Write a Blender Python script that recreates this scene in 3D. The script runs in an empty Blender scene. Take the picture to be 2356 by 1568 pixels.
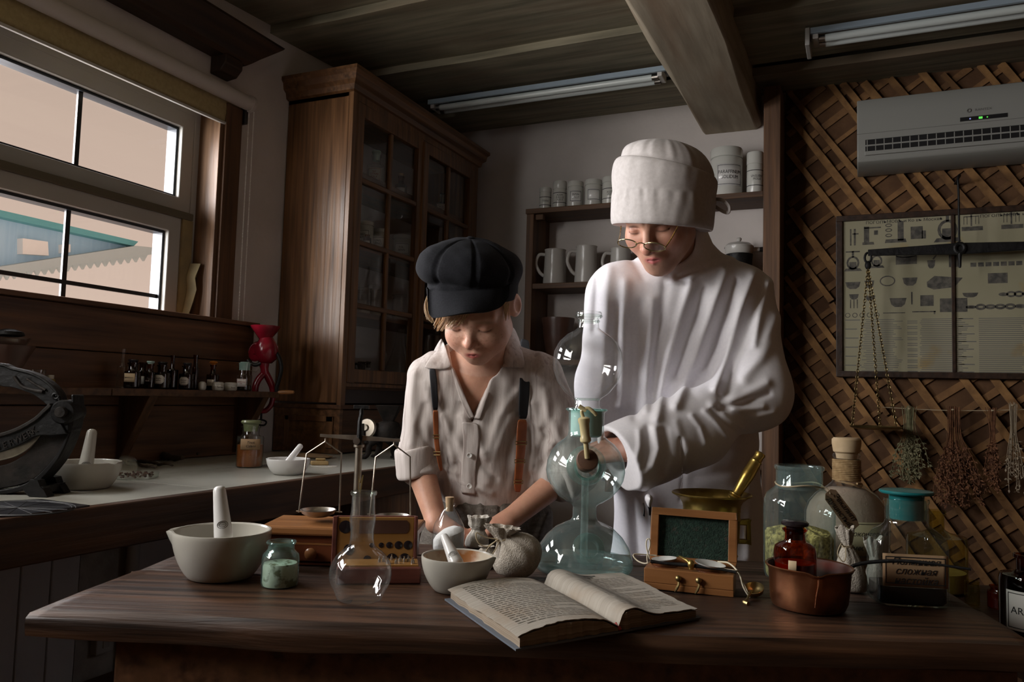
import bpy, bmesh, math, random
import numpy as np
from math import *
from mathutils import Matrix, Vector
scene = bpy.context.scene
COL = scene.collection
# ---------------------------------------------------------------- camera
YAW, PITCH, ROLL = radians(24.136), radians(3.978), radians(1.620)
F = 1808.4                      # focal length in pixels of the 2356 x 1568 frame
CAM_H = 1.06
fw = np.array([-sin(YAW)*cos(PITCH), cos(YAW)*cos(PITCH), sin(PITCH)])
_r = np.array([cos(YAW), sin(YAW), 0.0]); _u = np.cross(_r, fw)
rt = _r*cos(ROLL)+_u*sin(ROLL); up = -_r*sin(ROLL)+_u*cos(ROLL)
EYE = np.array([0.0, 0.0, CAM_H])
cam_data = bpy.data.cameras.new('camera'); cam = bpy.data.objects.new('camera', cam_data)
COL.objects.link(cam); scene.camera = cam
cam_data.sensor_fit = 'HORIZONTAL'; cam_data.sensor_width = 36.0
cam_data.lens = F*36.0/2356.0; cam_data.clip_start = 0.02
cam.matrix_world = Matrix([[rt[i], up[i], -fw[i], EYE[i]] for i in range(3)]+[[0, 0, 0, 1]])
# ---------------------------------------------------------------- world, daylight, exposure
scene.view_settings.view_transform = 'Standard'; scene.view_settings.look = 'None'
scene.view_settings.gamma = 1.0; scene.view_settings.use_curve_mapping = False
scene.view_settings.exposure = 0.13
scene.cycles.use_denoising = True
scene.cycles.max_bounces = 10; scene.cycles.diffuse_bounces = 4; scene.cycles.glossy_bounces = 5
scene.cycles.transparent_max_bounces = 32; scene.cycles.transmission_bounces = 8
scene.cycles.sample_clamp_indirect = 4.0
scene.cycles.caustics_reflective = False; scene.cycles.caustics_refractive = False
world = bpy.data.worlds.new('overcast_sky'); scene.world = world; world.use_nodes = True
wn = world.node_tree.nodes; wl = world.node_tree.links
bg = wn['Background']; tc = wn.new('ShaderNodeTexCoord'); sp = wn.new('ShaderNodeSeparateXYZ')
wl.new(tc.outputs['Generated'], sp.inputs[0])
rmp = wn.new('ShaderNodeValToRGB'); wl.new(sp.outputs['Z'], rmp.inputs[0])
rmp.color_ramp.elements[0].position = 0.0; rmp.color_ramp.elements[0].color = (.73, .55, .455, 1)
rmp.color_ramp.elements[1].position = 0.7; rmp.color_ramp.elements[1].color = (.37, .285, .23, 1)
wl.new(rmp.outputs[0], bg.inputs[0]); bg.inputs[1].default_value = 1.0

def area_light(name, loc, target, sx, sy, watts, color):
    d = bpy.data.lights.new(name, 'AREA'); d.shape = 'RECTANGLE'; d.size = sx; d.size_y = sy
    d.energy = watts; d.color = color
    o = bpy.data.objects.new(name, d); COL.objects.link(o); o.location = loc
    o.rotation_euler = (Vector(target)-Vector(loc)).to_track_quat('-Z', 'Y').to_euler()
    return o
# daylight outside the visible window, and a fill lamp behind an added unseen one
area_light('daylight_window', (-3.20, 1.22, 1.95), (-.25, 1.72, 1.15), 1.45, 1.5, 290, (.97, .96, 1.0))
area_light('fill_lamp', (-2.50, .02, 1.62), (-.35, 1.5, 1.15), 1.55, 1.65, 190, (1.0, .97, .95))
# ---------------------------------------------------------------- placing: a pixel of the frame to a point in the room
def ray(px, py): return fw*F+rt*(px-1178)-up*(py-784)
def pt(px, py, w): return EYE+ray(px, py)*(w/F)
def hit(px, py, axis, c):
    d = ray(px, py); return EYE+d*((c-EYE[axis])/d[axis])
def depth(p): return float((np.asarray(p)-EYE)@fw)
def pix(P):
    d = np.asarray(P, float)-EYE; w = d@fw
    return 1178+F*(d@rt)/w, 784-F*(d@up)/w, w
TT = 0.75        # table top
# ---------------------------------------------------------------- materials
MATS = {}
def base_mat(name):
    m = bpy.data.materials.new(name); m.use_nodes = True
    n = m.node_tree.nodes; b = n['Principled BSDF']
    return m, n, m.node_tree.links, b
def M(name, c1, c2=None, rough=.5, metal=0.0, scale=(8, 8, 8), detail=5.0, bump=0.0, bscale=None, spec=.5, c3=None, s3=(2, 2, 2), t3=(.52, .62), ramp=(.35, .65), attr=None, sheen=0.0, rvar=0.0, dist=0.0, sss=0.0, trans=0.0):
    m, n, l, b = base_mat(name); MATS[name] = m
    b.inputs['Roughness'].default_value = rough; b.inputs['Metallic'].default_value = metal
    b.inputs['Specular IOR Level'].default_value = spec
    if sheen: b.inputs['Sheen Weight'].default_value = sheen
    if sss:
        b.inputs['Subsurface Weight'].default_value = sss; b.inputs['Subsurface Radius'].default_value = (.012, .004, .002); b.inputs['Subsurface Scale'].default_value = .5
    if trans: b.inputs['Transmission Weight'].default_value = trans
    tc = n.new('ShaderNodeTexCoord')
    def noise(sc, det, di=0.0):
        mp = n.new('ShaderNodeMapping'); mp.inputs['Scale'].default_value = sc
        l.new(tc.outputs['Object'], mp.inputs['Vector'])
        t = n.new('ShaderNodeTexNoise'); t.inputs['Scale'].default_value = 1.0; t.inputs['Detail'].default_value = det
        t.inputs['Distortion'].default_value = di
        l.new(mp.outputs[0], t.inputs['Vector']); return t
    out = None
    if attr:
        a = n.new('ShaderNodeAttribute'); a.attribute_name = attr; out = a.outputs['Color']
    if c2 is not None:
        t = noise(scale, detail, dist); r = n.new('ShaderNodeValToRGB')
        r.color_ramp.elements[0].position, r.color_ramp.elements[1].position = ramp
        r.color_ramp.elements[0].color = (*c1, 1); r.color_ramp.elements[1].color = (*c2, 1)
        l.new(t.outputs['Fac'], r.inputs[0])
        if out is not None:
            x = n.new('ShaderNodeMix'); x.data_type = 'RGBA'; x.blend_type = 'MULTIPLY'; x.inputs[0].default_value = 1
            l.new(out, x.inputs[6]); l.new(r.outputs[0], x.inputs[7]); out = x.outputs[2]
        else: out = r.outputs[0]
        if rvar:
            mr = n.new('ShaderNodeMapRange'); mr.inputs[3].default_value = rough-rvar; mr.inputs[4].default_value = rough+rvar
            l.new(t.outputs['Fac'], mr.inputs[0]); l.new(mr.outputs[0], b.inputs['Roughness'])
    elif out is None:
        b.inputs['Base Color'].default_value = (*c1, 1)
    if c3 is not None:
        t = noise(s3, 6.0); r = n.new('ShaderNodeMapRange'); r.inputs[1].default_value, r.inputs[2].default_value = t3
        l.new(t.outputs['Fac'], r.inputs[0])
        x = n.new('ShaderNodeMix'); x.data_type = 'RGBA'; l.new(r.outputs[0], x.inputs[0])
        if out is not None: l.new(out, x.inputs[6])
        else: x.inputs[6].default_value = (*c1, 1)
        x.inputs[7].default_value = (*c3, 1); out = x.outputs[2]
    if out is not None: l.new(out, b.inputs['Base Color'])
    if bump:
        t = noise(bscale or scale, 6.0, dist); bp = n.new('ShaderNodeBump'); bp.inputs['Strength'].default_value = min(1, bump)
        bp.inputs['Distance'].default_value = .004*max(1, bump)
        l.new(t.outputs['Fac'], bp.inputs['Height']); l.new(bp.outputs[0], b.inputs['Normal'])
    return m
def wood(name, dark, light, axis=0, rough=.5, bump=.35, fine=70, c3=None, spec=.4, long=2.5):
    sc = [fine]*3; sc[axis] = long
    return M(name, dark, light, rough, 0, tuple(sc), 8, bump, tuple(s*1.4 if i != axis else s for i, s in enumerate(sc)), spec, c3, tuple(9 if i != axis else 1.6 for i in range(3)), (.5, .72), (.3, .72), rvar=.1)
def thin_glass(name, tint, edge, refl=1.0, rough=.015, haze=0.0, hcol=(.8, .85, .85)):
    """blown glass wall: clear face-on, the colour of the glass where the eye looks along the wall"""
    m, n, l, b = base_mat(name); n.remove(b); MATS[name] = m
    out = n['Material Output']; tr = n.new('ShaderNodeBsdfTransparent'); gl = n.new('ShaderNodeBsdfGlossy')
    gl.inputs['Roughness'].default_value = rough; gl.inputs['Color'].default_value = (refl, refl, refl, 1)
    lw = n.new('ShaderNodeLayerWeight'); lw.inputs['Blend'].default_value = .35
    pw = n.new('ShaderNodeMath'); pw.operation = 'POWER'; pw.inputs[1].default_value = 3.2; l.new(lw.outputs['Facing'], pw.inputs[0])
    mx = n.new('ShaderNodeMix'); mx.data_type = 'RGBA'; mx.inputs[6].default_value = (*tint, 1); mx.inputs[7].default_value = (*edge, 1)
    l.new(pw.outputs[0], mx.inputs[0]); l.new(mx.outputs[2], tr.inputs[0])
    lf = n.new('ShaderNodeLayerWeight'); lf.inputs['Blend'].default_value = .5
    p5 = n.new('ShaderNodeMath'); p5.operation = 'POWER'; p5.inputs[1].default_value = 5.0; l.new(lf.outputs['Facing'], p5.inputs[0])
    fr = n.new('ShaderNodeMapRange'); fr.inputs[3].default_value = .06; fr.inputs[4].default_value = .9; l.new(p5.outputs[0], fr.inputs[0])
    ms = n.new('ShaderNodeMixShader'); l.new(fr.outputs[0], ms.inputs[0]); l.new(tr.outputs[0], ms.inputs[1]); l.new(gl.outputs[0], ms.inputs[2])
    last = ms.outputs[0]
    if haze:   # a dry film on the glass
        df = n.new('ShaderNodeBsdfDiffuse'); df.inputs[0].default_value = (*hcol, 1); m2 = n.new('ShaderNodeMixShader'); m2.inputs[0].default_value = haze
        l.new(last, m2.inputs[1]); l.new(df.outputs[0], m2.inputs[2]); last = m2.outputs[0]
    l.new(last, out.inputs['Surface']); return m
def glow(name, col, s):
    m, n, l, b = base_mat(name); MATS[name] = m
    b.inputs['Base Color'].default_value = (*col, 1); b.inputs['Emission Color'].default_value = (*col, 1); b.inputs['Emission Strength'].default_value = s; return m
# ---------------------------------------------------------------- objects
def tag(o, label=None, cat=None, group=None, kind=None):
    if label: o['label'] = label
    if cat: o['category'] = cat
    if group: o['group'] = group
    if kind: o['kind'] = kind
    return o
def thing(name, label, cat, loc, rz=0.0, group=None, rot=None):
    o = bpy.data.objects.new(name, None); COL.objects.link(o); o.empty_display_size = .05
    o.location = tuple(float(a) for a in loc); o.rotation_euler = rot if rot is not None else (0, 0, rz)
    return tag(o, label, cat, group)
def at(name, label, cat, px, py, z=TT, rz=YAW, group=None):
    p = on(px, py, z); return thing(name, label, cat, p, rz, group), depth(p)/F
def on(px, py, z=TT): return hit(px, py, 2, z)
def rotm(rx=0, ry=0, rz=0): return Matrix.Rotation(rz, 4, 'Z') @ Matrix.Rotation(ry, 4, 'Y') @ Matrix.Rotation(rx, 4, 'X')
def dup(root, loc=None, rz=None, label=None, group=None):
    r = root.copy(); COL.objects.link(r)
    if loc is not None: r.location = tuple(float(a) for a in loc)
    if rz is not None: r.rotation_euler = (0, 0, rz)
    if label: r['label'] = label
    if group: r['group'] = group
    for ch in list(root.children):
        c = ch.copy(); COL.objects.link(c); c.parent = r
        for g in list(ch.children):
            d = g.copy(); COL.objects.link(d); d.parent = c
    return r
class MB:
    def __init__(s): s.v = []; s.f = []
    def add(s, vs, fs, T=None):
        k = len(s.v)
        for v in vs:
            s.v.append(tuple(T @ Vector(v)) if T is not None else tuple(float(a) for a in v))
        s.f += [tuple(i+k for i in f) for f in fs]; return s
    def box(s, c, d, T=None, R=None):
        x, y, z = d[0]/2, d[1]/2, d[2]/2
        vs = [Vector((a*x, b*y, e*z)) for a in (-1, 1) for b in (-1, 1) for e in (-1, 1)]
        if R is not None: vs = [R @ v for v in vs]
        vs = [v+Vector(tuple(float(q) for q in c)) for v in vs]
        return s.add(vs, [(0, 1, 3, 2), (4, 6, 7, 5), (0, 4, 5, 1), (2, 3, 7, 6), (0, 2, 6, 4), (1, 5, 7, 3)], T)
    def span(s, a, b, T=None):
        return s.box([(a[i]+b[i])/2 for i in range(3)], [abs(b[i]-a[i]) for i in range(3)], T)
    def lathe(s, prof, seg=48, T=None, fn=None, sx=1.0, sy=1.0, power=None, caps=False):
        vs = []; fs = []; n = len(prof)
        for r, z in prof:
            for k in range(seg):
                a = 2*pi*k/seg; c, d = cos(a), sin(a)
                if power:
                    q = (abs(c)**power+abs(d)**power)**(-1/power); c *= q; d *= q
                p = (r*c*sx, r*d*sy, z); vs.append(fn(p, a, r, z) if fn else p)
        for i in range(n-1):
            for k in range(seg):
                j = (k+1) % seg; fs.append((i*seg+k, i*seg+j, (i+1)*seg+j, (i+1)*seg+k))
        if caps and prof[0][0] > 1e-6: fs.append(tuple(range(seg))[::-1])
        if caps and prof[-1][0] > 1e-6: fs.append(tuple((n-1)*seg+k for k in range(seg)))
        return s.add(vs, fs, T)
    def tube(s, pts, r, seg=8, closed=False, T=None, flat=None):
        P = [Vector(tuple(float(a) for a in p)) for p in pts]; n = len(P); rr = r if hasattr(r, '__len__') else [r]*n
        vs = []; fs = []; prev = None
        for i in range(n):
            a = P[(i-1) % n] if (closed or i > 0) else P[i]; b = P[(i+1) % n] if (closed or i < n-1) else P[i]
            t = (b-a).normalized() if (b-a).length > 1e-9 else Vector((0, 0, 1))
            if prev is None:
                h = Vector((0, 0, 1)) if abs(t.z) < .9 else Vector((1, 0, 0)); nx = t.cross(h).normalized()
            else:
                nx = prev-t*prev.dot(t); nx = nx.normalized() if nx.length > 1e-6 else prev
            prev = nx; ny = t.cross(nx)
            for k in range(seg):
                q = 2*pi*k/seg; vs.append(P[i]+(nx*cos(q)*(flat or 1)+ny*sin(q))*rr[i])
        m = n if closed else n-1
        for i in range(m):
            for k in range(seg):
                j = (k+1) % seg; w = (i+1) % n; fs.append((i*seg+k, i*seg+j, w*seg+j, w*seg+k))
        if not closed: fs += [tuple(range(seg))[::-1], tuple((n-1)*seg+k for k in range(seg))]
        return s.add(vs, fs, T)
    def prism(s, poly, z0, z1, T=None):
        n = len(poly); vs = [(x, y, z0) for x, y in poly]+[(x, y, z1) for x, y in poly]
        return s.add(vs, [tuple(range(n))[::-1], tuple(range(n, 2*n))]+[(i, (i+1) % n, (i+1) % n+n, i+n) for i in range(n)], T)
    def ball(s, c, r, T=None, nu=20, nv=12):
        r = r if hasattr(r, '__len__') else (r, r, r)
        prof = [(sin(pi*i/nv), -cos(pi*i/nv)) for i in range(nv+1)]
        prof[0] = (0, -1); prof[-1] = (0, 1)
        m = MB(); m.lathe(prof, nu); return s.add([(c[0]+x*r[0], c[1]+y*r[1], c[2]+z*r[2]) for x, y, z in m.v], m.f, T)
    def grid(s, fn, nu, nv, T=None):
        vs = [fn(i/nu, j/nv) for j in range(nv+1) for i in range(nu+1)]
        return s.add(vs, [(j*(nu+1)+i, j*(nu+1)+i+1, (j+1)*(nu+1)+i+1, (j+1)*(nu+1)+i) for j in range(nv) for i in range(nu)], T)
    def loft(s, rings, T=None, cap=True, closed=True):
        n = len(rings[0]); vs = [p for r in rings for p in r]; fs = []
        for i in range(len(rings)-1):
            for k in range(n if closed else n-1):
                j = (k+1) % n; fs.append((i*n+k, i*n+j, (i+1)*n+j, (i+1)*n+k))
        if cap: fs += [tuple(range(n))[::-1], tuple((len(rings)-1)*n+k for k in range(n))]
        return s.add(vs, fs, T)
    def build(s, name, mat, parent=None, smooth=40, bevel=0, sub=0, solid=0, label=None, loc=None):
        me = bpy.data.meshes.new(name); me.from_pydata(s.v, [], s.f); me.update()
        bm = bmesh.new(); bm.from_mesh(me); bmesh.ops.remove_doubles(bm, verts=bm.verts, dist=1e-6)
        bmesh.ops.recalc_face_normals(bm, faces=bm.faces); bm.to_mesh(me); bm.free()
        if smooth:
            me.shade_smooth(); me.set_sharp_from_angle(angle=radians(smooth))
        o = bpy.data.objects.new(name, me); COL.objects.link(o)
        me.materials.append(MATS[mat] if isinstance(mat, str) else mat)
        if parent is not None: o.parent = parent
        if loc is not None: o.location = tuple(float(a) for a in loc)
        if solid: q = o.modifiers.new('solid', 'SOLIDIFY'); q.thickness = solid; q.offset = 0
        if bevel: q = o.modifiers.new('bevel', 'BEVEL'); q.width = bevel; q.segments = 2; q.limit_method = 'ANGLE'
        if sub: q = o.modifiers.new('sub', 'SUBSURF'); q.levels = sub; q.render_levels = sub
        if label: o['label'] = label
        return o
def structure(o): o['kind'] = 'structure'; return o
def text_mesh(body, size, name='lettering', mat='ink', parent=None, T=None, wrap=None, shear=0.0, ext=.0002, align='CENTER', space=1.0, line=1.0, sx=1.0):
    """letters stand in the local x-z plane, facing -y; wrap = radius of the round body they lie on"""
    c = bpy.data.curves.new('t', 'FONT'); c.body = body; c.size = size; c.shear = shear; c.extrude = ext; c.align_x = align; c.align_y = 'CENTER'
    c.space_character = space; c.space_line = line; c.resolution_u = 2
    o = bpy.data.objects.new('t', c); COL.objects.link(o); bpy.context.view_layer.update()
    me = bpy.data.meshes.new_from_object(o.evaluated_get(bpy.context.evaluated_depsgraph_get()))
    bpy.data.objects.remove(o); bpy.data.curves.remove(c); me.name = name
    for v in me.vertices:
        x, y, z = v.co; x *= sx
        p = Vector((x, -z, y))
        if wrap: a = x/wrap; q = wrap+z; p = Vector((q*sin(a), -q*cos(a), y))
        v.co = T @ p if T is not None else p
    b = bpy.data.objects.new(name, me); COL.objects.link(b); me.materials.clear(); me.materials.append(MATS[mat])
    if parent is not None: b.parent = parent
    return b
def smoothpath(pts, n=8, closed=False):
    P = [np.array(p, float) for p in pts]; out = []; k = len(P)
    for i in range(k if closed else k-1):
        if closed: a, b, c, d = P[(i-1) % k], P[i], P[(i+1) % k], P[(i+2) % k]
        else: a, b, c, d = P[max(i-1, 0)], P[i], P[i+1], P[min(i+2, k-1)]
        for j in range(n):
            t = j/n; out.append(.5*((2*b)+(c-a)*t+(2*a-5*b+4*c-d)*t*t+(3*b-a-3*c+d)*t**3))
    if not closed: out.append(P[-1])
    return out
def spline(xs, ys, x): return float(np.interp(x, xs, ys))
# ---------------------------------------------------------------- the surfaces
M('plaster', (.50, .46, .43), (.60, .55, .52), .9, scale=(3, 3, 3), bump=.25, bscale=(60, 60, 60))
M('clay', (.055, .024, .009), (.115, .056, .023), .95, scale=(7, 7, 7), bump=1.0, bscale=(26, 26, 26))
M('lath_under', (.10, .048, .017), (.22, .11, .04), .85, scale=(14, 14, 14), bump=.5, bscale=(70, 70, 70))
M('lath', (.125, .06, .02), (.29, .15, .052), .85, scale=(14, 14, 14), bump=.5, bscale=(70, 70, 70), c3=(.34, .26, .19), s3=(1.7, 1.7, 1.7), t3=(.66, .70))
wood('ceiling_wood', (.12, .105, .068), (.29, .255, .175), 0, .75, .4, 26, c3=(.17, .125, .08))
wood('beam_wood', (.25, .205, .145), (.42, .355, .26), 1, .8, .5, 22, c3=(.24, .17, .11))
wood('cabinet_wood', (.055, .024, .009), (.25, .12, .048), 2, .36, .25, 55, c3=(.10, .042, .016), spec=.5)
wood('cabinet_wood_across', (.055, .024, .009), (.22, .105, .042), 1, .38, .25, 55, c3=(.10, .042, .016), spec=.5)
wood('dark_wood', (.045, .019, .009), (.17, .078, .035), 1, .45, .35, 45, c3=(.12, .055, .022))
wood('dark_wood_up', (.04, .018, .009), (.14, .066, .03), 2, .5, .35, 45)
wood('black_wood', (.012, .006, .003), (.045, .02, .009), 1, .5, .3, 45)
wood('fascia_wood', (.022, .0095, .0045), (.085, .038, .016), 1, .5, .35, 45)
M('jar_white', (.50, .50, .46), (.56, .55, .51), .22, scale=(6, 6, 6))
M('stopper_olive', (.16, .18, .09), rough=.25)
M('faint_ink', (.20, .18, .15), rough=.9)
M('tag_kraft', (.40, .27, .16), (.46, .32, .2), .85, scale=(40, 40, 40))
thin_glass('glass_teal_bright', (.95, .99, .985), (.15, .45, .44), haze=.006, hcol=(.6, .8, .78))
wood('shelf_wood', (.045, .02, .009), (.13, .065, .03), 0, .6, .3, 50)
wood('shelf_wood_up', (.06, .027, .012), (.17, .085, .04), 2, .6, .3, 50)
wood('table_wood', (.010, .0045, .0025), (.10, .044, .019), 0, .46, .55, 60, c3=(.022, .010, .006), spec=.5, long=3.0)
wood('table_wood_old', (.012, .0065, .0045), (.115, .066, .045), 0, .48, 1.0, 60, c3=(.03, .016, .010), spec=.5, long=3.0)
wood('jamb_wood', (.07, .035, .018), (.22, .125, .07), 2, .42, .3, 40)
wood('box_wood', (.20, .08, .027), (.33, .145, .05), 0, .35, .1, 40)
wood('mahogany', (.10, .028, .012), (.20, .062, .024), 0, .32, .1, 40)
wood('yellow_wood', (.24, .115, .028), (.34, .175, .05), 0, .4, .1, 40)
M('red_wood', (.085, .024, .017), (.16, .05, .034), .4, scale=(4, 60, 60))
M('white_plastic', (.36, .35, .325), rough=.35)
M('ac_plastic', (.24, .24, .22), rough=.4)
M('tape', (.27, .21, .10), (.21, .165, .085), .6, scale=(20, 20, 20))
M('blind_fabric', (.32, .25, .12), (.38, .30, .15), .8, scale=(90, 90, 90))
M('blind_tube', (.50, .46, .43), rough=.7)
M('cord', (.95, .95, .92), rough=.6)
M('black_plastic', (.012, .012, .013), rough=.35)
M('black_felt', (.006, .0065, .0085), (.011, .0115, .0145), .95, scale=(300, 300, 300), bump=.22, bscale=(600, 600, 600), spec=.2)
M('tile', (.36, .355, .31), (.47, .46, .405), .3, scale=(5, 5, 5), c3=(.31, .29, .245), s3=(14, 14, 14), t3=(.6, .75))
M('grout', (.28, .24, .2), rough=.9)
M('white_paint', (.62, .61, .61), (.70, .69, .69), .6, scale=(10, 10, 2))
M('rough_plaster', (.30, .27, .24), (.46, .43, .38), .95, scale=(14, 14, 14), bump=1.0, bscale=(30, 30, 30))
M('floor_wood', (.12, .075, .045), (.26, .17, .11), .6, scale=(3, 40, 40))
M('tube_white', (.50, .54, .52), rough=.25)
M('gasket', (.10, .085, .055), rough=.8)
M('bead_blue', (.014, .019, .025), rough=.4)
M('fixture_blue', (.26, .32, .37), rough=.4)
M('steel', (.42, .39, .35), rough=.32, metal=1.0)
M('old_steel', (.30, .26, .21), (.45, .40, .33), .38, metal=1.0, scale=(40, 40, 40))
M('iron', (.005, .0048, .005), (.012, .0115, .011), .5, metal=0, spec=.2, scale=(25, 25, 25), bump=.4, bscale=(90, 90, 90))
M('iron_worn', (.010, .0085, .0075), (.03, .024, .020), .65, metal=0, spec=.2, scale=(28, 28, 28), bump=.5, bscale=(90, 90, 90))
M('brass', (.36, .245, .06), (.52, .37, .115), .32, metal=.93, scale=(18, 18, 18), bump=.1, bscale=(120, 120, 120))
M('old_brass', (.22, .16, .07), (.38, .29, .13), .4, metal=1.0, scale=(25, 25, 25))
M('copper', (.30, .115, .055), (.52, .235, .12), .34, metal=1.0, scale=(16, 16, 16), bump=.35, bscale=(26, 26, 26), c3=(.09, .05, .04), s3=(8, 8, 8), t3=(.56, .7))
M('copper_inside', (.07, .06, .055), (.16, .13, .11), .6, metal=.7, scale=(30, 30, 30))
M('red_enamel', (.17, .005, .014), (.22, .007, .018), .22, scale=(30, 30, 30))
M('porcelain', (.42, .40, .35), (.47, .45, .395), .22, scale=(6, 6, 6))
M('porcelain_white', (.68, .67, .65), rough=.18)
M('stained_porcelain', (.56, .50, .40), (.30, .12, .035), .4, scale=(22, 22, 22), ramp=(.42, .58))
M('enamel', (.46, .44, .41), rough=.25)
M('crock', (.065, .03, .02), (.10, .05, .035), .35, scale=(10, 10, 10))
M('engraving', (.045, .042, .036), (.11, .10, .08), .8, scale=(60, 60, 60))
M('ink', (.012, .012, .012), rough=.7)
M('grey_ink', (.13, .125, .115), rough=.8)
M('red_ink', (.34, .03, .025), rough=.7)
M('paper_label', (.70, .68, .64), rough=.8)
M('cream_label', (.58, .44, .27), rough=.8)
M('orange_label', (.50, .11, .02), rough=.8)
M('kraft', (.30, .19, .10), (.36, .235, .13), .85, scale=(40, 40, 40))
M('olive_label', (.46, .41, .25), (.54, .48, .30), .85, scale=(20, 20, 20))
M('poster_paper', (.26, .24, .15), (.305, .28, .185), .75, scale=(4, 4, 4), c3=(.30, .20, .055), s3=(5, 5, 5), t3=(.64, .75))
M('book_paper', (.26, .23, .19), (.34, .305, .255), .85, scale=(3, 220, 3), c3=(.28, .22, .16), s3=(12, 12, 12), t3=(.5, .7), bump=.2, bscale=(40, 40, 40))
M('page_edge', (.17, .12, .075), (.34, .28, .215), .9, scale=(3, 3, 900))
M('book_cover', (.10, .115, .14), rough=.6)
M('cork', (.40, .26, .14), (.52, .36, .21), .85, scale=(60, 60, 60), bump=.3)
M('cork_light', (.50, .36, .21), (.60, .45, .28), .8, scale=(30, 30, 30))
M('rope', (.30, .19, .085), (.44, .30, .15), .9, scale=(120, 120, 120), bump=.5)
M('string', (.42, .34, .22), rough=.9)
M('cream_string', (.62, .56, .42), rough=.8)
M('linen', (.40, .35, .29), (.52, .47, .40), .95, scale=(260, 260, 260), bump=.7, bscale=(420, 420, 420))
M('linen_light', (.52, .48, .42), (.62, .58, .52), .95, scale=(200, 200, 200), bump=.5, bscale=(420, 420, 420))
M('powder_white', (.70, .70, .69), (.78, .78, .77), .95, scale=(60, 60, 60), bump=.8, bscale=(70, 70, 70))
M('powder_grey', (.40, .31, .24), (.50, .40, .31), .95, scale=(20, 20, 20), bump=.3, bscale=(200, 200, 200))
M('powder_green', (.52, .50, .38), (.64, .63, .54), .95, scale=(60, 60, 60), c3=(.13, .12, .05), s3=(60, 60, 60), t3=(.52, .62))
M('dry_herb', (.16, .13, .03), (.62, .52, .17), .95, scale=(150, 150, 150), bump=1.0, bscale=(150, 150, 150))
M('dark_liquid', (.006, .006, .007), rough=.15)
M('amber_liquid', (.16, .045, .010), (.25, .08, .018), .3, scale=(40, 40, 8))
M('teal_liquid', (.32, .44, .42), rough=.08)
M('green_felt', (.005, .017, .011), (.015, .04, .026), .95, scale=(170, 170, 170), bump=.8, bscale=(400, 400, 400), c3=(.04, .035, .026), s3=(110, 110, 110), t3=(.58, .74))
M('rubber', (.085, .04, .022), (.13, .065, .035), .6, scale=(50, 50, 50))
M('yellow_glass', (.52, .44, .24), rough=.2)
M('white_pan', (.60, .59, .56), rough=.25)
M('seed', (.045, .025, .018), (.11, .065, .045), .8, scale=(60, 60, 60))
M('root', (.018, .012, .008), (.06, .04, .026), .9, scale=(30, 30, 30), bump=.5)
M('wax_block', (.33, .22, .09), (.42, .29, .13), .7, scale=(30, 30, 30))
M('herb_green', (.13, .12, .06), (.22, .20, .11), .95, scale=(60, 60, 60))
M('herb_red', (.10, .04, .018), (.21, .09, .04), .95, scale=(60, 60, 60))
M('herb_pale', (.28, .22, .15), (.36, .29, .2), .95, scale=(60, 60, 60))
M('house_blue', (.42, .62, .80), (.48, .68, .84), .8, scale=(30, 30, 1))
M('house_teal', (.14, .42, .45), rough=.7)
M('house_grey', (.52, .58, .58), rough=.7)
M('house_white', (.97, .92, .88), rough=.8)
M('print_grey', (.035, .035, .037), rough=.6)
M('dial_black', (.012, .012, .016), rough=.3)
glow('led_green', (.15, .9, .12), .5); glow('led_blue', (.4, .45, 1), .35)
thin_glass('glass_clear', (.99, .995, .992), (.26, .32, .31), haze=.02)
thin_glass('glass_teal_jar', (.82, .96, .94), (.03, .30, .28), haze=.05, hcol=(.6, .85, .8))
thin_glass('glass_window', (.985, .985, .98), (.9, .92, .9), refl=.6)
thin_glass('glass_pane', (.93, .95, .94), (.6, .62, .6))
thin_glass('glass_teal', (.94, .99, .985), (.02, .26, .26), haze=.055, hcol=(.62, .82, .80))
thin_glass('glass_teal_deep', (.80, .95, .92), (.10, .40, .37), haze=.04, hcol=(.5, .8, .75))
thin_glass('glass_green', (.95, .98, .96), (.22, .42, .36))
thin_glass('glass_amber', (.62, .17, .025), (.14, .015, .003))
thin_glass('glass_brown', (.30, .11, .05), (.03, .008, .004))
thin_glass('glass_yellow', (.80, .78, .40), (.32, .30, .06))
thin_glass('glass_lens', (.88, .88, .88), (.6, .6, .6), refl=.9)
M('stopper_teal', (.008, .115, .125), (.012, .15, .155), .2, scale=(10, 10, 10))
M('ground_glass', (.32, .48, .43), (.38, .54, .49), .45, scale=(60, 60, 60))
M('black_stopper', (.014, .010, .012), rough=.2)
M('orange_stopper', (.42, .14, .015), rough=.3)
M('skin_attr', (1, 1, 1), (.93, .90, .90), .48, scale=(90, 90, 90), attr='Col', spec=.35, sss=.12, bump=.12, bscale=(420, 420, 420))
M('tunic', (.83, .81, .85), (.87, .85, .88), .9, scale=(160, 160, 160), bump=.08, bscale=(600, 600, 600), sheen=.1)
M('cap_white', (.46, .425, .41), (.52, .485, .47), .9, scale=(120, 120, 120), bump=.07, bscale=(700, 700, 700), sheen=.1)
M('shirt', (.46, .405, .375), (.56, .505, .475), .9, scale=(160, 160, 10), bump=.10, bscale=(420, 420, 420), c3=(.38, .32, .295), s3=(90, 90, 3), t3=(.56, .66))
M('trousers', (.075, .062, .05), (.135, .115, .095), .9, scale=(60, 60, 160), bump=.5, bscale=(260, 260, 260))
M('strap_black', (.012, .013, .017), rough=.8)
M('leather', (.26, .07, .02), (.36, .11, .035), .45, scale=(30, 30, 30), bump=.2)
M('hair_blond', (.40, .25, .12), (.62, .43, .24), .5, scale=(400, 400, 20))
M('hair_dark', (.05, .03, .02), rough=.5)
M('button', (.7, .69, .66), rough=.3)
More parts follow.
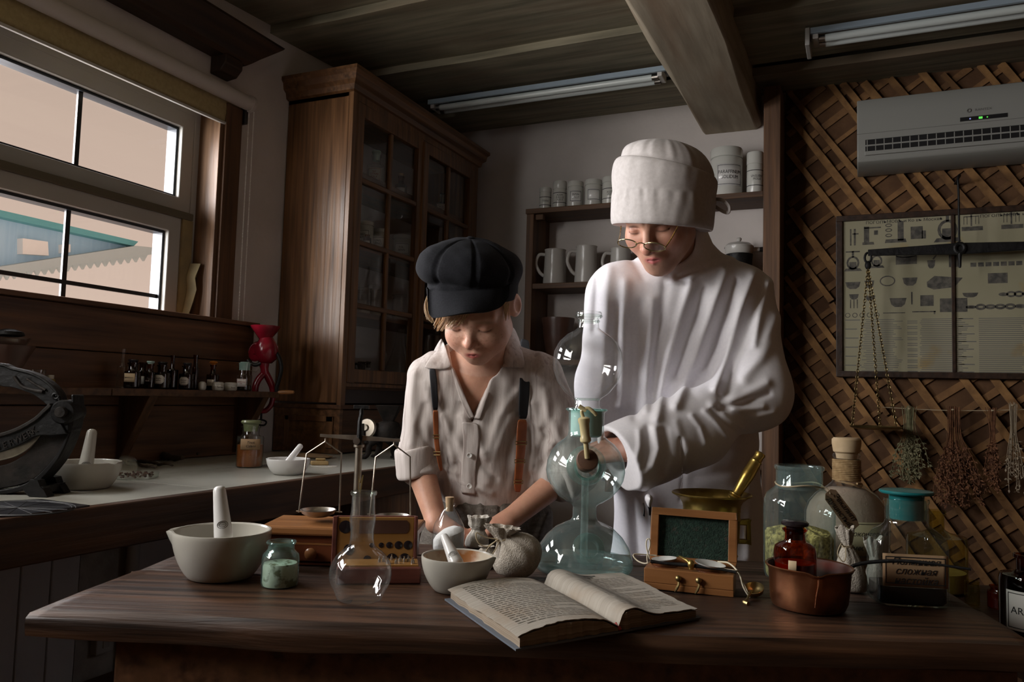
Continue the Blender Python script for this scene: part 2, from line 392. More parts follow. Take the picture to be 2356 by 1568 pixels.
M('tortoise', (.36, .19, .04), (.10, .05, .015), .25, scale=(120, 120, 120))
M('gold_rim', (.5, .42, .22), rough=.25, metal=1)
# ================================================================= the room
XW, YB, ZC = -2.04, 3.57, 2.40        # left wall, back wall, ceiling
XR, YF = 2.3, -1.9
def wall(name, mat='plaster'):
    return MB()
# left wall: the window in view, and an added opening for the fill lamp
W1 = (1.13, 2.012, 1.20, 2.02); W2 = (-.66, .76, .80, 2.24)
m = MB()
for a, b, z0, z1 in ((YF-.1, W2[0], 0, ZC+.1), (W2[1], W1[0], 0, ZC+.1), (W1[1], YB+.1, 0, ZC+.1), (W2[0], W2[1], 0, W2[2]), (W2[0], W2[1], W2[3], ZC+.1), (W1[0], W1[1], 0, W1[2]), (W1[0], W1[1], W1[3], ZC+.1)):
    m.span((XW-.16, a, z0), (XW, b, z1))
structure(m.build('wall_left', 'plaster', smooth=0))
structure(MB().span((XW, YB, 0), (XR, YB+.12, ZC+.1)).build('wall_back', 'plaster', smooth=0))
structure(MB().span((XR, YF, 0), (XR+.12, YB, ZC+.1)).build('wall_right', 'dark_wood_up', smooth=0))
structure(MB().span((XW, YF-.12, 0), (XR, YF, ZC+.1)).build('wall_front', 'dark_wood_up', smooth=0))
structure(MB().span((XW-.16, YF-.12, -.1), (XR+.12, YB+.12, 0)).build('floor', 'floor_wood', smooth=0))
# ceiling: wide lapped boards running along the back wall, every second one lower
m = MB().span((XW, YF, ZC+.075), (XR, YB, ZC+.16))
seams = [2.24-.5*k for k in range(8, 0, -1)]+[2.24, 2.725, 3.26]
rnd = random.Random(3)
for s in seams:
    n = 14; d = .50 if s < 3.2 else .31
    pf = [XW+(XR-XW)*i/n for i in range(n+1)]
    edge = [rnd.uniform(-.006, .006) for _ in pf]
    z0 = ZC-.004+rnd.uniform(-.002, .002)
    m.loft([[(x, s+e, z0), (x, s+d, ZC+.028), (x, s+d, ZC+.06), (x, s+e, z0+.034)] for x, e in zip(pf, edge)])
structure(m.build('ceiling', 'ceiling_wood', smooth=0))
m = MB(); n = 30
def beam_ring(y):
    k = .004*sin(y*3.1)+.003*sin(y*7.3+1)
    return [(-.668+k, y, ZC+.06), (-.672-k, y, 2.292), (-.655+k, y, 2.276), (-.43+k, y, 2.276+k), (-.412-k, y, 2.292), (-.410+k, y, ZC+.06)]
m.loft([beam_ring(YF+(YB-YF)*i/n) for i in range(n+1)])
structure(m.build('ceiling_beam', 'beam_wood', smooth=20, bevel=.004))
# ---- window 1 (in view) and window 2 (added out of view to let the fill in)
def rect_loop(x0, x1, a, b, c, d, e):
    o = [(a, c), (b, c), (b, d), (a, d)]; i = [(a+e, c+e), (b-e, c+e), (b-e, d-e), (a+e, d-e)]
    vs = [(x, y, z) for x in (x0, x1) for L in (o, i) for y, z in L]; fs = []
    for j in range(4):
        q = (j+1) % 4; fs += [(j, q, 4+q, 4+j), (8+j, 12+j, 12+q, 8+q), (j, 8+j, 8+q, q), (4+j, 4+q, 12+q, 12+j)]
    return MB().add(vs, fs)
def window(name, y0, y1, z0, z1, zs, label_tape=False):
    X = XW-.11
    root = bpy.data.objects.new(name, None); COL.objects.link(root); structure(root)
    root.location = (X, y0, z0); W = y1-y0; H = z1-z0; t = zs-z0
    f = MB()
    rect_loop(-.03, .03, 0, W, 0, H, .028).build('frame', 'white_plastic', root, 0, .003)
    def sash(a, b, c, d, dx, mh=None, right=.055):
        e = .052; k = .010
        so = rect_loop(dx-.03, dx+.03, a, b, c, d, e).build('sash', 'white_plastic', root, 0, .004)
        rect_loop(dx-.031, dx+.012, a+e-.001, b-e+.001, c+e-.001, d-e+.001, k).build('glazing_bead', 'bead_blue', so, 0); e += k-.002
        mu = MB(); mid = (a+b)/2
        mu.span((dx-.005, mid-.0075, c+e), (dx+.003, mid+.0075, d-e))
        if mh: mu.span((dx-.005, a+e, mh-.006), (dx+.004, b-e, mh+.006))
        mu.build('muntin', 'black_plastic', so, 0)
        MB().span((dx-.006, a+e-.002, c+e-.002), (dx-.002, b-e+.002, d-e+.002)).build('pane', 'glass_window', so, 0)
        return so
    sash(.025, W-.028, t+.012, H-.024, .0)
    lo = sash(.025, W-.072, .02, t-.008, .012, mh=.155)
    MB().span((-.028, .03, t-.010), (.050, W-.03, t+.014)).build('meeting_rail', 'gasket', root, 0, .002)
    return root, lo
w1, lo = window('window_1', W1[0], W1[1], W1[2], W1[3], 1.636)
t = MB(); t.span((-.02, W1[1]-W1[0]-.0715, .02), (.048, W1[1]-W1[0]-.028, .425))
t.build('tape_strip', 'tape', w1, 0)
MB().loft([[(.05, .835+a, .09+z), (.062+b, .85+a, .09+z), (.05, .864+a+b, .09+z)] for z, a, b in ((0, -.012, 0), (.06, .0, .01), (.10, .006, .016), (.14, .0, .012), (.19, .014, .02))]).build('peeling_tape', 'tape', w1, 30)
window('fill_window', W2[0], W2[1], W2[2], W2[3], 1.53)
# dark wooden reveal and casing of window 1
m = MB(); m.span((XW-.09, W1[1]-.004, 1.2), (XW+.012, W1[1]+.014, 2.03)); structure(m.build('trim_1', 'jamb_wood', smooth=0, bevel=.002))
m = MB(); m.span((XW, W1[1]+.014, 1.2), (XW+.022, W1[1]+.09, 2.05)); structure(m.build('trim_2', 'dark_wood_up', smooth=0, bevel=.003))
m = MB(); m.span((XW-.07, W1[0]-.03, 1.17), (XW+.03, W1[1]+.09, 1.2)); structure(m.build('trim_3', 'dark_wood', smooth=0, bevel=.003))
# dark board panelling between worktop and window sill
m = MB()
zz = [.83, 1.0, 1.152, 1.278]
for a, b in zip(zz[:-1], zz[1:]): m.span((XW, -1.5, a+.001), (XW+.055, 2.178, b-.001))
m.span((XW, -1.5, 1.278), (XW+.075, 2.186, 1.292))
structure(m.build('trim_4', 'dark_wood', smooth=0, bevel=.0025))
# painted boards, rough plaster and pipe below the worktop
m = MB(); y = 2.45
y = 1.575
while y > -1.5:
    m.span((XW, y-.085, .05), (XW+.018, y-.002, .80)); y -= .087
structure(m.build('trim_5', 'white_paint', smooth=0, bevel=.003))
structure(MB().span((XW, 1.578, .05), (XW+.012, 1.705, .8)).build('trim_6', 'rough_plaster', smooth=0))
tag(MB().tube([(XW+.035, 1.735, z) for z in (0, .3, .798)], .019, 12).build('pipe', 'enamel'), 'pale vertical pipe on the wall under the worktop', 'pipe')
s = thing('wall_socket', 'small pale socket box low on the wall under the worktop', 'socket', (XW, 1.655, .315))
MB().span((.012, -.03, -.03), (.04, .03, .03)).build('box', 'enamel', s, 0, .004); MB().span((.04, -.01, -.012), (.044, .01, .012)).build('socket_face', 'rough_plaster', s, 0)
# outside: the neighbouring house with its blue gable
XH = -8.0
def hp(px, py, x=XH): return hit(px, py, 0, x)
h = thing('neighbour_house', 'blue gabled house with teal eaves seen through the window', 'house', (XH, 0, 0))
def slab(pts, x0, x1, mat, nm, lab=None):
    P = [hp(*p) for p in pts]; poly = [(p[1], p[2]) for p in P]
    T = Matrix(((0, 0, 1, 0), (1, 0, 0, 0), (0, 1, 0, 0), (0, 0, 0, 1)))
    return MB().prism(poly, x0, x1, T).build(nm, mat, h, 0, label=lab)
slab([(-500, 385), (305, 560), (335, 574), (-500, 690)], -1.2, -.06, 'house_blue', 'gable_wall')
slab([(-500, 372), (-500, 392), (300, 566), (310, 556)], -1.2, .06, 'house_teal', 'barge_board')
slab([(-500, 676), (-500, 700), (0, 632), (335, 586), (338, 570), (300, 566), (0, 612)], -1.2, .10, 'house_grey', 'eave_board')
m = MB(); T = Matrix(((0, 0, 1, 0), (1, 0, 0, 0), (0, 1, 0, 0), (0, 0, 0, 1)))
for k in range(26):
    x = 322-k*17.5; y = 588+(322-x)*.137
    a, b, c = hp(x+8, y-2), hp(x-8, y+1), hp(x, y+13); m.prism([(a[1], a[2]), (b[1], b[2]), (c[1], c[2])], .04, .075, T)
m.build('eave_fretwork', 'house_grey', h, 0)
slab([(48, 548), (106, 556), (108, 588), (48, 584)], -.06, .03, 'house_white', 'gable_window')
slab([(143, 562), (158, 562), (158, 580), (143, 582)], -.06, .03, 'house_white', 'vent_cover')
slab([(-500, 690), (335, 584), (335, 598), (380, 604), (380, 598)], -1.2, -.02, 'house_white', 'eave_end') if 0 else None
# ---- roller blind, its cord and the cornice shelf above the window
b = thing('roller_blind', 'rolled-up ochre roller blind above the window', 'blind', (XW, 1.04, 2.075))
MB().tube([(.035, 0, 0), (.035, 1.075, 0)], .026, 24).build('tube', 'blind_tube', b)
MB().tube([(.035, 1.072, 0), (.035, 1.086, 0)], .030, 24).build('end_cap', 'blind_tube', b)
MB().grid(lambda u, v: (.012+.006*sin(v*3), .01+u*1.045, .0-v*.094), 8, 6).build('fabric', 'blind_fabric', b, 60, solid=.002)
MB().span((.008, .01, -.103), (.02, 1.055, -.094)).build('bottom_bar', 'enamel', b, 0, .002)
MB().span((.004, 1.066, -.075), (.03, 1.08, -.01)).build('bracket', 'black_plastic', b, 0, .003)
for y in (1.107, 1.083):
    m = MB()
    for k in range(150): m.ball((.03, y, -.02-k*.0054), .0023, nu=5, nv=4)
    m.build('bead_cord', 'cord', b)
p = thing('cornice_shelf', 'dark carved wooden cornice shelf above the window', 'shelf', (XW, 2.18, 2.19))
prof = [(0, .10), (.13, .10), (.135, .088), (.125, .075), (.105, .055), (.085, .035), (.075, .012), (.06, .0), (0, 0)]
MB().loft([[(x, y0+(.02 if y0 > -.5 else 0)*0-(.135-x if y0 > -.5 else 0)*0-((.10-z)*1.15 if y0 > -.5 else 0), z) for x, z in prof] for y0 in (-1.5, 0)]).build('moulding', 'black_wood', p, 25)
MB().prism([(0, -.06), (.045, -.055), (.07, -.03), (.07, .002), (0, .002)], 0, .08, Matrix(((1, 0, 0, 0), (0, 0, 1, -.22), (0, 1, 0, 0), (0, 0, 0, 1)))).build('bracket', 'black_wood', p, 30, .004)
# ---- fluorescent lamps
def lamp(px1, px2, y, lab, n, endl):
    a = hit(px1[0], px1[1], 2, ZC-.035); b = hit(px2[0], px2[1], 2, ZC-.035); L = b[0]-a[0]
    t = thing('fluorescent_lamp', lab, 'lamp', (a[0], (a[1]+b[1])/2, ZC-.035))
    MB().span((.0, -.05, .012), (L, -.038, .033)).build('side_rail', 'fixture_blue', t, 0)
    MB().span((.0, -.045, .026), (L, .045, .035)).build('tray', 'black_plastic' if endl < 1 else 'white_plastic', t, 0)
    for k, yy in enumerate((-.018, .026)):
        tu = MB().tube([(.05, yy, .002), (L-.06, yy, .002)], .0135, 16).build('tube', 'tube_white', t)
        for xa, xb in ((.028, .05), (L-.06, L-.035)): MB().tube([(xa, yy, .002), (xb, yy, .002)], .0125, 12).build('tube_cap', 'steel', tu)
    for xa in (.008, L-.035): MB().span((xa, -.04, -.004), (xa+.02, .042, .03)).build('holder', 'enamel', t, 0, .003)
    for xa in (.2, L-.3): MB().span((xa, -.02, .035), (xa+.06, .02, .0895)).build('mount', 'black_plastic', t, 0)
    if endl: MB().span((-.016, -.055, -.03), (0, .075, .034)).build('end_plate', 'white_plastic', t, 0, .003)
    return t
lamp((997, 255), (1536, 178), 3.1, 'unlit twin fluorescent lamp left of the ceiling beam', 2, 0)
lamp((1866, 103), (2900, -60), 3.0, 'unlit twin fluorescent lamp with white end plate right of the beam', 2, 1)
# ================================================================= worktop, wall shelf and everything on them
KT = .83
c = thing('worktop_counter', 'long dark wooden counter with pale tiled worktop along the window wall', 'counter', (XW, 0, 0))
m = MB(); ys = [-1.2, -.62, -.1, .42, .93, 1.38, 1.79, 2.3, 2.8]
for a, b in zip(ys[:-1], ys[1:]):
    for x0, x1 in ((.06, .36), (.363, .70)): m.span((x0, a+.0015, KT-.016), (x1, b-.0015, KT))
m.build('worktop', 'tile', c, 0, .001)
MB().span((.0, -1.2, KT-.03), (.70, 2.9, KT-.0175)).build('tile_bed', 'grout', c, 0)
MB().span((.70, -1.2, .745), (.728, 2.9, KT+.001)).build('fascia', 'fascia_wood', c, 0, .003)
for y in (-.9, 2.02): MB().span((.62, y, 0), (.70, y+.09, .80)).build('leg', 'dark_wood_up', c, 0, .003)
MB().span((.30, 2.12, .0), (.69, 2.9, .80)).build('cupboard_panel', 'cabinet_wood', c, 0, .003)
m = MB().span((.08, -1.2, .205), (.62, 2.05, .245)); m.build('lower_shelf', 'dark_wood', c, 0, .003)

s = thing('wall_shelf', 'long dark wooden wall shelf under the window', 'shelf', (XW+.055, 0, 1.03))
MB().span((0, -.9, 0), (.135, 1.50, .019)).span((0, 1.502, 0), (.137, 2.165, .020)).build('board', 'shelf_wood', s, 0, .002)
for y in (.35, 1.635, 2.10):
    MB().prism([(0, 0), (.125, 0), (.118, -.012), (.012, -.19), (0, -.19)], 0, .03, Matrix(((1, 0, 0, 0), (0, 0, 1, y), (0, 1, 0, 0), (0, 0, 0, 1)))).build('bracket', 'dark_wood_up', s, 0, .002)

def label_on(parent, R, z0, z1, half, mat, text=None, size=.006, ink='ink', ang=0.0, lines=None, border=None, octagon=False, sx=1.0, shear=0.0, name='label', flat=False, gap=.0006):
    """a paper label lying on a round body of radius R, facing the camera (-y) turned by ang"""
    T = Matrix.Rotation(ang, 4, 'Z'); R2 = R+gap
    def P(u, z, e=0.0):
        if flat: return (u, -R2-e, z)
        a = u/R2; return ((R2+e)*sin(a), -(R2+e)*cos(a), z)
    m = MB(); n = 12; c = (z1-z0)*.28 if octagon else 0
    rows = [(z0, half-c), (z0+c, half), (z1-c, half), (z1, half-c)] if octagon else [(z0, half), (z1, half)]
    m.loft([[P(-h+2*h*i/n, z) for i in range(n+1)] for z, h in rows], T, cap=False, closed=False)
    o = m.build(name, mat, parent, 60, solid=.0004)
    if border:
        d = border; b = MB(); t = d*.35; q = half-d; zz0, zz1 = z0+d, z1-d
        def strip(u0, u1, za, zb): b.loft([[P(u0+(u1-u0)*i/8, z, .0006) for i in range(9)] for z in (za, zb)], T, cap=False, closed=False)
        strip(-q, q, zz0, zz0+t); strip(-q, q, zz1-t, zz1); strip(-q, -q+t, zz0, zz1); strip(q-t, q, zz0, zz1)
        b.build('border', ink, o, 0)
    if text:
        TM = T @ Matrix.Translation((0, 0, (z0+z1)/2))
        if flat: TM = T @ Matrix.Translation((0, -R2-.0006, (z0+z1)/2))
        text_mesh(text, size, 'lettering', ink, o, TM, None if flat else R2+.0005, shear=shear, sx=sx)
    return o
def jar_prof(r, h, neck, nh, lip, base=.9):
    """bottle profile: body radius r, total height h, neck radius, neck height, lip radius"""
    s = h-nh
    return [(r*base, 0), (r*.98, .03*h), (r, .07*h), (r, s-.16*r-.25*(r-neck)), (r*.96, s-.25*(r-neck)), (neck+.28*(r-neck), s-.03*h), (neck, s+.06*nh), (neck, h-.22*nh), (lip, h-.2*nh), (lip, h), (lip*.86, h)]
def bottle(name, label, cat, loc, r, h, neck, nh, lip, glass, group=None, stop=None, fill=None, lab=None, rz=YAW, seg=32):
    t = thing(name, label, cat, loc, rz, group)
    pf = jar_prof(r, h, neck, nh, lip)
    MB().lathe([(0.0, .0005)]+pf, seg).build('body', glass, t)
    if fill:
        z = fill[1]*h; q = [(x*.94, max(zz, .003)) for x, zz in pf if zz < z]
        k = spline([zz for _, zz in pf[:-1]], [x for x, _ in pf[:-1]], z)*.94
        MB().lathe([(0, .003)]+q+[(k, z), (0, z+fill[2] if len(fill) > 2 else z)], seg).build('contents', fill[0], t)
    if stop:
        kind, mat, sr, sh = stop
        if kind == 'disc': MB().lathe([(neck*.8, h-nh*.6), (neck*.88, h), (neck*.95, h+sh*.35), (sr*.9, h+sh*.4), (sr, h+sh*.65), (sr*.9, h+sh*.95), (0, h+sh)], seg).build('stopper', mat, t)
        elif kind == 'mushroom': MB().lathe([(neck*.85, h-nh*.5), (neck*.9, h), (neck*.8, h+sh*.2), (sr*.8, h+sh*.3), (sr, h+sh*.6), (sr*.75, h+sh*.92), (0, h+sh)], seg).build('stopper', mat, t)
        elif kind == 'cork': MB().lathe([(neck*.85, h-nh*.5), (neck*.9, h), (sr, h+sh), (0, h+sh)], seg).build('cork', mat, t, 30)
        elif kind == 'lid': MB().lathe([(sr, h-sh), (sr, h+.002), (sr*.93, h+sh*.35), (0, h+sh*.4)], seg).build('lid', mat, t)
    if lab: label_on(t, r, **lab)
    return t
SX = XW+.055+.085          # middle of the wall shelf
def on_shelf(px, dx=0.0): p = hit(px, 897, 0, SX+dx); return (SX+dx, p[1], 1.0505)
G = 'bottles on the wall shelf'
def SB(px, dx, hw, top, **k):
    loc = on_shelf(px, dx); f = F/depth(loc); return loc, hw/f, (896-top)/f
def small_bottle(px, dx, hw, top, label, glass, neckf=.55, nhf=.3, **k):
    loc, r, h = SB(px, dx, hw, top); st = k.get('stop')
    if st: h2 = h-st[3]; k['stop'] = st
    else: h2 = h
    return bottle('apothecary_bottle', label, 'bottle', loc, r, h2, r*neckf, h2*nhf, r*neckf*1.25, glass, G, **k)
Lb = lambda z0, z1, half, mat, text=None, size=.006, **k: dict(z0=z0, z1=z1, half=half, mat=mat, text=text, size=size, **k)
small_bottle(279, -.02, 12, 806, 'clear glass bottle with tall narrow neck, leftmost of the shelf row', 'glass_pane', .3, .42)
small_bottle(303, .01, 18, 829, 'brown bottle with cream and orange label, black flat stopper', 'glass_brown', stop=('disc', 'black_stopper', .014, .010), fill=('dark_liquid', .5), lab=Lb(.018, .042, .0165, 'cream_label', 'Jodoform', .0065))
o = small_bottle(326, -.03, 13, 836, 'narrow brown bottle with white label half behind the cream-labelled bottle', 'glass_brown', lab=Lb(.013, .036, .012, 'paper_label', 'Acid.\nborici', .005))
small_bottle(343, .0, 12, 832, 'small dark bottle with pale green stopper and black label', 'glass_brown', stop=('disc', 'ground_glass', .011, .009), fill=('dark_liquid', .6), lab=Lb(.012, .034, .011, 'black_stopper', 'Crud', .005, ink='paper_label'))
small_bottle(371, .01, 18, 833, 'brown bottle with octagonal white label, black stopper, left of the two alike', 'glass_brown', stop=('disc', 'black_stopper', .014, .010), fill=('dark_liquid', .6), lab=Lb(.015, .041, .0165, 'paper_label', 'Argilla\npulvis', .0062, octagon=True, border=.0018))
small_bottle(394, -.02, 13, 818, 'dark purple bottle with slim pale neck between the two octagon labels', 'glass_brown', .34, .4, fill=('dark_liquid', .62))
small_bottle(428, .01, 17, 834, 'brown bottle with octagonal white label and black stopper, beside the white pots', 'glass_brown', stop=('disc', 'black_stopper', .0135, .010), fill=('dark_liquid', .6), lab=Lb(.013, .038, .0155, 'paper_label', 'Herpan\npulvis', .0062, octagon=True, border=.0018))
small_bottle(447, -.02, 7, 816, 'thin dark red-brown tube bottle left of the white egg pot', 'glass_brown', .7, .35, fill=('dark_liquid', .5))
t = tag(MB().lathe([(0, 0), (.009, 0), (.0118, .005), (.0122, .014), (.0108, .022), (.006, .0262), (0, .027)], 24).build('porcelain_pot', 'porcelain', loc=on_shelf(465, .03)), 'egg-shaped white pot without lettering on the wall shelf', 'pot', 'white pots on the wall shelf')
small_bottle(488, -.02, 14, 829, 'brown bottle with round orange mushroom stopper and white label', 'glass_brown', .4, .35, stop=('mushroom', 'orange_stopper', .0135, .012), fill=('dark_liquid', .5), lab=Lb(.014, .034, .0125, 'paper_label', 'Terr.', .0062))
for px, hw, w, lb, tx in ((501, 13, 0, 'short white porcelain pot, left of the pair with black lettering', 'Ferrum'), (530, 14.5, 0, 'wide white porcelain pot, right of the pair with black lettering', 'Ferri')):
    loc = on_shelf(px, .03); f = F/depth(loc); r = hw/f
    t = thing('porcelain_pot', lb, 'pot', loc, YAW, 'white pots on the wall shelf')
    MB().lathe([(0, 0), (r*.85, 0), (r, .004), (r, .017), (r*.98, .0175)], 28).build('pot', 'porcelain', t)
    MB().lathe([(r*1.0, .0175), (r*1.02, .019), (r*1.0, .024), (r*.8, .0268), (0, .0272)], 28).build('lid', 'porcelain', t)
    text_mesh(tx, .0065, 'lettering', 'ink', t, Matrix.Rotation(.75, 4, 'Z') @ Matrix.Translation((0, 0, .010)), r+.0004)
small_bottle(560, .01, 18, 829, 'clear bottle with yellow-green stopper and red-lettered white label beside the red grinder', 'glass_pane', .8, .4, stop=('disc', 'ground_glass', .016, .006), fill=('dark_liquid', .2), lab=Lb(.014, .040, .0165, 'paper_label', 'CAMPHORA\ntrita', .005, ink='red_ink', border=.0015))
p = on_shelf(82, -.01); bottle('preserving_jar', 'pale glass jar with lid at the left end of the shelf', 'jar', p, .022, .040, .019, .010, .020, 'glass_pane', G, stop=('lid', 'glass_pane', .021, .008), fill=('powder_grey', .5))
p = on_shelf(114, .0); bottle('apothecary_bottle', 'stubby bottle with white stopper right of the preserving jar', 'bottle', p, .0125, .026, .007, .006, .008, 'glass_yellow', G, stop=('lid', 'porcelain', .0085, .009), fill=('powder_grey', .8))

# ---- red grain grinder clamped to the end of the shelf
q = hit(606, 897, 0, SX-.005); g = thing('grain_grinder', 'red enamelled cast-iron hand grinder clamped to the shelf end', 'grinder', (SX-.005, q[1], 1.0505), YAW); k = depth(q)/F
def G3(px, py, y=0.0): return ((px-606)*k, y, (897-py)*k)
def GL(px, py, y=0): return Matrix.Translation(G3(px, py, y))
MB().lathe([(r*k, (897-z)*k) for r, z in ((14, 776), (18, 770), (27, 758), (33, 749), (34, 746), (31, 746), (25, 758), (14, 768), (0, 769))], 40, Matrix.Translation((-2*k, 0, 0))).build('hopper', 'red_enamel', g)
m = MB().lathe([(r*k, (897-z)*k) for r, z in ((0, 834), (14, 832), (24, 822), (28, 808), (27, 794), (20, 782), (14, 772), (0, 770))], 36, Matrix.Translation((2*k, 0, 0)))
m.tube([G3(604, 830), G3(606, 845), G3(608, 858)], [13*k, 9*k, 9*k], 14)
m.tube(smoothpath([G3(608, 852), G3(616, 868, .005), G3(624, 885, .01), G3(627, 898, .01)]), 8*k, 12).tube(smoothpath([G3(607, 854), G3(596, 868, -.005), G3(590, 884, -.01), G3(589, 898, -.01)]), 7.5*k, 12)
m.tube(smoothpath([G3(627, 898, .01), G3(624, 925, .01), G3(614, 940, .004), G3(604, 942)]), 6*k, 10)
m.build('body', 'red_enamel', g)
R = Matrix.Translation(G3(588, 806, -.016)) @ rotm(radians(82), 0, radians(-28))
d = MB().lathe([(0, .010), (7*k, .010), (8*k, .007), (16*k, .007), (21*k, .005), (23.5*k, 0), (22*k, -.008), (0, -.010)], 40, R).build('face_plate', 'red_enamel', g)
m = MB()
for i in range(11):
    a = radians(30+i*12); tm = text_mesh('GRINDMILLER'[i], 6*k, 'lettering', 'red_enamel', d, R @ Matrix.Rotation(a-pi/2, 4, 'Z') @ Matrix.Translation((0, 15.5*k, .0075)) @ Matrix.Rotation(-pi/2, 4, 'X')) if 0 else None
for i in range(17):
    a = radians(-20+i*13); m.ball((R @ Vector((17*k*cos(a), 17*k*sin(a), .0072))), (1.4*k, 1.4*k, 2.2*k), nu=6, nv=4)
m.build('raised_lettering', 'red_enamel', d)
MB().tube(smoothpath([G3(569, 826, -.012), G3(575, 833, -.014), G3(588, 837, -.014), G3(600, 832, -.012)]), 4.5*k, 10).build('outlet', 'black_plastic', g)
MB().tube([G3(574, 832, -.013), G3(576, 850, -.013), G3(590, 853, -.013), G3(598, 842, -.005)], .9*k, 6).build('catch_wire', 'old_steel', g)
MB().tube([G3(618, 809), G3(634, 810)], 5*k, 12).build('axle', 'steel', g)
MB().tube(smoothpath([G3(630, 806, -.004), G3(640, 818, -.008), G3(647, 842, -.010), G3(643, 868, -.01), G3(638, 888, -.01), G3(640, 900, -.01)]), [4.5*k]*len(smoothpath([0, 1, 2, 3, 4, 5])), 10).build('crank', 'iron', g)
MB().lathe([(0, 0), (3.5*k, 0), (5*k, 8*k), (5*k, 26*k), (3.6*k, 36*k), (0, 38*k)], 16, Matrix.Translation(G3(642, 898, -.01)) @ rotm(0, radians(88), 0)).build('crank_handle', 'box_wood', g)
MB().tube([G3(604, 942), G3(604, 963)], 2.5*k, 8).tube(smoothpath([G3(593, 967, 0), G3(604, 962, .0), G3(616, 966, .0), G3(612, 974, .0), G3(598, 973, 0)], closed=True), 2*k, 8, closed=True).build('clamp_screw', 'iron', g)

# ---- things on the worktop
def K(px, py): return on(px, py, KT)
def mortar(name, label, px, py, rim, rimy, base, mat, z=TT, spout=180, wall=.08, cat='mortar', depthf=.55, group=None, spoutlen=.14, bottom=None):
    """porcelain mortar with a pouring lip; rim and base are half widths in pixels, rimy the middle of the rim"""
    p = on(px, py, z); k = depth(p)/F; R = rim*k; H = (py-rimy)*k*1.02; B = base*k
    t = thing(name, label, cat, p, YAW, group)
    ang = radians(spout)
    def fn(v, a, r, zz):
        d = (a-ang+pi) % (2*pi)-pi; w = exp(-(d/.17)**2)*max(0, (zz/H-.55)/.45)**1.3
        s = 1+spoutlen*w*(r/R); return (v[0]*s, v[1]*s, zz-.10*H*w*exp(-(d/.1)**2)*(1 if r < R*.99 else .6))
    out = [(B*.86, 0), (B*.98, .004)]+[(B+(R-B)*sin(radians(90*x))**.70, H*x) for x in (.02, .05, .12, .22, .34, .46, .58, .70, .82, .91)]+[(R*.998, H*.97), (R*.99, H), (R*(1-wall*.6), H), (R*(1-wall), H*.97)]
    inn = [((B+(R-B)*sin(radians(90*x))**.70)*(1-wall), H*x) for x in (.85, .7, .55, .42, .3, .2)]+[(B*.7, .12*H), (0, .1*H)]
    if bottom: o = MB().lathe([(0, 0)]+out, 72, fn=fn).build('bowl', mat, t); MB().lathe(out[-1:]+inn, 72, fn=fn).build('bowl_inside', bottom, t)
    else: MB().lathe([(0, 0)]+out+inn, 72, fn=fn).build('bowl', mat, t)
    return t, k, p, R, H
def pestle(label, foot, head, r0, r1, mat, w0, w1, emblem=True):
    """foot and head given as pixels with their camera depth"""
    a, b = pt(*foot, w0), pt(*head, w1); k0, k1 = w0/F, w1/F; L = np.linalg.norm(b-a); d = Vector(b-a).normalized()
    t = thing('pestle', label, 'pestle', a, rot=d.to_track_quat('Z', 'Y').to_euler())
    r0 *= k0; r1 *= k1; pr = [(0, -r0*.45), (r0*.6, -r0*.35), (r0*.95, 0), (r0, .08*L)]+[(r0+(r1-r0)*x, L*(.08+.84*x)) for x in (.3, .6, .85, 1)]+[(r1*.86, L*.965), (r1*.5, L*.992), (0, L)]
    MB().lathe(pr, 28).build('shaft', mat, t)
    if emblem:
        z = L*.26; r = r0+(r1-r0)*.21; m = MB()
        loc = t.rotation_euler.to_matrix().inverted() @ Vector(EYE-a); ang = atan2(loc.x, -loc.y)
        for rx, rz in ((r*.62, r*.42), (r*.42, r*.26)):
            m.tube([((r+.0002)*sin(ang+rx*cos(q)/r), -(r+.0002)*cos(ang+rx*cos(q)/r), z+rz*sin(q)) for q in np.linspace(0, 2*pi, 24, endpoint=False)], r*.035, 4, closed=True)
        for q in range(5): m.ball(((r+.0002)*sin(ang+(q-2)*.14), -(r+.0002)*cos(ang+(q-2)*.14), z), r*.05, nu=6, nv=4)
        m.build('stamp', 'grey_ink', t)
    return t
mortar('mortar', 'large white porcelain mortar with spout on the tiled counter behind the cutter', 193, 1122, 77, 1062, 50, 'porcelain', KT, spout=-15, spoutlen=.06)
w = depth(K(193, 1122)); pestle('white porcelain pestle standing in the mortar behind the cutter', (193, 1098), (213, 986), 17, 11, 'porcelain', w, w+.02)
mortar('mortar', 'small white porcelain mortar on the counter beside the stoppered bottle', 662, 1090, 49, 1055, 29, 'porcelain_white', KT, spout=176, spoutlen=.08)
w = depth(K(662, 1090)); pestle('short white porcelain pestle leaning in the small counter mortar', (655, 1072), (694, 1022), 8, 6.5, 'porcelain_white', w-.02, w+.02, False)
p = K(573, 1074); k = depth(p)/F
t = bottle('apothecary_bottle', 'square-shouldered bottle of brown tincture on the counter, kraft label, glass stopper', 'bottle', p, 30*k, 94*k, 19*k, 20*k, 22*k, 'glass_green', None, stop=('disc', 'stopper_olive', 23*k, 14*k), fill=('amber_liquid', .55), rz=YAW)
label_on(t, 30*k, 42*k, 66*k, 24*k, 'kraft', 'Tinct.\nCalami', 8*k, shear=.3, ang=.35)
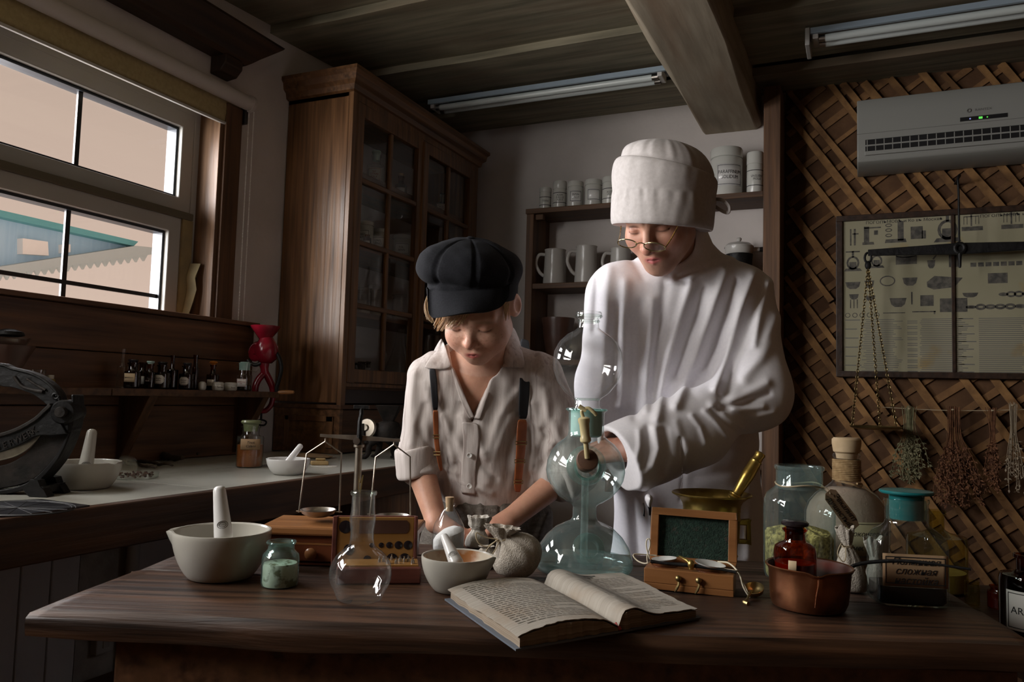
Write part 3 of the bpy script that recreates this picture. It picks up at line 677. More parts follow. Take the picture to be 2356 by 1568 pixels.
# seeds in a shallow glass dish with its lid leaning on it
t, k = at('glass_dish', 'shallow glass dish of dark seeds on the counter', 'dish', 310, 1100, KT)
MB().lathe([(0, 0), (44*k, 0), (50*k, 4*k), (51*k, 14*k)], 40).build('dish', 'glass_green', t)
L = thing('dish_lid', 'glass lid leaning on the dish of dark seeds', 'lid', K(288, 1092)+np.array([0, 0, .018]), rot=(radians(58), 0, YAW+.25))
MB().lathe([(0, 0), (26*k, 0), (28*k, 3*k), (28*k, 10*k)], 32).build('lid', 'glass_green', L)
rnd = random.Random(5); m = MB()
for i in range(70):
    a, r = rnd.uniform(0, 6.3), 40*k*sqrt(rnd.random()); m.ball((r*cos(a), r*sin(a), .004+rnd.uniform(0, .008)), (rnd.uniform(.002, .0045), rnd.uniform(.002, .004), rnd.uniform(.0018, .003)), nu=6, nv=5)
tag(m.build('seeds', 'seed', loc=K(310, 1100)+np.array([0, 0, .002])), 'dark seed husks lying in the glass dish', 'seeds', kind='stuff')
# dried roots
rnd = random.Random(11)
for i, (a, b, r, lb) in enumerate((((300, 1046), (420, 1066), .010, 'thick gnarled dried root, nearest the front of the root heap'), ((330, 1040), (372, 1052), .017, 'knotty dark root lump at the back of the root heap'), ((405, 1050), (456, 1052), .006, 'thin dry root sticking out to the right of the heap'), ((282, 1062), (392, 1076), .004, 'long thin dry stalk in front of the root heap'), ((290, 1070), (360, 1082), .003, 'shorter thin dry stalk nearest the glass dish'))):
    A, B = K(*a), K(*b); C = (A+B)/2; n = 9; r *= 1.35
    pts = [A+(B-A)*i/n+np.array([rnd.uniform(-.006, .006), rnd.uniform(-.006, .006), r*.95+rnd.uniform(0, .006)])-C for i in range(n+1)]
    pp = smoothpath(pts, 4); rr = [r*(.55+.45*sin(pi*(j/(len(pp)-1))**.7))*rnd.uniform(.8, 1.15) for j in range(len(pp))]
    tag(MB().tube(pp, rr, 9).build('dried_root', 'root', loc=C), lb, 'root', 'dried roots on the counter')
# wax blocks on paper
t = K(745, 1072); tag(MB().lathe([(0, 0), (.045, 0), (.045, .0012), (0, .0012)], 9, Matrix.Scale(.75, 4, (0, 1, 0))).build('paper_sheet', 'linen_light', loc=t), 'scrap of pale paper under the yellow blocks on the counter', 'paper')
for (px, py, sz, dz, lb) in ((735, 1070, (.052, .03, .012), .0015, 'long yellowish block lying on the paper scrap'), (737, 1069, (.03, .018, .007), .0138, 'smaller yellowish block on top of the long block')):
    o = MB().box((0, 0, sz[2]/2), sz).build('wax_block', 'wax_block', bevel=.003, loc=K(px, py)+np.array([0, 0, dz])); o.rotation_euler = (0, 0, YAW+.35); tag(o, lb, 'block', 'yellow blocks on the counter')
tag(MB().lathe([(0, 0), (.07, 0), (.085, .006), (.06, .012), (0, .014)], 24, Matrix.Scale(.6, 4, (0, 1, 0))).build('folded_cloth', 'kraft', loc=K(715, 1052)), 'low brown wooden tray behind the yellow blocks', 'tray')
# small cast-iron mill with clawed feet
t, k = at('clawfoot_mill', 'dark cast-iron mill on clawed feet standing on the counter before the cabinet', 'mill', 865, 1055, KT)
def g2(px, py, y=0): return ((px-865)*k, y, (1055-py)*k)
T = Matrix.Translation(g2(889, 0, .02)[:2]+(0,))
MB().lathe([(r*k, (1055-z)*k) for r, z in ((14, 975), (16, 968), (38, 934), (40, 932), (37, 932), (15, 962), (0, 966))], 4, T @ Matrix.Rotation(pi/4, 4, 'Z')).build('hopper', 'iron_worn', t, 20, .002)
MB().lathe([(r*k, (1055-z)*k) for r, z in ((0, 1018), (22, 1016), (30, 1005), (31, 985), (24, 972), (14, 968), (0, 968))], 24, T).tube([g2(845, 990, 0), g2(900, 985, .02)], [14*k, 18*k], 14).build('body', 'iron_worn', t)
MB().lathe([(0, .012), (6*k, .012), (8*k, .004), (21*k, .003), (24*k, -.003), (0, -.004)], 28, Matrix.Translation(g2(842, 985, -.012)) @ rotm(radians(80), 0, radians(-20))).build('wheel_plate', 'old_steel', t)
MB().tube(smoothpath([g2(833, 975, -.02), g2(838, 1005, -.022), g2(848, 1020, -.02)]), 4*k, 8).ball(g2(843, 1017, -.02), 5*k, nu=10, nv=8).build('spout', 'iron_worn', t)
for a, b, c2, y in ((868, 848, 838, -.02), (905, 922, 918, -.01), (885, 900, 905, .05), (860, 862, 858, .06)):
    m = MB().tube(smoothpath([g2(a, 1008, y*.3), g2((a+b)/2+(6 if b > a else -6), 1022, y*.8), g2(b, 1043, y), g2(c2, 1052, y)]), [9*k]*8+[7*k]*8+[6*k]*9, 10)
    for j in (-1, 0, 1): m.ball(g2(c2-6, 1052, y+j*.006), (6*k, 4*k, 4*k), nu=8, nv=6)
    m.build('leg', 'iron_worn', t)
# black board with a printed wheel
A = [K(-90, 1196), K(55, 1188), K(206, 1166), K(95, 1152), K(-60, 1160)]
t = thing('printed_board', 'black board with white wheel drawing under the cutter', 'board', A[0])
MB().prism([(p[0]-A[0][0], p[1]-A[0][1]) for p in A], 0, .004).build('board', 'dial_black', t, 0)
cx = K(40, 1173)-A[0]; m = MB()
for r in (.105, .098): m.tube([(cx[0]+r*cos(q), cx[1]+.8*r*sin(q), .0042) for q in np.linspace(0, 2*pi, 60, endpoint=False)], .0012, 4, closed=True)
for q in range(14): m.tube([(cx[0], cx[1], .0042), (cx[0]+.098*cos(q*.45), cx[1]+.078*sin(q*.45), .0042)], .0006, 4)
m.build('wheel_print', 'print_grey', t)
# ---- large herb cutter at the left edge
t, k = at('herb_cutter', 'black cast-iron herb cutter with curved frame at the left edge', 'cutter', 60, 1136, KT)
w0 = depth(on(60, 1136, KT))
def c3(px, py, y=0): return ((px-60)*k, y, max(.0008, (1136-py)*k))
def crescent(outer, inner, y0, y1, mat, nm, par=None, bev=.003):
    a = smoothpath([c3(*p) for p in outer], 6); b = smoothpath([c3(*p) for p in inner], 6); n = min(len(a), len(b))
    a = [a[int(i*(len(a)-1)/(n-1))] for i in range(n)]; b = [b[int(i*(len(b)-1)/(n-1))] for i in range(n)]
    rings = [[(p[0], y0, p[2]), (p[0], y1, p[2]), (q[0], y1, q[2]), (q[0], y0, q[2])] for p, q in zip(a, b)]
    return MB().loft(rings).build(nm, mat, par or t, 35, bev)
crescent([(-140, 1120), (-60, 1128), (20, 1122), (80, 1102), (125, 1055), (150, 1010), (163, 960), (164, 915)], [(-140, 1060), (-60, 1078), (10, 1070), (50, 1050), (78, 1020), (98, 985), (105, 960), (108, 935)], -.012, .012, 'iron_worn', 'curved_body')
crescent([(-140, 1134), (-60, 1142), (20, 1137), (90, 1112), (135, 1062), (158, 1014), (170, 962), (167, 905)], [(-140, 1122), (-60, 1130), (20, 1124), (80, 1103), (125, 1056), (150, 1011), (163, 961), (160, 905)], -.020, .020, 'iron', 'rim_band')
fr = crescent([(-140, 1062), (-60, 1060), (10, 1040), (60, 1020), (95, 1000), (130, 998), (163, 994)], [(-140, 1005), (-60, 1008), (0, 1005), (50, 990), (90, 966), (112, 945), (124, 935)], -.03, -.016, 'iron', 'letter_bar')
cv = smoothpath([c3(-60, 1036, -.0305), c3(0, 1030, -.0305), c3(40, 1017, -.0305), c3(75, 998, -.0305), c3(95, 984, -.0305)], 10)
for i, ch in enumerate('SBERWERK'):
    q = cv[8+i*4]; q2 = cv[9+i*4]; text_mesh(ch, 21*k, 'lettering', 'iron_worn', fr, Matrix.Translation(tuple(q)) @ Matrix.Rotation(-atan2(q2[2]-q[2], q2[0]-q[0]), 4, 'Y'), ext=.0012)
crescent([(-140, 1012), (-60, 1012), (0, 1008), (50, 992), (90, 968), (112, 947), (126, 932)], [(-140, 1000), (-60, 1002), (0, 999), (46, 984), (86, 960), (108, 938), (120, 925)], -.034, -.012, 'iron_worn', 'polished_edge')
crescent([(-140, 1080), (-60, 1072), (20, 1056), (60, 1035), (100, 995)], [(-140, 1045), (-40, 1040), (20, 1030), (60, 1012), (102, 988)], -.010, -.004, 'old_steel', 'blade')
crescent([(-140, 830), (-60, 838), (-2, 842), (20, 850), (70, 862), (105, 880), (130, 905), (140, 930)], [(-140, 870), (-60, 872), (0, 890), (25, 892), (70, 905), (95, 920), (110, 932), (120, 940)], -.022, -.002, 'iron', 'upper_arm')
crescent([(-140, 826), (-60, 834), (-2, 838), (20, 846), (70, 857), (108, 876), (134, 902), (143, 928)], [(-140, 834), (-60, 841), (-2, 845), (20, 852), (70, 864), (104, 882), (128, 906), (137, 931)], -.026, .002, 'iron', 'arm_rim')
MB().tube(smoothpath([c3(30, 868, -.024), c3(48, 888, -.024), c3(70, 896, -.024), c3(98, 900, -.024)]), 4*k, 8).tube(smoothpath([c3(60, 872, -.024), c3(80, 884, -.024), c3(104, 896, -.024)]), 3*k, 8).build('scroll_relief', 'iron_worn', t)
MB().tube(smoothpath([c3(128+9*cos(a)*(1-a/9), 908+9*sin(a)*(1-a/9), -.024) for a in np.linspace(0, 7, 14)], 2), 3*k, 6).build('scroll', 'iron', t)
RX = Matrix.Translation(c3(146, 945, 0)) @ rotm(radians(90), 0, radians(8))
MB().lathe([(0, -.03), (26*k, -.03), (28*k, -.02), (28*k, .028), (24*k, .034), (18*k, .034), (0, .034)], 32, RX).build('hinge', 'iron', t)
MB().lathe([(0, .046), (11*k, .046), (13*k, .042), (13*k, .034), (0, .034)], 24, RX).build('hinge_bolt', 'iron_worn', t)
MB().prism([((108-60)*k, (1136-935)*k), ((166-60)*k, (1136-925)*k), ((168-60)*k, (1136-990)*k), ((112-60)*k, (1136-1005)*k)], -.025, .02, Matrix(((1, 0, 0, 0), (0, 0, 1, 0), (0, 1, 0, 0), (0, 0, 0, 1)))).build('hinge_block', 'iron', t, 30, .006)
m = MB()
for s in (1, -1): m.prism([(c3(x, y)[0], c3(x, y)[2]) for x, y in ((95, 1146), (80, 1120), (96, 1096), (112, 1098), (118, 1112), (126, 1118), (137, 1140), (136, 1146))], .0+s*.03-.012, s*.03+.012, Matrix(((1, 0, 0, 0), (0, 0, 1, 0), (0, 1, 0, 0), (0, 0, 0, 1))))
m.span(c3(84, 1128, -.04), c3(124, 1112, .04)); m.build('foot', 'iron', t, 30, .004)
m = MB().span(c3(-140, 1146, -.03), c3(-90, 1110, .03)); m.build('foot', 'iron', t, 30, .004)
for o_ in t.children: pass
# hopper of another grinder behind the cutter, standing on the shelf
q = on_shelf(12, .01); t = thing('hopper_grinder', 'brown wooden hopper with glass dish at the left shelf end', 'grinder', q, YAW); k = depth(q)/F
MB().lathe([(0, 0), (18*k, 0), (24*k, 30*k), (40*k, 60*k), (54*k, 88*k), (55*k, 92*k), (50*k, 92*k), (0, 60*k)], 36).build('hopper', 'crock', t)
MB().lathe([(0, 88*k), (34*k, 90*k), (44*k, 108*k), (45*k, 110*k), (42*k, 110*k), (33*k, 93*k), (0, 92*k)], 36).build('glass_dish', 'glass_lens', t)
MB().lathe([(0, 112*k), (20*k, 112*k), (32*k, 116*k), (28*k, 124*k), (10*k, 130*k), (0, 131*k)], 24).build('black_lid', 'iron', t)
# ================================================================= glazed cabinet standing on the end of the worktop
CX, CY0, CY1 = -1.73, 2.36, 3.40
cb = thing('glazed_cabinet', 'tall brown wooden cabinet with glazed doors in the corner', 'cabinet', (XW+.0005, CY0, KT+.0008))
CW = CX-XW; CL = CY1-CY0
def cz(z): return z-KT
MB().span((.004, 0, cz(1.015)), (CW-.022, .02, cz(2.18))).build('side_panel', 'cabinet_wood', cb, 0, .002)
MB().span((.004, CL-.02, cz(1.015)), (CW-.022, CL, cz(2.18))).build('side_panel', 'cabinet_wood', cb, 0, .002)
MB().span((.004, .02, cz(1.0)), (.012, CL-.02, cz(2.18))).build('back_panel', 'plaster', cb, 0)
MB().span((.004, 0, cz(2.16)), (CW-.02, CL, cz(2.185))).build('top_board', 'cabinet_wood_across', cb, 0)
m = MB(); sh_z = [1.085, 1.365, 1.625, 1.905]
pc = [(0, cz(2.175)), (.012, cz(2.18)), (.016, cz(2.20)), (.030, cz(2.212)), (.034, cz(2.235)), (.044, cz(2.245)), (.044, cz(2.258)), (0, cz(2.258))]
m = MB()
m.loft([[(0, -o, z) for o, z in pc], [(CW-.005+o, -o, z) for o, z in pc], [(CW-.005+o, CL+o, z) for o, z in pc]])
m.build('cornice', 'cabinet_wood_across', cb, 30)
MB().span((CW-.022, 0, cz(1.0)), (CW-.002, .028, cz(2.18))).span((CW-.022, CL-.05, cz(1.0)), (CW-.002, CL, cz(2.18))).span((CW-.022, .028, cz(2.15)), (CW-.002, CL-.05, cz(2.18))).span((CW-.022, .028, cz(1.075)), (CW-.002, CL-.05, cz(1.09))).build('face_frame', 'cabinet_wood', cb, 0, .002)
for z in sh_z: MB().span((.012, .02, cz(z)-.02), (CW-.04, CL-.02, cz(z))).build('inner_shelf', 'dark_wood', cb, 0)
MB().span((.004, 0, 0), (CW-.004, .02, cz(1.0))).span((.004, .02, 0), (.02, CL, cz(1.0))).build('lower_side', 'cabinet_wood_across', cb, 0, .002)
MB().span((.06, -.006, .02), (.08, .0, .135)).span((CW-.06, -.006, .02), (CW-.03, 0, .135)).span((.06, -.006, .115), (CW-.03, 0, .135)).build('lower_frame', 'cabinet_wood', cb, 0, .002)
MB().span((.0, -.008, cz(.992)), (CW+.004, CL, cz(1.008))).build('ledge', 'dark_wood', cb, 0, .003)
MB().span((CW-.05, .02, .004), (CW-.006, CL, cz(.99))).build('drawer_front', 'dark_wood', cb, 0, .003)
def door(y0, y1, knob):
    z0, z1 = cz(1.092), cz(2.148); x0, x1 = CW-.022, CW+.001; e = .042
    d = MB(); d.span((x0, y0, z0), (x1, y0+e, z1)).span((x0, y1-e, z0), (x1, y1, z1)).span((x0, y0+e, z0), (x1, y1-e, z0+.05)).span((x0, y0+e, z1-.05), (x1, y1-e, z1))
    o = d.build('door', 'cabinet_wood', cb, 0, .003)
    mid = (y0+y1)/2; H = (z1-z0-.1)/4
    MB().span((x0+.003, mid-.010, z0+.05), (x1-.003, mid+.010, z1-.05)).build('muntin', 'cabinet_wood', o, 0, .004)
    for i in (1, 2, 3):
        z = z0+.05+H*i; MB().span((x0+.003, y0+e, z-.010), (x1-.002, y1-e, z+.010)).build('glazing_bar', 'cabinet_wood_across', o, 0, .004)
    for i in range(4):
        for a, b in ((y0+e, mid-.010), (mid+.010, y1-e)):
            MB().add([(x0+.008, a, z0+.05+H*i), (x0+.008, b, z0+.05+H*i), (x0+.008, b, z0+.05+H*(i+1)), (x0+.008, a, z0+.05+H*(i+1))], [(0, 1, 2, 3)]).build('pane', 'glass_pane', o, 0)
    MB().lathe([(0, 0), (.005, 0), (.004, .008), (.009, .014), (.007, .02), (0, .021)], 16, Matrix.Translation((x1, knob, (z0+z1)/2-.02)) @ rotm(0, radians(90), 0)).build('knob', 'iron', o)
door(.028, .512, .49); door(.516, CL-.05, .54)
MB().span((CW-.02, .505, cz(1.1)), (CW+.010, .523, cz(2.14))).build('door_strip', 'cabinet_wood', cb, 0, .003)
# bottles and jars on the shelves behind the glass
GC = 'bottles and jars in the glazed cabinet'
def incab(px, py, zi, x=-1.85): p = hit(px, py, 0, x); return (x, p[1], sh_z[zi]+.001)
def cabjar(nm, label, cat, px, zi, r, h, glass, x=-1.85, neck=.6, nh=.2, **k):
    return bottle(nm, label, cat, incab(px, 600, zi, x), r, h, r*neck, h*nh, r*neck*1.15, glass, GC, **k)
cabjar('apothecary_bottle', 'white-labelled red-lettered bottle on the top shelf of the cabinet, nearest the window', 'bottle', 856, 3, .036, .135, 'glass_clear', neck=.5, nh=.28, stop=('disc', 'ground_glass', .02, .02), lab=dict(z0=.02, z1=.075, half=.03, mat='paper_label', text='Sol\nCITRAS\nKALII', size=.011, ink='red_ink', border=.003))
cabjar('apothecary_bottle', 'amber bottle with small white label, second on the cabinet top shelf', 'bottle', 916, 3, .026, .10, 'glass_brown', neck=.45, nh=.35, stop=('cork', 'cork', .012, .012), lab=dict(z0=.008, z1=.045, half=.022, mat='paper_label', text='Jodi', size=.010, ink='red_ink'))
cabjar('apothecary_bottle', 'brown bottle with cream label behind the right cabinet door', 'bottle', 1013, 3, .030, .095, 'glass_brown', x=-1.83, neck=.45, nh=.35, stop=('disc', 'black_stopper', .016, .012), lab=dict(z0=.01, z1=.05, half=.026, mat='paper_label', text='ACID\nLACT', size=.009))
for px, r, h, lb, tx in ((836, .036, .125, 'white lidded jar at the near end of the second cabinet shelf', 'RAD.\nALTH.'), (872, .038, .115, 'pale lidded jar second from the near end of the second cabinet shelf', 'UNG.\nZINCI'), (926, .045, .125, 'wide pale jar with black framed label on the second cabinet shelf', 'FOL.\nSENN')):
    loc = incab(px, 600, 2); t = thing('storage_jar', lb, 'jar', loc, YAW, GC)
    MB().lathe([(0, 0), (r*.96, 0), (r, .006), (r, h*.8), (r*.94, h*.84)], 32).build('body', 'porcelain', t)
    MB().lathe([(r*.98, h*.84), (r*1.02, h*.86), (r*1.0, h*.97), (0, h)], 32).build('lid', 'porcelain', t)
    label_on(t, r, h*.25, h*.68, r*.8, 'porcelain_white', tx, .012, border=.004)
cabjar('apothecary_bottle', 'small bottle with pink-lettered label under the jars of the second cabinet shelf', 'bottle', 843, 2, .016, .055, 'glass_brown', x=-1.80, lab=dict(z0=.006, z1=.03, half=.014, mat='paper_label', text='Zinc', size=.007, ink='red_ink'))
for px, r, h, lb in ((837, .036, .11, 'glass tumbler at the near end of the third cabinet shelf'), (869, .034, .135, 'taller clear glass jar in the middle of the third cabinet shelf'), (928, .04, .12, 'clear glass jar at the far end of the third cabinet shelf')):
    cabjar('glass_jar', lb, 'jar', px, 1, r, h, 'glass_clear', neck=.92, nh=.1, fill=('powder_grey', .3))
for px, x, r, h, mat, lb in ((829, -1.81, .020, .075, 'glass_brown', 'small brown bottle at the near end of the lowest cabinet shelf'), (842, -1.86, .026, .085, 'glass_brown', 'dark squat bottle second on the lowest cabinet shelf'), (857, -1.81, .017, .085, 'glass_clear', 'slim white-filled bottle on the lowest cabinet shelf')):
    cabjar('apothecary_bottle', lb, 'bottle', px, 0, r, h, mat, x=x, neck=.55, nh=.3, stop=('disc', 'black_stopper', r*.65, .01), fill=(('powder_white' if 'slim' in lb else 'dark_liquid'), .6))
for px, lb in ((928, 'long-necked conical flask on the lowest cabinet shelf'), (992, 'long-necked conical flask behind the right cabinet door')):
    t = thing('conical_flask', lb, 'flask', incab(px, 600, 0), YAW, GC)
    MB().lathe([(0, 0), (.078, .003), (.082, .02), (.07, .06), (.038, .14), (.022, .19), (.018, .24), (.021, .25)], 40).build('body', 'glass_clear', t)
    MB().lathe([(0, .004), (.074, .006), (.078, .02), (.069, .05), (0, .05)], 40).build('contents', 'dark_liquid', t)
for px, lb in ((893, 'small white-labelled phial beside the flask on the lowest cabinet shelf'), (944, 'white phial before the conical flask on the lowest cabinet shelf')):
    cabjar('phial', lb, 'bottle', px, 0, .014, .06, 'glass_clear', x=-1.785, fill=('powder_white', .7))

# ================================================================= shelf unit on the back wall
SY = 3.36
un = thing('wall_rack', 'dark wooden rack of shelves against the white back wall', 'shelf', (0, YB, 0))
xl = hit(1212, 482, 1, SY)[0]; xr0, xr1 = hit(1757, 400, 1, SY)[0], hit(1796, 400, 1, SY)[0]
def sz(px, py): return float(hit(px, py, 1, SY)[2])
z1, z2, z3 = sz(1212, 481), sz(1212, 652), sz(1212, 652)-(sz(1212, 481)-sz(1212, 652))
dy = SY-YB
MB().span((xl, dy, 0), (xl+.036, -.002, z1-.024)).build('upright', 'shelf_wood_up', un, 0, .003)
MB().span((xr0, dy-.012, 0), (xr1, -.002, ZC-.02)).build('post', 'shelf_wood_up', un, 0, .003)
MB().span((xl-.004, dy-.006, z1-.024), (xr0, -.002, z1)).build('shelf_board', 'shelf_wood', un, 0, .003)
for z in (z2, z3, z3-.42): MB().span((xl+.036, dy+.004, z-.026), (xr0, -.002, z)).build('shelf_board', 'shelf_wood', un, 0, .003)
m = MB().span((xl+.036, dy+.02, z1-.05), (xl+.075, dy+.05, z1-.024)); m.build('corner_block', 'shelf_wood', un, 0, .002)
def onz(px, py, z, y): p = hit(px, py, 1, y); return np.array([p[0], y, z])
def pharm_jar(px, hw, top, z, y, label, text, frame, size, cyl=False, base=470):
    loc = onz(px, 450, z, y); k = depth(loc)/F; r = hw*k; h = float(hit(px, top, 1, y)[2])-z
    t = thing('pharmacy_jar', label, 'jar', loc, YAW*.9, 'labelled white pharmacy jars on the back wall rack')
    hl = h*(.80 if not cyl else .72)
    MB().lathe([(0, 0), (r*.93, 0), (r*.98, .004), (r*.98, hl-.006), (r*.93, hl)], 40).build('body', 'jar_white', t)
    MB().lathe([(r*.95, hl), (r, hl+.002), (r*1.0, h-.008), (r*.95, h-.001), (r*.6, h), (0, h)], 40).build('lid', 'jar_white', t)
    if cyl or not frame:
        for zz in (.22*h, .56*h): MB().lathe([(r*.985, zz), (r*.985, zz+.003)], 40).build('band', 'ink', t)
    if frame: label_on(t, r*.98, .2*h, .64*h, r*.86, 'porcelain_white', text or None, size, border=.0055, sx=.8)
    elif text: text_mesh(text, size, 'lettering', 'ink', t, Matrix.Translation((0, 0, .40*h)), r*.985, sx=.8, line=.9)
pharm_jar(1255, 14, 433, z1, 3.43, 'smallest white labelled jar at the left end of the upper rack shelf', 'TERRA', False, .013)
pharm_jar(1288, 16, 418, z1, 3.43, 'slim white jar with banded label, second from left on the upper rack shelf', 'ADEPS\nSUILLUS\nALBUS', False, .013, True)
pharm_jar(1324, 18.5, 419, z1, 3.43, 'white jar with framed dark lettering, third from left on the upper rack shelf', 'PEPSIN\nSOLUT', True, .014)
pharm_jar(1365, 20, 415, z1, 3.43, 'white jar with empty framed label, beside the jar at the tall cap', '', True, .014)
pharm_jar(1405, 20, 409, z1, 3.43, 'white banded jar half hidden by the tall white cap', 'ACET MEL\nUNG MEL', False, .012)
pharm_jar(1671, 36.5, 345, z1, 3.45, 'big white jar labelled PARAFFINUM SOLIDUM right of the tall cap', 'PARAFFINUM\nSOLIDUM', True, .022)
pharm_jar(1737, 19, 352, z1, 3.45, 'slim white banded jar at the right end of the upper rack shelf', 'UNGUENT\nMOLLE', False, .014, True)
def jug(px, hw, top, z, y, lb):
    loc = onz(px, 600, z, y); k = depth(loc)/F; r = hw*k; h = float(hit(px, top, 1, y)[2])-z
    t = thing('enamel_jug', lb, 'jug', loc, YAW, 'white jugs on the middle rack shelf')
    MB().lathe([(0, 0), (r*1.05, 0), (r*1.08, .006), (r*1.0, h*.5), (r*.95, h*.96), (r*1.0, h), (r*.93, h), (r*.9, h*.5), (0, .01)], 40).build('body', 'enamel', t)
    MB().tube(smoothpath([(-r*.95, 0, h*.86), (-r*1.5, 0, h*.84), (-r*1.75, 0, h*.6), (-r*1.4, 0, h*.36), (-r*1.0, 0, h*.25)]), .008, 10, flat=1).build('handle', 'enamel', t)
jug(1277, 25, 575, z2, 3.44, 'white enamel jug with handle, left on the middle rack shelf')
jug(1349, 25, 567, z2, 3.44, 'slightly taller white enamel jug, right on the middle rack shelf')
jug(1428, 24, 572, z2, 3.47, 'white enamel jug behind the tunic shoulder on the middle rack shelf')
loc = onz(1700, 600, z2, 3.46); k = depth(loc)/F; hz = float(hit(1700, 585, 1, 3.46)[2])-z2
t = thing('iron_pot', 'dark iron pot under the white pan on the rack', 'pot', loc); r = 30*k
MB().lathe([(0, 0), (r*.7, 0), (r*.95, hz*.3), (r, hz*.8), (r*1.04, hz-.002), (0, hz-.002)], 36).build('body', 'iron', t)
t = thing('enamel_pan', 'white lidded pan with black handle on top of the dark pot', 'pan', loc+np.array([0, 0, hz]), YAW)
MB().lathe([(0, 0), (28*k, 0), (31*k, 5*k), (32*k, 16*k)], 36).build('body', 'enamel', t)
MB().lathe([(33*k, 15*k), (33*k, 18*k), (25*k, 25*k), (8*k, 29*k), (4*k, 30*k), (6*k, 36*k), (4*k, 39*k), (0, 40*k)], 36).build('lid', 'enamel', t)
hd = MB().tube([(28*k, 0, 12*k), (46*k, 0, 13*k)], 6*k, 12).build('ferrule', 'enamel', t)
MB().lathe([(0, 0), (5*k, 0), (7*k, 20*k), (7.5*k, 40*k), (6*k, 58*k), (0, 62*k)], 20, Matrix.Translation((45*k, 0, 13*k)) @ rotm(0, radians(88), 0)).build('handle', 'black_plastic', t)
loc = onz(1283, 790, z3, 3.43); k = depth(loc)/F; h = float(hit(1283, 732, 1, 3.43)[2])-z3
t = thing('clay_pot', 'wide brown clay pot on the lower rack shelf beside the boy', 'pot', loc)
MB().lathe([(0, 0), (22*k, 0), (28*k, h*.25), (34*k, h*.6), (35*k, h*.8), (38*k, h*.95), (38*k, h), (34*k, h), (30*k, h*.6), (0, h*.3)], 40).build('body', 'crock', t)

# ================================================================= lath wall on the right with air conditioner, poster, balance and herbs
LX0, LX1 = xr1+.004, 2.05
structure(MB().span((LX0, YB-.022, .0), (LX1, YB-.001, ZC+.05)).build('wall_back', 'clay', smooth=0))
rnd = random.Random(21); Z0, Z1 = .35, ZC+.03; ca, sa = cos(radians(56)), sin(radians(56))
def clip(px, pz, dx, dz):
    t0, t1 = -9, 9
    for p, d, lo, hi in ((px, dx, LX0, LX1), (pz, dz, Z0, Z1)):
        a, b = (lo-p)/d, (hi-p)/d; a, b = min(a, b), max(a, b); t0, t1 = max(t0, a), min(t1, b)
    return t0, t1
m = MB()
def strip(px, pz, ang, wd, y0, y1, t0, t1):
    d = Vector((cos(ang), 0, sin(ang))); n = Vector((-sin(ang), 0, cos(ang))); c = Vector((px, 0, pz)); k = max(2, int((t1-t0)/.12))
    wob = [rnd.uniform(-.002, .002) for _ in range(k+1)]; rings = []
    for i in range(k+1):
        q = c+d*(t0+(t1-t0)*i/k); w = wd/2+wob[i]; o = rnd.uniform(-.0012, .0012)
        rings.append([(q+n*w)+Vector((0, y0+o, 0)), (q-n*w)+Vector((0, y0+o, 0)), (q-n*w)+Vector((0, y1, 0)), (q+n*w)+Vector((0, y1, 0))])
    m.loft([[tuple(v) for v in r] for r in rings])
def layer(ang, step, y0, y1, skip, wlo, whi):
    d = (cos(ang), sin(ang)); n = (-sin(ang), cos(ang)); s = -3.0
    while s < 3.5:
        px, pz = (LX0+LX1)/2+n[0]*s, 1.3+n[1]*s; t0, t1 = clip(px, pz, *d)
        if t1-t0 > .04 and rnd.random() > skip:
            a = ang+rnd.uniform(-.02, .02); w = rnd.uniform(wlo, whi)
            if rnd.random() < .35 and t1-t0 > .8:
                c = rnd.uniform(t0+.3, t1-.3); strip(px, pz, a, w, y0, y1, t0+.01, c-.004); strip(px, pz, a+rnd.uniform(-.012, .012), w*rnd.uniform(.85, 1.1), y0, y1, c+.004, t1-.01)
            else: strip(px, pz, a, w, y0, y1, t0+.01, t1-.01)
        s += step*rnd.uniform(.86, 1.14)
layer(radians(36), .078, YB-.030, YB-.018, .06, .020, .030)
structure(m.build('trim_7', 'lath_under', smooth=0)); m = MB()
layer(radians(124), .079, YB-.044, YB-.030, .03, .020, .029)
structure(m.build('trim_8', 'lath', smooth=0))
YL = YB-.045
# air conditioner
AY = YL-.20
a0, a1 = hit(1970, 229, 1, AY), hit(1972, 377, 1, AY); AH = a0[2]-a1[2]; AW = .80
t = thing('air_conditioner', 'white split air conditioner high on the lath wall', 'air conditioner', (a1[0], AY, a1[2]))
pr = [(.20, 0), (.035, 0), (.012, .012), (.004, .03), (0, .075), (.0, .20), (.004, AH-.02), (.014, AH), (.20, AH)]
T = Matrix(((0, 0, 1, 0), (1, 0, 0, 0), (0, 1, 0, 0), (0, 0, 0, 1)))
MB().prism([(y, z) for y, z in pr], 0, AW, T).build('casing', 'ac_plastic', t, 30, .004)
MB().span((.03, -.0015, .045), (AW-.03, .02, .093)).build('outlet', 'black_plastic', t, 0)
m = MB()
for i in range(25): x = .035+i*.030; m.span((x, -.003, .047), (x+.003, .004, .091))
m.span((.03, -.004, .066), (AW-.03, .003, .0715)); m.build('louvre_grid', 'ac_plastic', t, 0)
MB().span((.028, -.007, .030), (AW-.028, .0, .046)).build('flap', 'ac_plastic', t, 0, .002)
MB().span((0, -.001, .118), (AW, .001, .1195)).build('seam', 'grey_ink', t, 0)
kx = AH/150
dp = MB().span((205*kx, -.002, .128), (293*kx, .002, .143)).build('display', 'black_plastic', t, 0)
MB().span((240*kx, -.0035, .131), (247*kx, -.002, .139)).build('green_led', 'led_green', dp, 0); MB().ball((224*kx, -.002, .135), .0028, nu=10, nv=8).build('blue_led', 'led_blue', dp); MB().ball((256*kx, -.002, .135), .0025, nu=10, nv=8).build('green_led', 'led_green', dp)
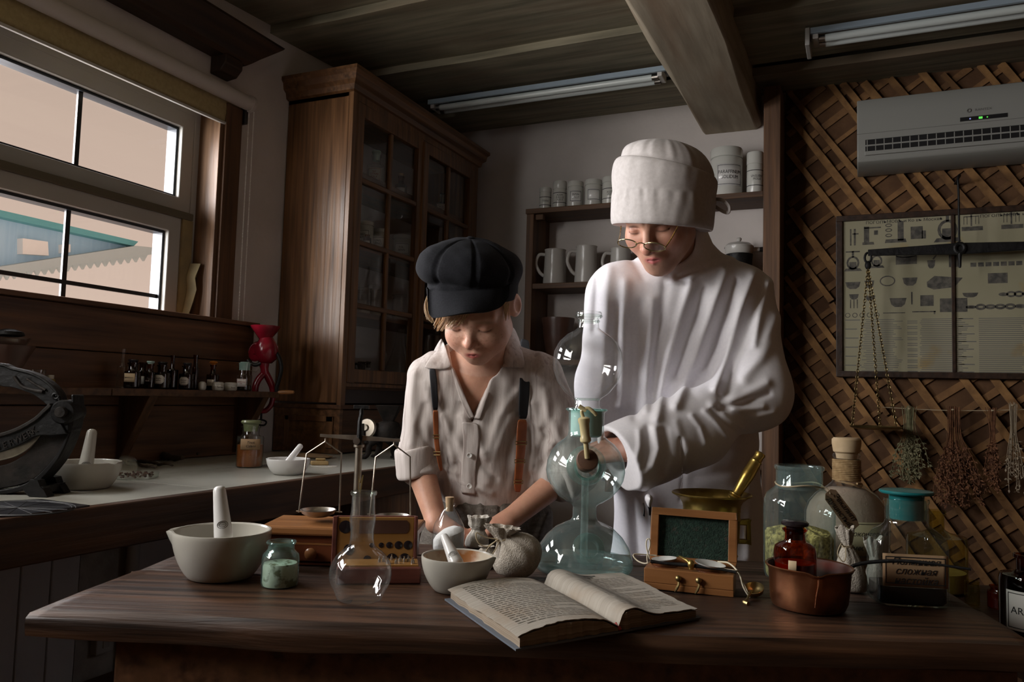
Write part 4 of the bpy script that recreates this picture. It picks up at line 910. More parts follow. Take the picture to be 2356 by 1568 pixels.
MB().tube([(222*kx+.006*cos(q), -.0015, .167+.006*sin(q)) for q in np.linspace(0, 2*pi, 20, endpoint=False)], .0018, 6, closed=True).build('emblem', 'grey_ink', t)
text_mesh('RANTEX', .0125, 'lettering', 'grey_ink', t, Matrix.Translation((233*kx, -.001, .167)), align='LEFT', sx=1.15)
# printed plate of pharmacy equipment in a dark frame
PY = YL-.02; q0, q1 = hit(1921, 497, 1, PY), hit(1924, 866, 1, PY); PH = q0[2]-q1[2]; PW = .98; z0 = q1[2]
t = thing('framed_plate', 'dark-framed old catalogue sheet of apothecary tools on the lath wall', 'poster', (q1[0], PY, z0))
e = .024
MB().span((0, 0, 0), (PW, .02, e)).span((0, 0, PH-e), (PW, .02, PH)).span((0, 0, e), (e, .02, PH-e)).span((PW-e, 0, e), (PW, .02, PH-e)).build('frame', 'black_wood', t, 0, .002)
xm = hit(2194, 700, 1, PY)[0]-q1[0]
MB().span((xm-.006, .003, e), (xm+.006, .018, PH-e)).build('divider', 'black_wood', t, 0, .001)
for nm, xa, xb, left in (('sheet', e, xm-.006, 1), ('sheet', xm+.006, PW-e, 0)):
    s = MB().span((xa, .012, e), (xb, .016, PH-e)).build(nm, 'poster_paper', t, 0)
    k = PH/369.0; m = MB(); mg = MB(); Wd = xb-xa
    def X(px): return (px-1921)*k if left else xa+(px-2200)*k
    def Zp(py): return (866-py)*k
    def q(poly, y=.0115):
        P = [(X(a), Zp(b)) for a, b in poly]; mm.prism(P, y, .0125, Matrix(((1, 0, 0, 0), (0, 0, 1, 0), (0, 1, 0, 0), (0, 0, 0, 1))))
    def rect(a, b, c, d): q([(a, b), (c, b), (c, d), (a, d)])
    def ring(cx, cy, rx, ry, w):
        for i in range(14):
            u, v = 2*pi*i/14, 2*pi*(i+1)/14
            q([(cx+rx*cos(u), cy+ry*sin(u)), (cx+rx*cos(v), cy+ry*sin(v)), (cx+(rx-w)*cos(v), cy+(ry-w)*sin(v)), (cx+(rx-w)*cos(u), cy+(ry-w)*sin(u))])
    def bowl(cx, cy, w, h): q([(cx-w, cy-h), (cx+w, cy-h), (cx+w*.8, cy+h*.4), (cx+w*.4, cy+h), (cx-w*.4, cy+h), (cx-w*.8, cy+h*.4)])
    def press(cx, cy, s):
        rect(cx-14*s, cy-22*s, cx+14*s, cy-19*s); rect(cx-2*s, cy-22*s, cx+2*s, cy-8*s); ring(cx, cy+4*s, 13*s, 15*s, 4*s); rect(cx-7*s, cy+2*s, cx+7*s, cy+16*s); q([(cx-14*s, cy+16*s), (cx+14*s, cy+16*s), (cx+18*s, cy+22*s), (cx-18*s, cy+22*s)])
    mm = m
    if left:
        for x0, w in ((1950, 3), (1958, 4)): rect(x0, 528, x0+w, 566)
        rect(1955, 538, 1968, 541)
        rect(1980, 526, 2014, 529); rect(1979, 524, 1990, 560); q([(1976, 560), (1999, 560), (2000, 566), (1976, 566)]); rect(2000, 534, 2008, 544)
        rect(2048, 516, 2060, 560); ring(2030, 524, 7, 4, 2); ring(2030, 535, 7, 4, 2); ring(2030, 547, 7, 4, 2); q([(2024, 556), (2064, 556), (2066, 564), (2022, 564)])
        rect(2074, 530, 2098, 558); rect(2096, 540, 2104, 558)
        press(2146, 535, 1.5); press(1956, 602, 1.05); press(2005, 600, .9)
        rect(2044, 594, 2086, 614); ring(2065, 594, 21, 5, 2)
        bowl(2114, 616, 8, 9); q([(2116, 604), (2124, 594), (2126, 595), (2119, 606)]); rect(2148, 596, 2172, 624); rect(2144, 594, 2178, 597); q([(2172, 594), (2180, 584), (2182, 586), (2175, 596)])
        bowl(1956, 658, 16, 8); bowl(1990, 656, 10, 8); bowl(2072, 653, 15, 9)
        ring(2027, 650, 16, 12, 2.5); q([(2105, 655), (2120, 642), (2174, 648), (2158, 668), (2118, 672), (2106, 666)])
        bowl(1958, 684, 10, 6); [rect(x, 690, x+2, 710) for x in (1950, 1957, 1964)]; bowl(1992, 688, 10, 6); bowl(2048, 699, 17, 10); rect(2074, 676, 2077, 704); rect(2092, 684, 2118, 708); rect(2130, 692, 2182, 722)
        for i in range(5): ring(1945+i*15, 726, 5.5, 5.5, 1.4)
        rect(2018, 721, 2062, 723); rect(2076, 719, 2122, 721.5); rect(2118, 719, 2121, 726)
    else:
        for cx in (2232, 2306):
            rect(cx-1, 500, cx+2, 536); rect(cx-14, 514, cx+14, 516); rect(cx-18, 537, cx+22, 546); [rect(cx+o, 514, cx+o+1, 532) for o in (-14, -8, 8, 14)]
        q([(2212, 578), (2270, 574), (2278, 594), (2212, 596)]); rect(2302, 575, 2370, 588)
        for i in range(9): rect(2230+i*14, 616, 2241+i*14, 625)
        rect(2262, 640, 2298, 662); bowl(2229, 686, 15, 5)
        for i in range(6):
            ring(2290+i*14, 686, 9, 4+3*sin(i), 4); ring(2230+i*18, 712, 10, 4+3*abs(sin(i*1.3)), 5)
    m.build('engravings', 'engraving', s, 0)
    mm = mg; rr = random.Random(4+left)
    for row in range(30):
        y = 736+row*4.1
        if left:
            if row % 5 == 0: rect(1940, y, 1962+rr.uniform(0, 14), y+2)
            rect(1972+rr.uniform(0, 12), y, 2058-rr.uniform(0, 22), y+1.4); rect(2066, y, 2086, y+1.6) if row % 3 else None; rect(2090+rr.uniform(0, 5), y, 2184-rr.uniform(0, 14), y+1.4)
        else:
            if row % 4 == 0: rect(2206, y, 2232+rr.uniform(0, 8), y+2)
            rect(2244, y, 2336-rr.uniform(0, 16), y+1.4); rect(2346, y, 2436, y+1.4)
    mg.build('small_print', 'grey_ink', s, 0)
    if left: text_mesh('ПОГОЛѢМОВЪ и Ко въ Москвѣ', 9*k, 'lettering', 'ink', s, Matrix.Translation((X(2060), .0115, Zp(516))), sx=1.12)
    else: text_mesh('ПОГОЛѢМОВЪ и Ко въ Москвѣ', 9*k, 'lettering', 'ink', s, Matrix.Translation((X(2326), .0115, Zp(516))), sx=1.12)
# beam balance hanging in front of the plate
BY = YL-.13; c0 = hit(2207, 572, 1, BY); kb = depth(c0)/F
t = thing('hanging_balance', 'old iron beam balance with chains hanging before the framed sheet', 'balance', c0)
MB().tube(smoothpath([(0, 0, .02), (0, 0, .20), (-.002, .0, .275), (.008, .03, .29), (.0, .128, .285)]), .004, 8).build('hook', 'iron', t)
Lb = hit(1997, 583, 1, BY)[0]-c0[0]
for s in (1,):
    MB().loft([[(Lb, -.006, -.012), (Lb, .006, -.012), (Lb, .006, .012), (Lb, -.006, .012)], [(0, -.008, -.022), (0, .008, -.022), (0, .008, .022), (0, -.008, .022)], [(-Lb, -.006, -.012), (-Lb, .006, -.012), (-Lb, .006, .012), (-Lb, -.006, .012)]]).build('beam', 'iron', t, 20, .002)
MB().tube([(.016*cos(a), -.012, .018*sin(a)) for a in np.linspace(0, 2*pi, 16, endpoint=False)], .008, 8, closed=True).build('shackle', 'iron', t)
MB().tube([(0, -.012, -.02), (0, -.012, -.075)], [.008, .004], 8).build('pointer', 'iron', t)
pan_z = hit(2016, 990, 1, BY)[2]-c0[2]; px_ = hit(2016, 990, 1, BY)[0]-c0[0]; pr_ = 58*kb
def chain(par, a, b, nm='chain', lk=.016):
    m = MB(); a, b = Vector(a), Vector(b); n = int((b-a).length/(lk*.72)); d = (b-a).normalized(); h = Vector((0, 1, 0)); u = d.cross(h).normalized(); v = d.cross(u)
    for i in range(n):
        c = a+(b-a)*((i+.5)/n); w = u if i % 2 else v
        m.tube([c+d*(lk*.5*cos(q))+w*(lk*.27*sin(q)) for q in np.linspace(0, 2*pi, 10, endpoint=False)], lk*.10, 5, closed=True)
    return m.build(nm, 'old_brass', par)
for sgn in (1, -1):
    ex = Lb*sgn; pxx = ex+(px_-Lb)*1.0
    MB().tube([(ex+.012*cos(a), 0, -.02+.02*sin(a)) for a in np.linspace(0, 2*pi, 14, endpoint=False)], .005, 6, closed=True).ball((ex, 0, -.05), (.012, .01, .018), nu=12, nv=8).build('end_link', 'iron', t)
    pn = MB().lathe([(0, .004), (pr_*.7, .004), (pr_*.96, .010), (pr_, .016), (pr_*.98, .018), (pr_*.94, .012), (pr_*.7, .007), (0, .007)], 40, Matrix.Translation((pxx, 0, pan_z))).build('pan', 'old_brass', t)
    for a in (200, 320, 80):
        chain(t, (ex, 0, -.06), (pxx+pr_*.95*cos(radians(a)), pr_*.95*sin(radians(a)), pan_z+.016))
# drying herbs on a string
hy = YL-.03
sl, sr = hit(2030, 936, 1, hy), hit(2420, 938, 1, hy)
tag(MB().tube([sl+(sr-sl)*u+np.array([0, -.004*0, -.012*sin(pi*u)]) for u in np.linspace(0, 1, 14)], .0016, 6).build('herb_line', 'string'), 'thin string stretched across the lath wall holding the herbs', 'string')
def bunch(px, py, hpx, wpx, mat, label, n, seed, leafy):
    r_ = random.Random(seed); p = hit(px, py, 1, hy-.012); k = depth(p)/F; H = hpx*k; Wd = wpx*k
    t = thing('herb_bunch', label, 'herbs', p, 0, 'bunches of dried herbs on the lath wall'); m = MB(); lf = MB()
    for i in range(n):
        x = r_.gauss(0, .33); y = r_.uniform(-.35, .1); L = H*r_.uniform(.75, 1.02)
        pts = [(x*.03, y*.02, r_.uniform(0, .012)), (x*Wd*.35, y*Wd*.3-.004, -L*.35), (x*Wd*.9, y*Wd*.5-.006, -L*.7), (x*Wd*1.15+r_.uniform(-.004, .004), y*Wd*.6-.006, -L)]
        pp = smoothpath(pts, 4); m.tube(pp, .0011, 4)
        for j in range(leafy):
            q = pp[int(len(pp)*r_.uniform(.45, .999))]; s = r_.uniform(.005, .0105)
            dx, dz = r_.uniform(-1, 1), r_.uniform(-1, 0); v = Vector((dx, r_.uniform(-.6, .2), dz)).normalized()*s*1.6; w = v.cross(Vector((r_.random(), r_.random(), r_.random()))).normalized()*s*.45
            c = Vector(q); nrm = v.cross(w).normalized()*s*.18
            lf.add([c, c+v*.5+w, c+v, c+v*.5-w, c+v*.5+nrm], [(0, 1, 4), (1, 2, 4), (2, 3, 4), (3, 0, 4), (0, 3, 2, 1)])
    m.build('stems', mat, t); lf.build('dried_leaves', mat, t, 0)
    MB().tube([(.006*cos(a), -.002+.006*sin(a), -.006+.001*a*.3) for a in np.linspace(0, 18, 50)], .0009, 5).build('tie', 'string', t)
bunch(2092, 938, 165, 38, 'herb_green', 'grey-green dried herb bunch, leftmost on the string', 28, 1, 34)
bunch(2192, 940, 215, 58, 'herb_red', 'full reddish-brown dried herb bunch in the middle of the string', 40, 2, 44)
bunch(2284, 942, 190, 20, 'herb_red', 'narrower brown herb bunch just right of the reddish bunch', 22, 3, 24)
bunch(2329, 930, 195, 36, 'herb_pale', 'thin pale dried herb bunch near the right edge', 15, 4, 9)
# ================================================================= the heavy rustic table
q = [on(51, 1404), on(2420, 1494), on(2108, 1308), on(518, 1225)]     # front left, front right, back right, back left
c0 = q[0]
t = thing('work_table', 'heavy dark rustic plank table in the foreground', 'table', (c0[0], c0[1], 0))
ex = (q[1]-q[0]); EL = np.linalg.norm(ex); ex /= EL; TA = atan2(ex[1], ex[0]); t.rotation_euler = (0, 0, TA)
def tl(p): d = np.asarray(p)-c0; return (d[0]*cos(TA)+d[1]*sin(TA), -d[0]*sin(TA)+d[1]*cos(TA))
Q = [tl(p) for p in q]; rnd = random.Random(8)
def LE(v): return Q[0][0]+(Q[3][0]-Q[0][0])*v     # left end at depth fraction v
def RE(v): return Q[1][0]+(Q[2][0]-Q[1][0])*v
def DV(x, v):
    y0 = Q[0][1]; u = (x-Q[0][0])/(Q[1][0]-Q[0][0]); y1 = Q[3][1]+(Q[2][1]-Q[3][1])*(x-Q[3][0])/(Q[2][0]-Q[3][0]); return y0+(y1-y0)*v
def plank(v0, v1, mat, top, th, live=0.0, seed=0):
    r = random.Random(seed); nx, n = 90, 10; ph = [r.uniform(0, 6.3) for _ in range(6)]
    def w(x): return .5*sin(x*5+ph[0])+.3*sin(x*11+ph[1])+.2*sin(x*23+ph[2])
    rings = []
    for i in range(nx+1):
        u = i/nx; x0, x1 = LE((v0+v1)/2)+rnd.uniform(-.0, .0), RE((v0+v1)/2); 
        xa = LE(v0)+(RE(v0)-LE(v0))*u; xb = LE(v1)+(RE(v1)-LE(v1))*u
        ya = DV(xa, v0)+.0012+live*.010*(w(xa)-.2); yb = DV(xb, v1)-.0012
        e = .5*(min(1, min(u, 1-u)*60)); z = top-.0004+.0004*w(xa*1.7+3); rd = .0035+live*.006
        tk = th*(1+live*.12*w(xa*.8+1)); ends = min(1, (min(u, 1-u)*40)+.0)
        k = sqrt(max(0, 1-(1-ends)**2))
        rings.append([(xa, ya+rd*.3, z-tk), (xa, ya, z-tk*.55-.004*live*w(xa*2+5)), (xa, ya+rd*.15, z-rd*1.2), (xa, ya+rd, z-.0005-(1-k)*.006), (xb+(xa-xb)*.5, (ya+yb)/2, z-(1-k)*.005), (xb, yb-.003, z-(1-k)*.006), (xb, yb, z-.004), (xb, yb, z-tk)])
    return MB().loft(rings).build('plank', mat, t, 50)
plank(0, .428, 'table_wood', TT, .036, 1.0, 4)
plank(.436, .80, 'table_wood_old', TT-.0016, .036, 0, 5)
plank(.808, 1.0, 'table_wood_old', TT-.0006, .036, 0, 6)
LW, LD = RE(.2)-LE(.2), DV(.6, 1)
MB().span((.115, .030, TT-.19), (LW-.03, .070, TT-.037)).build('apron', 'dark_wood', t, 0, .004)
MB().span((.115, LD-.10, TT-.17), (LW-.12, LD-.065, TT-.037)).build('apron', 'dark_wood', t, 0, .004)
for x, y in ((.115, .034), (.115, LD-.16), (LW-.13, .034), (LW-.20, LD-.16)):
    MB().span((x, y+.006, 0), (x+.085, y+.09, TT-.037)).build('leg', 'dark_wood_up', t, 0, .005)
MB().span((.13, .07, .16), (.16, LD-.10, .24)).build('stretcher', 'dark_wood', t, 0, .004)

# ================================================================= things on the table, left to right
mortar('mortar', 'large white porcelain mortar with spout at the left end of the table', 507, 1326, 109, 1221, 66, 'porcelain', TT, spout=186, spoutlen=.17, wall=.075)
w = depth(on(509, 1331)); pestle('tall white porcelain pestle standing in the large table mortar', (515, 1240), (504, 1117), 21, 14, 'porcelain_white', w-.01, w+.01)
# small teal jar with pale powder
t, k = at('glass_jar', 'small open teal glass jar of pale greenish powder', 'jar', 643, 1346)
pf = [(36, 0), (40, 2), (42, 8), (42, 62), (40, 72), (33, 79), (29.5, 84), (29, 92), (32, 95), (34, 98), (33, 101), (29, 101)]
MB().lathe([(0, .0005)]+[(r*k, z*k) for r, z in pf], 48).lathe([(26*k, 100*k), (26*k, 84*k), (31*k, 77*k), (38*k, 68*k)], 40).build('body', 'glass_teal_jar', t)
MB().lathe([(r*k, z*k) for r, z in ((0, 2), (37, 2), (39, 8), (39, 46), (37, 52), (20, 56), (0, 53))], 36).build('powder', 'powder_green', t)
# balance on its drawer box
w_ = depth(on(650, 1300)); p = on(600, 1300); ang = YAW+radians(-1.5)
t = thing('pharmacy_balance', 'brass beam balance on a wooden drawer box', 'balance', on(612, 1296), ang); k = depth(on(612, 1296))/F
BW, BD, BH = 335*k, .115, 88*k
MB().span((.002, .006, .004), (BW-.002, BD-.004, BH-.014)).build('case', 'mahogany', t, 0, .001)
MB().span((-.012, -.008, BH-.016), (BW+.008, BD+.004, BH)).build('top_board', 'box_wood', t, 0, .004)
MB().span((.0, .0, 0), (BW, .006, .004)).span((0, 0, BH-.029), (BW, .004, BH-.0165)).build('rail', 'mahogany', t, 0, .0008)
dr = MB().span((.006, -.002, .007), (BW*.60, .006, BH-.031)).build('drawer', 'mahogany', t, 0, .0015)
MB().span((.006, -.0025, BH-.032), (BW*.60, .005, BH-.029)).build('drawer_edge', 'box_wood', dr, 0)
MB().lathe([(0, 0), (8*k, 0), (7*k, 4*k), (13*k, 9*k), (14*k, 13*k), (10*k, 17*k), (0, 18*k)], 28, Matrix.Translation(((718-612)*k, -.002, 28*k)) @ rotm(radians(90), 0, 0)).build('knob', 'box_wood', dr)
by = .055; kb = k*(depth(on(612, 1296))+by)/depth(on(612, 1296)); zb = BH
cx = (788-612)*kb+.004
def b3(px, py, y=0.0): return (cx+(px-788)*kb, by+y, zb+(1187-py)*kb)
MB().lathe([(r*kb, (1187-z)*kb) for r, z in ((24, 1187), (24, 1183), (20, 1180), (14, 1178), (12, 1172), (8.5, 1170), (8, 1016), (12, 1014), (12, 1009), (8, 1007), (0, 1007))], 28, Matrix.Translation((cx, by, 0)) @ Matrix.Translation((0, 0, zb))).build('column', 'old_steel', t)
MB().tube([b3(790, 1010, -.004), b3(790, 990, -.005), b3(789, 955, -.004), b3(791, 938, 0), b3(791, 924, 0)], [5*kb, 6.5*kb, 5*kb, 5*kb, 5*kb], 8).build('fork', 'iron', t)
MB().box(b3(790, 922), (35*kb, 9*kb, 9*kb)).build('rider', 'iron', t, 0, .001)
MB().loft([[(b3(x, 0)[0], by-.003, zb+(1187-y-h)*kb), (b3(x, 0)[0], by+.003, zb+(1187-y-h)*kb), (b3(x, 0)[0], by+.003, zb+(1187-y+h)*kb), (b3(x, 0)[0], by-.003, zb+(1187-y+h)*kb)] for x, y, h in ((697, 990, 3), (712, 991, 3.2), (787, 993, 6), (870, 996, 3.2), (883, 996, 3.5))]).build('beam', 'old_steel', t, 20)
MB().lathe([(0, 0), (8*kb, 0), (8*kb, 5*kb), (0, 5.5*kb)], 20, Matrix.Translation(b3(785, 1000, -.008)) @ rotm(radians(90), 0, 0)).build('pivot_screw', 'steel', t)
MB().tube([b3(796, 1095, -.004), b3(803, 1078, -.010), b3(801, 1095, -.010), b3(796, 1120, -.004)], 1.6*kb, 6).build('index_pointer', 'old_brass', t)
for nm, ap, l, r, pc, lab in (('stirrup', (709, 1004), ((667, 1033), (655, 1168)), ((748, 1029), (749, 1166)), (700, 1170), None), ('stirrup', (869, 1006), ((828, 1036), (820, 1170)), ((908, 1033), (914, 1172)), (872, 1178), None)):
    MB().tube([b3(ap[0], 996), b3(*ap), b3(*l[0]), b3(*l[1])], 1.9*kb, 6).tube([b3(*ap), b3(*r[0]), b3(*r[1])], 1.9*kb, 6).tube([b3(l[1][0]-6, l[1][1]-3), b3(l[1][0]+10, l[1][1]-2)], 1.7*kb, 6).tube([b3(r[1][0]-10, r[1][1]-2), b3(r[1][0]+6, r[1][1]-2)], 1.7*kb, 6).build('stirrup', 'old_steel', t)
    P = b3(*pc); R = 40*kb
    MB().lathe([(0, -.009), (R*.55, -.0085), (R*.9, -.003), (R, .003), (R*1.03, .004), (R*.98, .0045), (R*.86, -.001), (R*.5, -.006), (0, -.0065)], 44, Matrix.Translation((P[0], P[1], P[2]+.004))).build('pan', 'steel', t)
# round flask
t, k = at('round_flask', 'round-bottomed empty glass flask at the front of the table', 'flask', 827, 1381)
pf = [(36, 1), (44, 1.5), (52, 6)]+[(71.5*sin(radians(a)), 62-66*cos(radians(a))) for a in (56, 66, 78, 90, 102, 114, 126, 138, 148)]+[(31, 124), (28, 132), (27, 142), (27, 160), (29.5, 178), (30, 188), (27, 206), (26.5, 238), (29.5, 243), (29.5, 248), (27, 249)]
MB().lathe([(0, .003)]+[(r*k, z*k) for r, z in pf], 64).lathe([(25.5*k, 248*k), (25*k, 206*k), (28*k, 186*k), (25.6*k, 160*k), (26*k, 138*k)], 48).build('body', 'glass_clear', t)
MB().lathe([(26.5*k, 238*k), (30.5*k, 242*k), (31*k, 246*k), (29*k, 250*k), (26.4*k, 249*k), (26.2*k, 240*k)], 48).build('lip', 'glass_green', t)
# weights box: open, lid upright with drilled block, base in front
A, B = on(772, 1345), on(968, 1343); d = B-A; ang = atan2(d[1], d[0]); k = depth(A)/F
t = thing('weights_box', 'red wooden weight box open with drilled yellow block behind the flask', 'box', A, ang); W = np.linalg.norm(d); bd = .062; bh = 38*k
MB().span((0, 0, 0), (W, bd, bh)).build('base', 'red_wood', t, 0, .0025)
MB().span((W*.08, .008, bh-.001), (W*.97, bd-.006, bh+.003)).build('weight_tray', 'yellow_wood', t, 0, .001)
rnd = random.Random(2)
for i in range(9):
    x = W*(.50+.05*i); r = .0022+.0005*(i % 3); zt = bh+.002
    MB().lathe([(0, 0), (r, 0), (r, .006), (r*.4, .0075), (r*.6, .010), (0, .0112)], 12, Matrix.Translation((x, .018+.016*(i % 2)+.012*(i % 3 == 0), zt))).build('weight', 'steel', t)
lid = thing('lid_tmp', None, None, (0, 0, 0)); bpy.data.objects.remove(lid)
lw, lh, ld = W*.95, 128*k, .022; LT = Matrix.Translation((-.004, bd-.004, 0)) @ rotm(radians(-6), 0, 0)
z0 = .010
MB().span((-.004, .010, z0), (lw+.004, .013+.012, z0+lh), LT).span((-.008, -.002, z0), (.0, .012, z0+lh), LT).span((lw, -.002, z0), (lw+.006, .012, z0+lh), LT).build('lid', 'red_wood', t, 0, .0015)
holes = [(.10, .80, .082), (.16, .38, .070), (.45, .46, .030), (.575, .46, .034), (.68, .46, .042), (.80, .46, .052), (.925, .46, .058), (.40, .2, .05), (.72, .2, .075), (.885, .2, .075)]
bl = MB().span((0, 0, z0+.002), (lw, .010, z0+lh-.002), LT).build('drilled_block', 'yellow_wood', t, 0, .001)
for u, v, r in holes:
    T = LT @ Matrix.Translation((lw*u, -.0004, z0+lh*v)) @ rotm(radians(90), 0, 0); MB().lathe([(0, .0004), (r*lw*.94, .0004), (r*lw, .0002)], 24, T).build('hole', 'black_stopper', bl)  # flat dark discs: the shade inside drilled holes put into colour
m = MB(); T = LT @ Matrix.Translation((lw*.60, -.0006, z0+lh*.80))
m.loft([[(x, 0, z) for x, z in [(-.32*lw, -.011), (.30*lw, -.011), (.335*lw, -.005), (.335*lw, .005), (.30*lw, .011), (-.32*lw, .011)]], [(x, .003, z) for x, z in [(-.32*lw, -.011), (.30*lw, -.011), (.335*lw, -.005), (.335*lw, .005), (.30*lw, .011), (-.32*lw, .011)]]], T); m.build('tweezer_slot', 'crock', bl, 0)
# stained mortar in the middle
mortar('mortar', 'white porcelain mortar stained brown inside, left of the book', 1049, 1357, 82, 1279, 46, 'porcelain', TT, spout=4, spoutlen=.12, wall=.07, bottom='stained_porcelain')
w = depth(on(1049, 1357)); pestle('slim white porcelain pestle leaning in the brown-stained mortar', (1052, 1300), (1020, 1229), 17, 9, 'porcelain_white', w-.02, w+.02)
# corked bottle of white powder
t, k = at('corked_bottle', 'clear corked bottle half filled with white powder', 'bottle', 1031, 1264)
MB().lathe([(0, .0005)]+[(r*k, z*k) for r, z in ((33, 0), (36, 2), (36.5, 8), (36.5, 48), (33, 60), (18, 86), (12, 94), (11, 98), (13.5, 101), (13.5, 105), (11, 106))], 40).build('body', 'glass_clear', t)
MB().lathe([(r*k, z*k) for r, z in ((0, 2), (34, 2), (35, 8), (35, 34), (29, 42), (14, 50), (0, 48))], 36, fn=lambda v, a, r, z: (v[0], v[1], z+(v[0]*.35 if z > 30*k else 0))).build('powder', 'powder_white', t)
MB().lathe([(8*k, 88*k), (9*k, 104*k), (10.5*k, 119*k), (10*k, 120*k), (0, 120*k)], 20).build('cork', 'cork', t, 30)
# linen pouches
def pouch(label, px, py, hw, h, neckz, lean=(0, 0), mat='linen', seed=0, neckr=.34, ruff=.62, tie=True, squash=.85, rz=YAW, droop=0.0, group='linen pouches on the table'):
    p = on(px, py); k = depth(p)/F; r_ = random.Random(seed); t = thing('linen_pouch', label, 'pouch', p, rz, group)
    R, H, Zn = hw*k, h*k, neckz*k; ph = [r_.uniform(0, 6.3) for _ in range(5)]; n = 64; rows = []
    prof = [(.55, 0), (.80, .008), (.95, .06), (1.0, .16), (.98, .34), (.88, .55), (.66, .76), (.48, .90), (neckr, 1.0)]
    def ringf(rad, z, amp, lobes, ex=0.0):
        u = z/H; cx_, cy_ = lean[0]*k*u**1.3, lean[1]*k*u**1.3; out = []
        for i in range(n):
            a = 2*pi*i/n; w = 1+amp*(.6*sin(lobes*a+ph[0])+.4*sin((lobes+3)*a+ph[1]))+.05*sin(2*a+ph[2])
            out.append((cx_+rad*w*cos(a), cy_+rad*w*squash*sin(a), z+ex*(.5*sin(5*a+ph[3])+.5*sin(3*a+ph[4]))-droop*k*max(0, cos(a-.4))*max(0, (z-Zn)/max(1e-6, H-Zn))))
        return out
    for f, u in prof: rows.append(ringf(R*f, Zn*u, .015+.09*max(0, u-.45), 9))
    ru = [(neckr*.93, .05), (neckr*1.2, .22), (ruff*.8, .5), (ruff*.98, .8), (ruff, 1.0)]
    for f, u in ru: rows.append(ringf(R*f, Zn+(H-Zn)*u, .10+.06*u, 8, (H-Zn)*.16*u))
    for f, u in ((ruff*.93, .96), (ruff*.7, .6), (neckr*.8, .25), (0.02, .15)): rows.append(ringf(R*f, Zn+(H-Zn)*u, .10, 8, (H-Zn)*.14*u))
    MB().loft(rows).build('cloth', mat, t, 80, sub=1)
    if tie:
        u = Zn/H; cx_, cy_ = lean[0]*k*u**1.3, lean[1]*k*u**1.3
        m = MB(); m.tube([(cx_+R*neckr*1.08*cos(a), cy_+R*neckr*1.08*squash*sin(a), Zn+.0016*a/6.3-.002) for a in np.linspace(0, 12.6, 60)], .0011, 5)
        m.tube(smoothpath([(cx_-R*neckr, cy_-R*neckr*.6, Zn), (cx_-R*.55, cy_-R*.6, Zn+.006), (cx_-R*.8, cy_-R*.75, Zn-.01), (cx_-R*.5, cy_-R*.8, Zn-.022), (cx_-R*.3, cy_-R*.7, Zn-.016), (cx_-R*neckr*.6, cy_-R*neckr*.9, Zn-.001)]), .001, 5)
        m.build('tie_string', 'string', t)
    return t
pouch('pale linen pouch standing open behind the corked bottle', 1096, 1258, 27, 70, 44, mat='linen_light', seed=3, neckr=.72, ruff=.95, tie=False, lean=(6, 4))
# the big tied sack lies leaning to the right
p = on(1188, 1326); k = depth(p)/F
t = thing('linen_pouch', 'grey linen sack tied at the top, leaning beside the stained mortar', 'pouch', p, YAW, 'linen pouches on the table')
axis = [np.array(a)*k for a in ((28, 12, 4), (20, 8, 14), (8, 4, 30), (-4, 2, 50), (-16, 0, 68), (-26, -2, 80), (-32, -3, 86), (-34, -4, 94), (-34, -4, 108), (-33, -4, 116))]
rad = [20, 43, 54, 56, 46, 27, 15, 17, 33, 37]
rows = []; n = 72; rnd = random.Random(6); ph = [rnd.uniform(0, 6.3) for _ in range(6)]
for i, (a, r) in enumerate(zip(axis, rad)):
    tdir = axis[min(i+1, 9)]-axis[max(i-1, 0)]; tdir /= np.linalg.norm(tdir); e1 = np.cross(tdir, (0, 1, 0)); e1 /= np.linalg.norm(e1); e2 = np.cross(tdir, e1)
    am = (.02, .02, .03, .035, .07, .14, .10, .14, .22, .25)[i]; row = []
    for j in range(n):
        q = 2*pi*j/n; w = 1+am*(.6*sin(8*q+ph[0])+.4*sin(11*q+ph[1]))+.04*sin(3*q+ph[2]+i*.3)
        v = a+e1*r*k*w*cos(q)*1.12+e2*r*k*w*sin(q)*.80; v[2] = max(v[2], .0015); row.append(tuple(v))
    rows.append(row)
for s, z in ((.9, 112), (.55, 104), (.15, 98)): rows.append([tuple(np.array([-33*k, -4*k, z*k])+(np.array(v)-axis[9])*s*np.array([1, 1, .3])) for v in rows[9]])
MB().loft(rows).build('cloth', 'linen', t, 80, sub=1)
m = MB(); c = axis[6]
m.tube([c+np.array([17.5*k*cos(a), 13*k*sin(a), (a-6)*.25*k-2*k+8*k*cos(a)*.45]) for a in np.linspace(0, 12.6, 60)], .0012, 5)
m.tube(smoothpath([c+np.array(v)*k for v in ((-15, -8, 0), (-40, -14, 4), (-62, -16, 14), (-58, -18, -6), (-40, -18, -16), (-24, -16, -8), (-14, -12, -2))]), .0012, 5)
m.tube(smoothpath([c+np.array(v)*k for v in ((-12, -12, 0), (-30, -20, -14), (-38, -22, -26), (-28, -22, -34), (-18, -20, -22), (-10, -14, -4))]), .0011, 5)
m.build('tie_string', 'string', t)
pouch('small dark linen sack lying behind the stained mortar', 1118, 1302, 30, 46, 44, mat='linen', seed=9, tie=False, squash=.8)
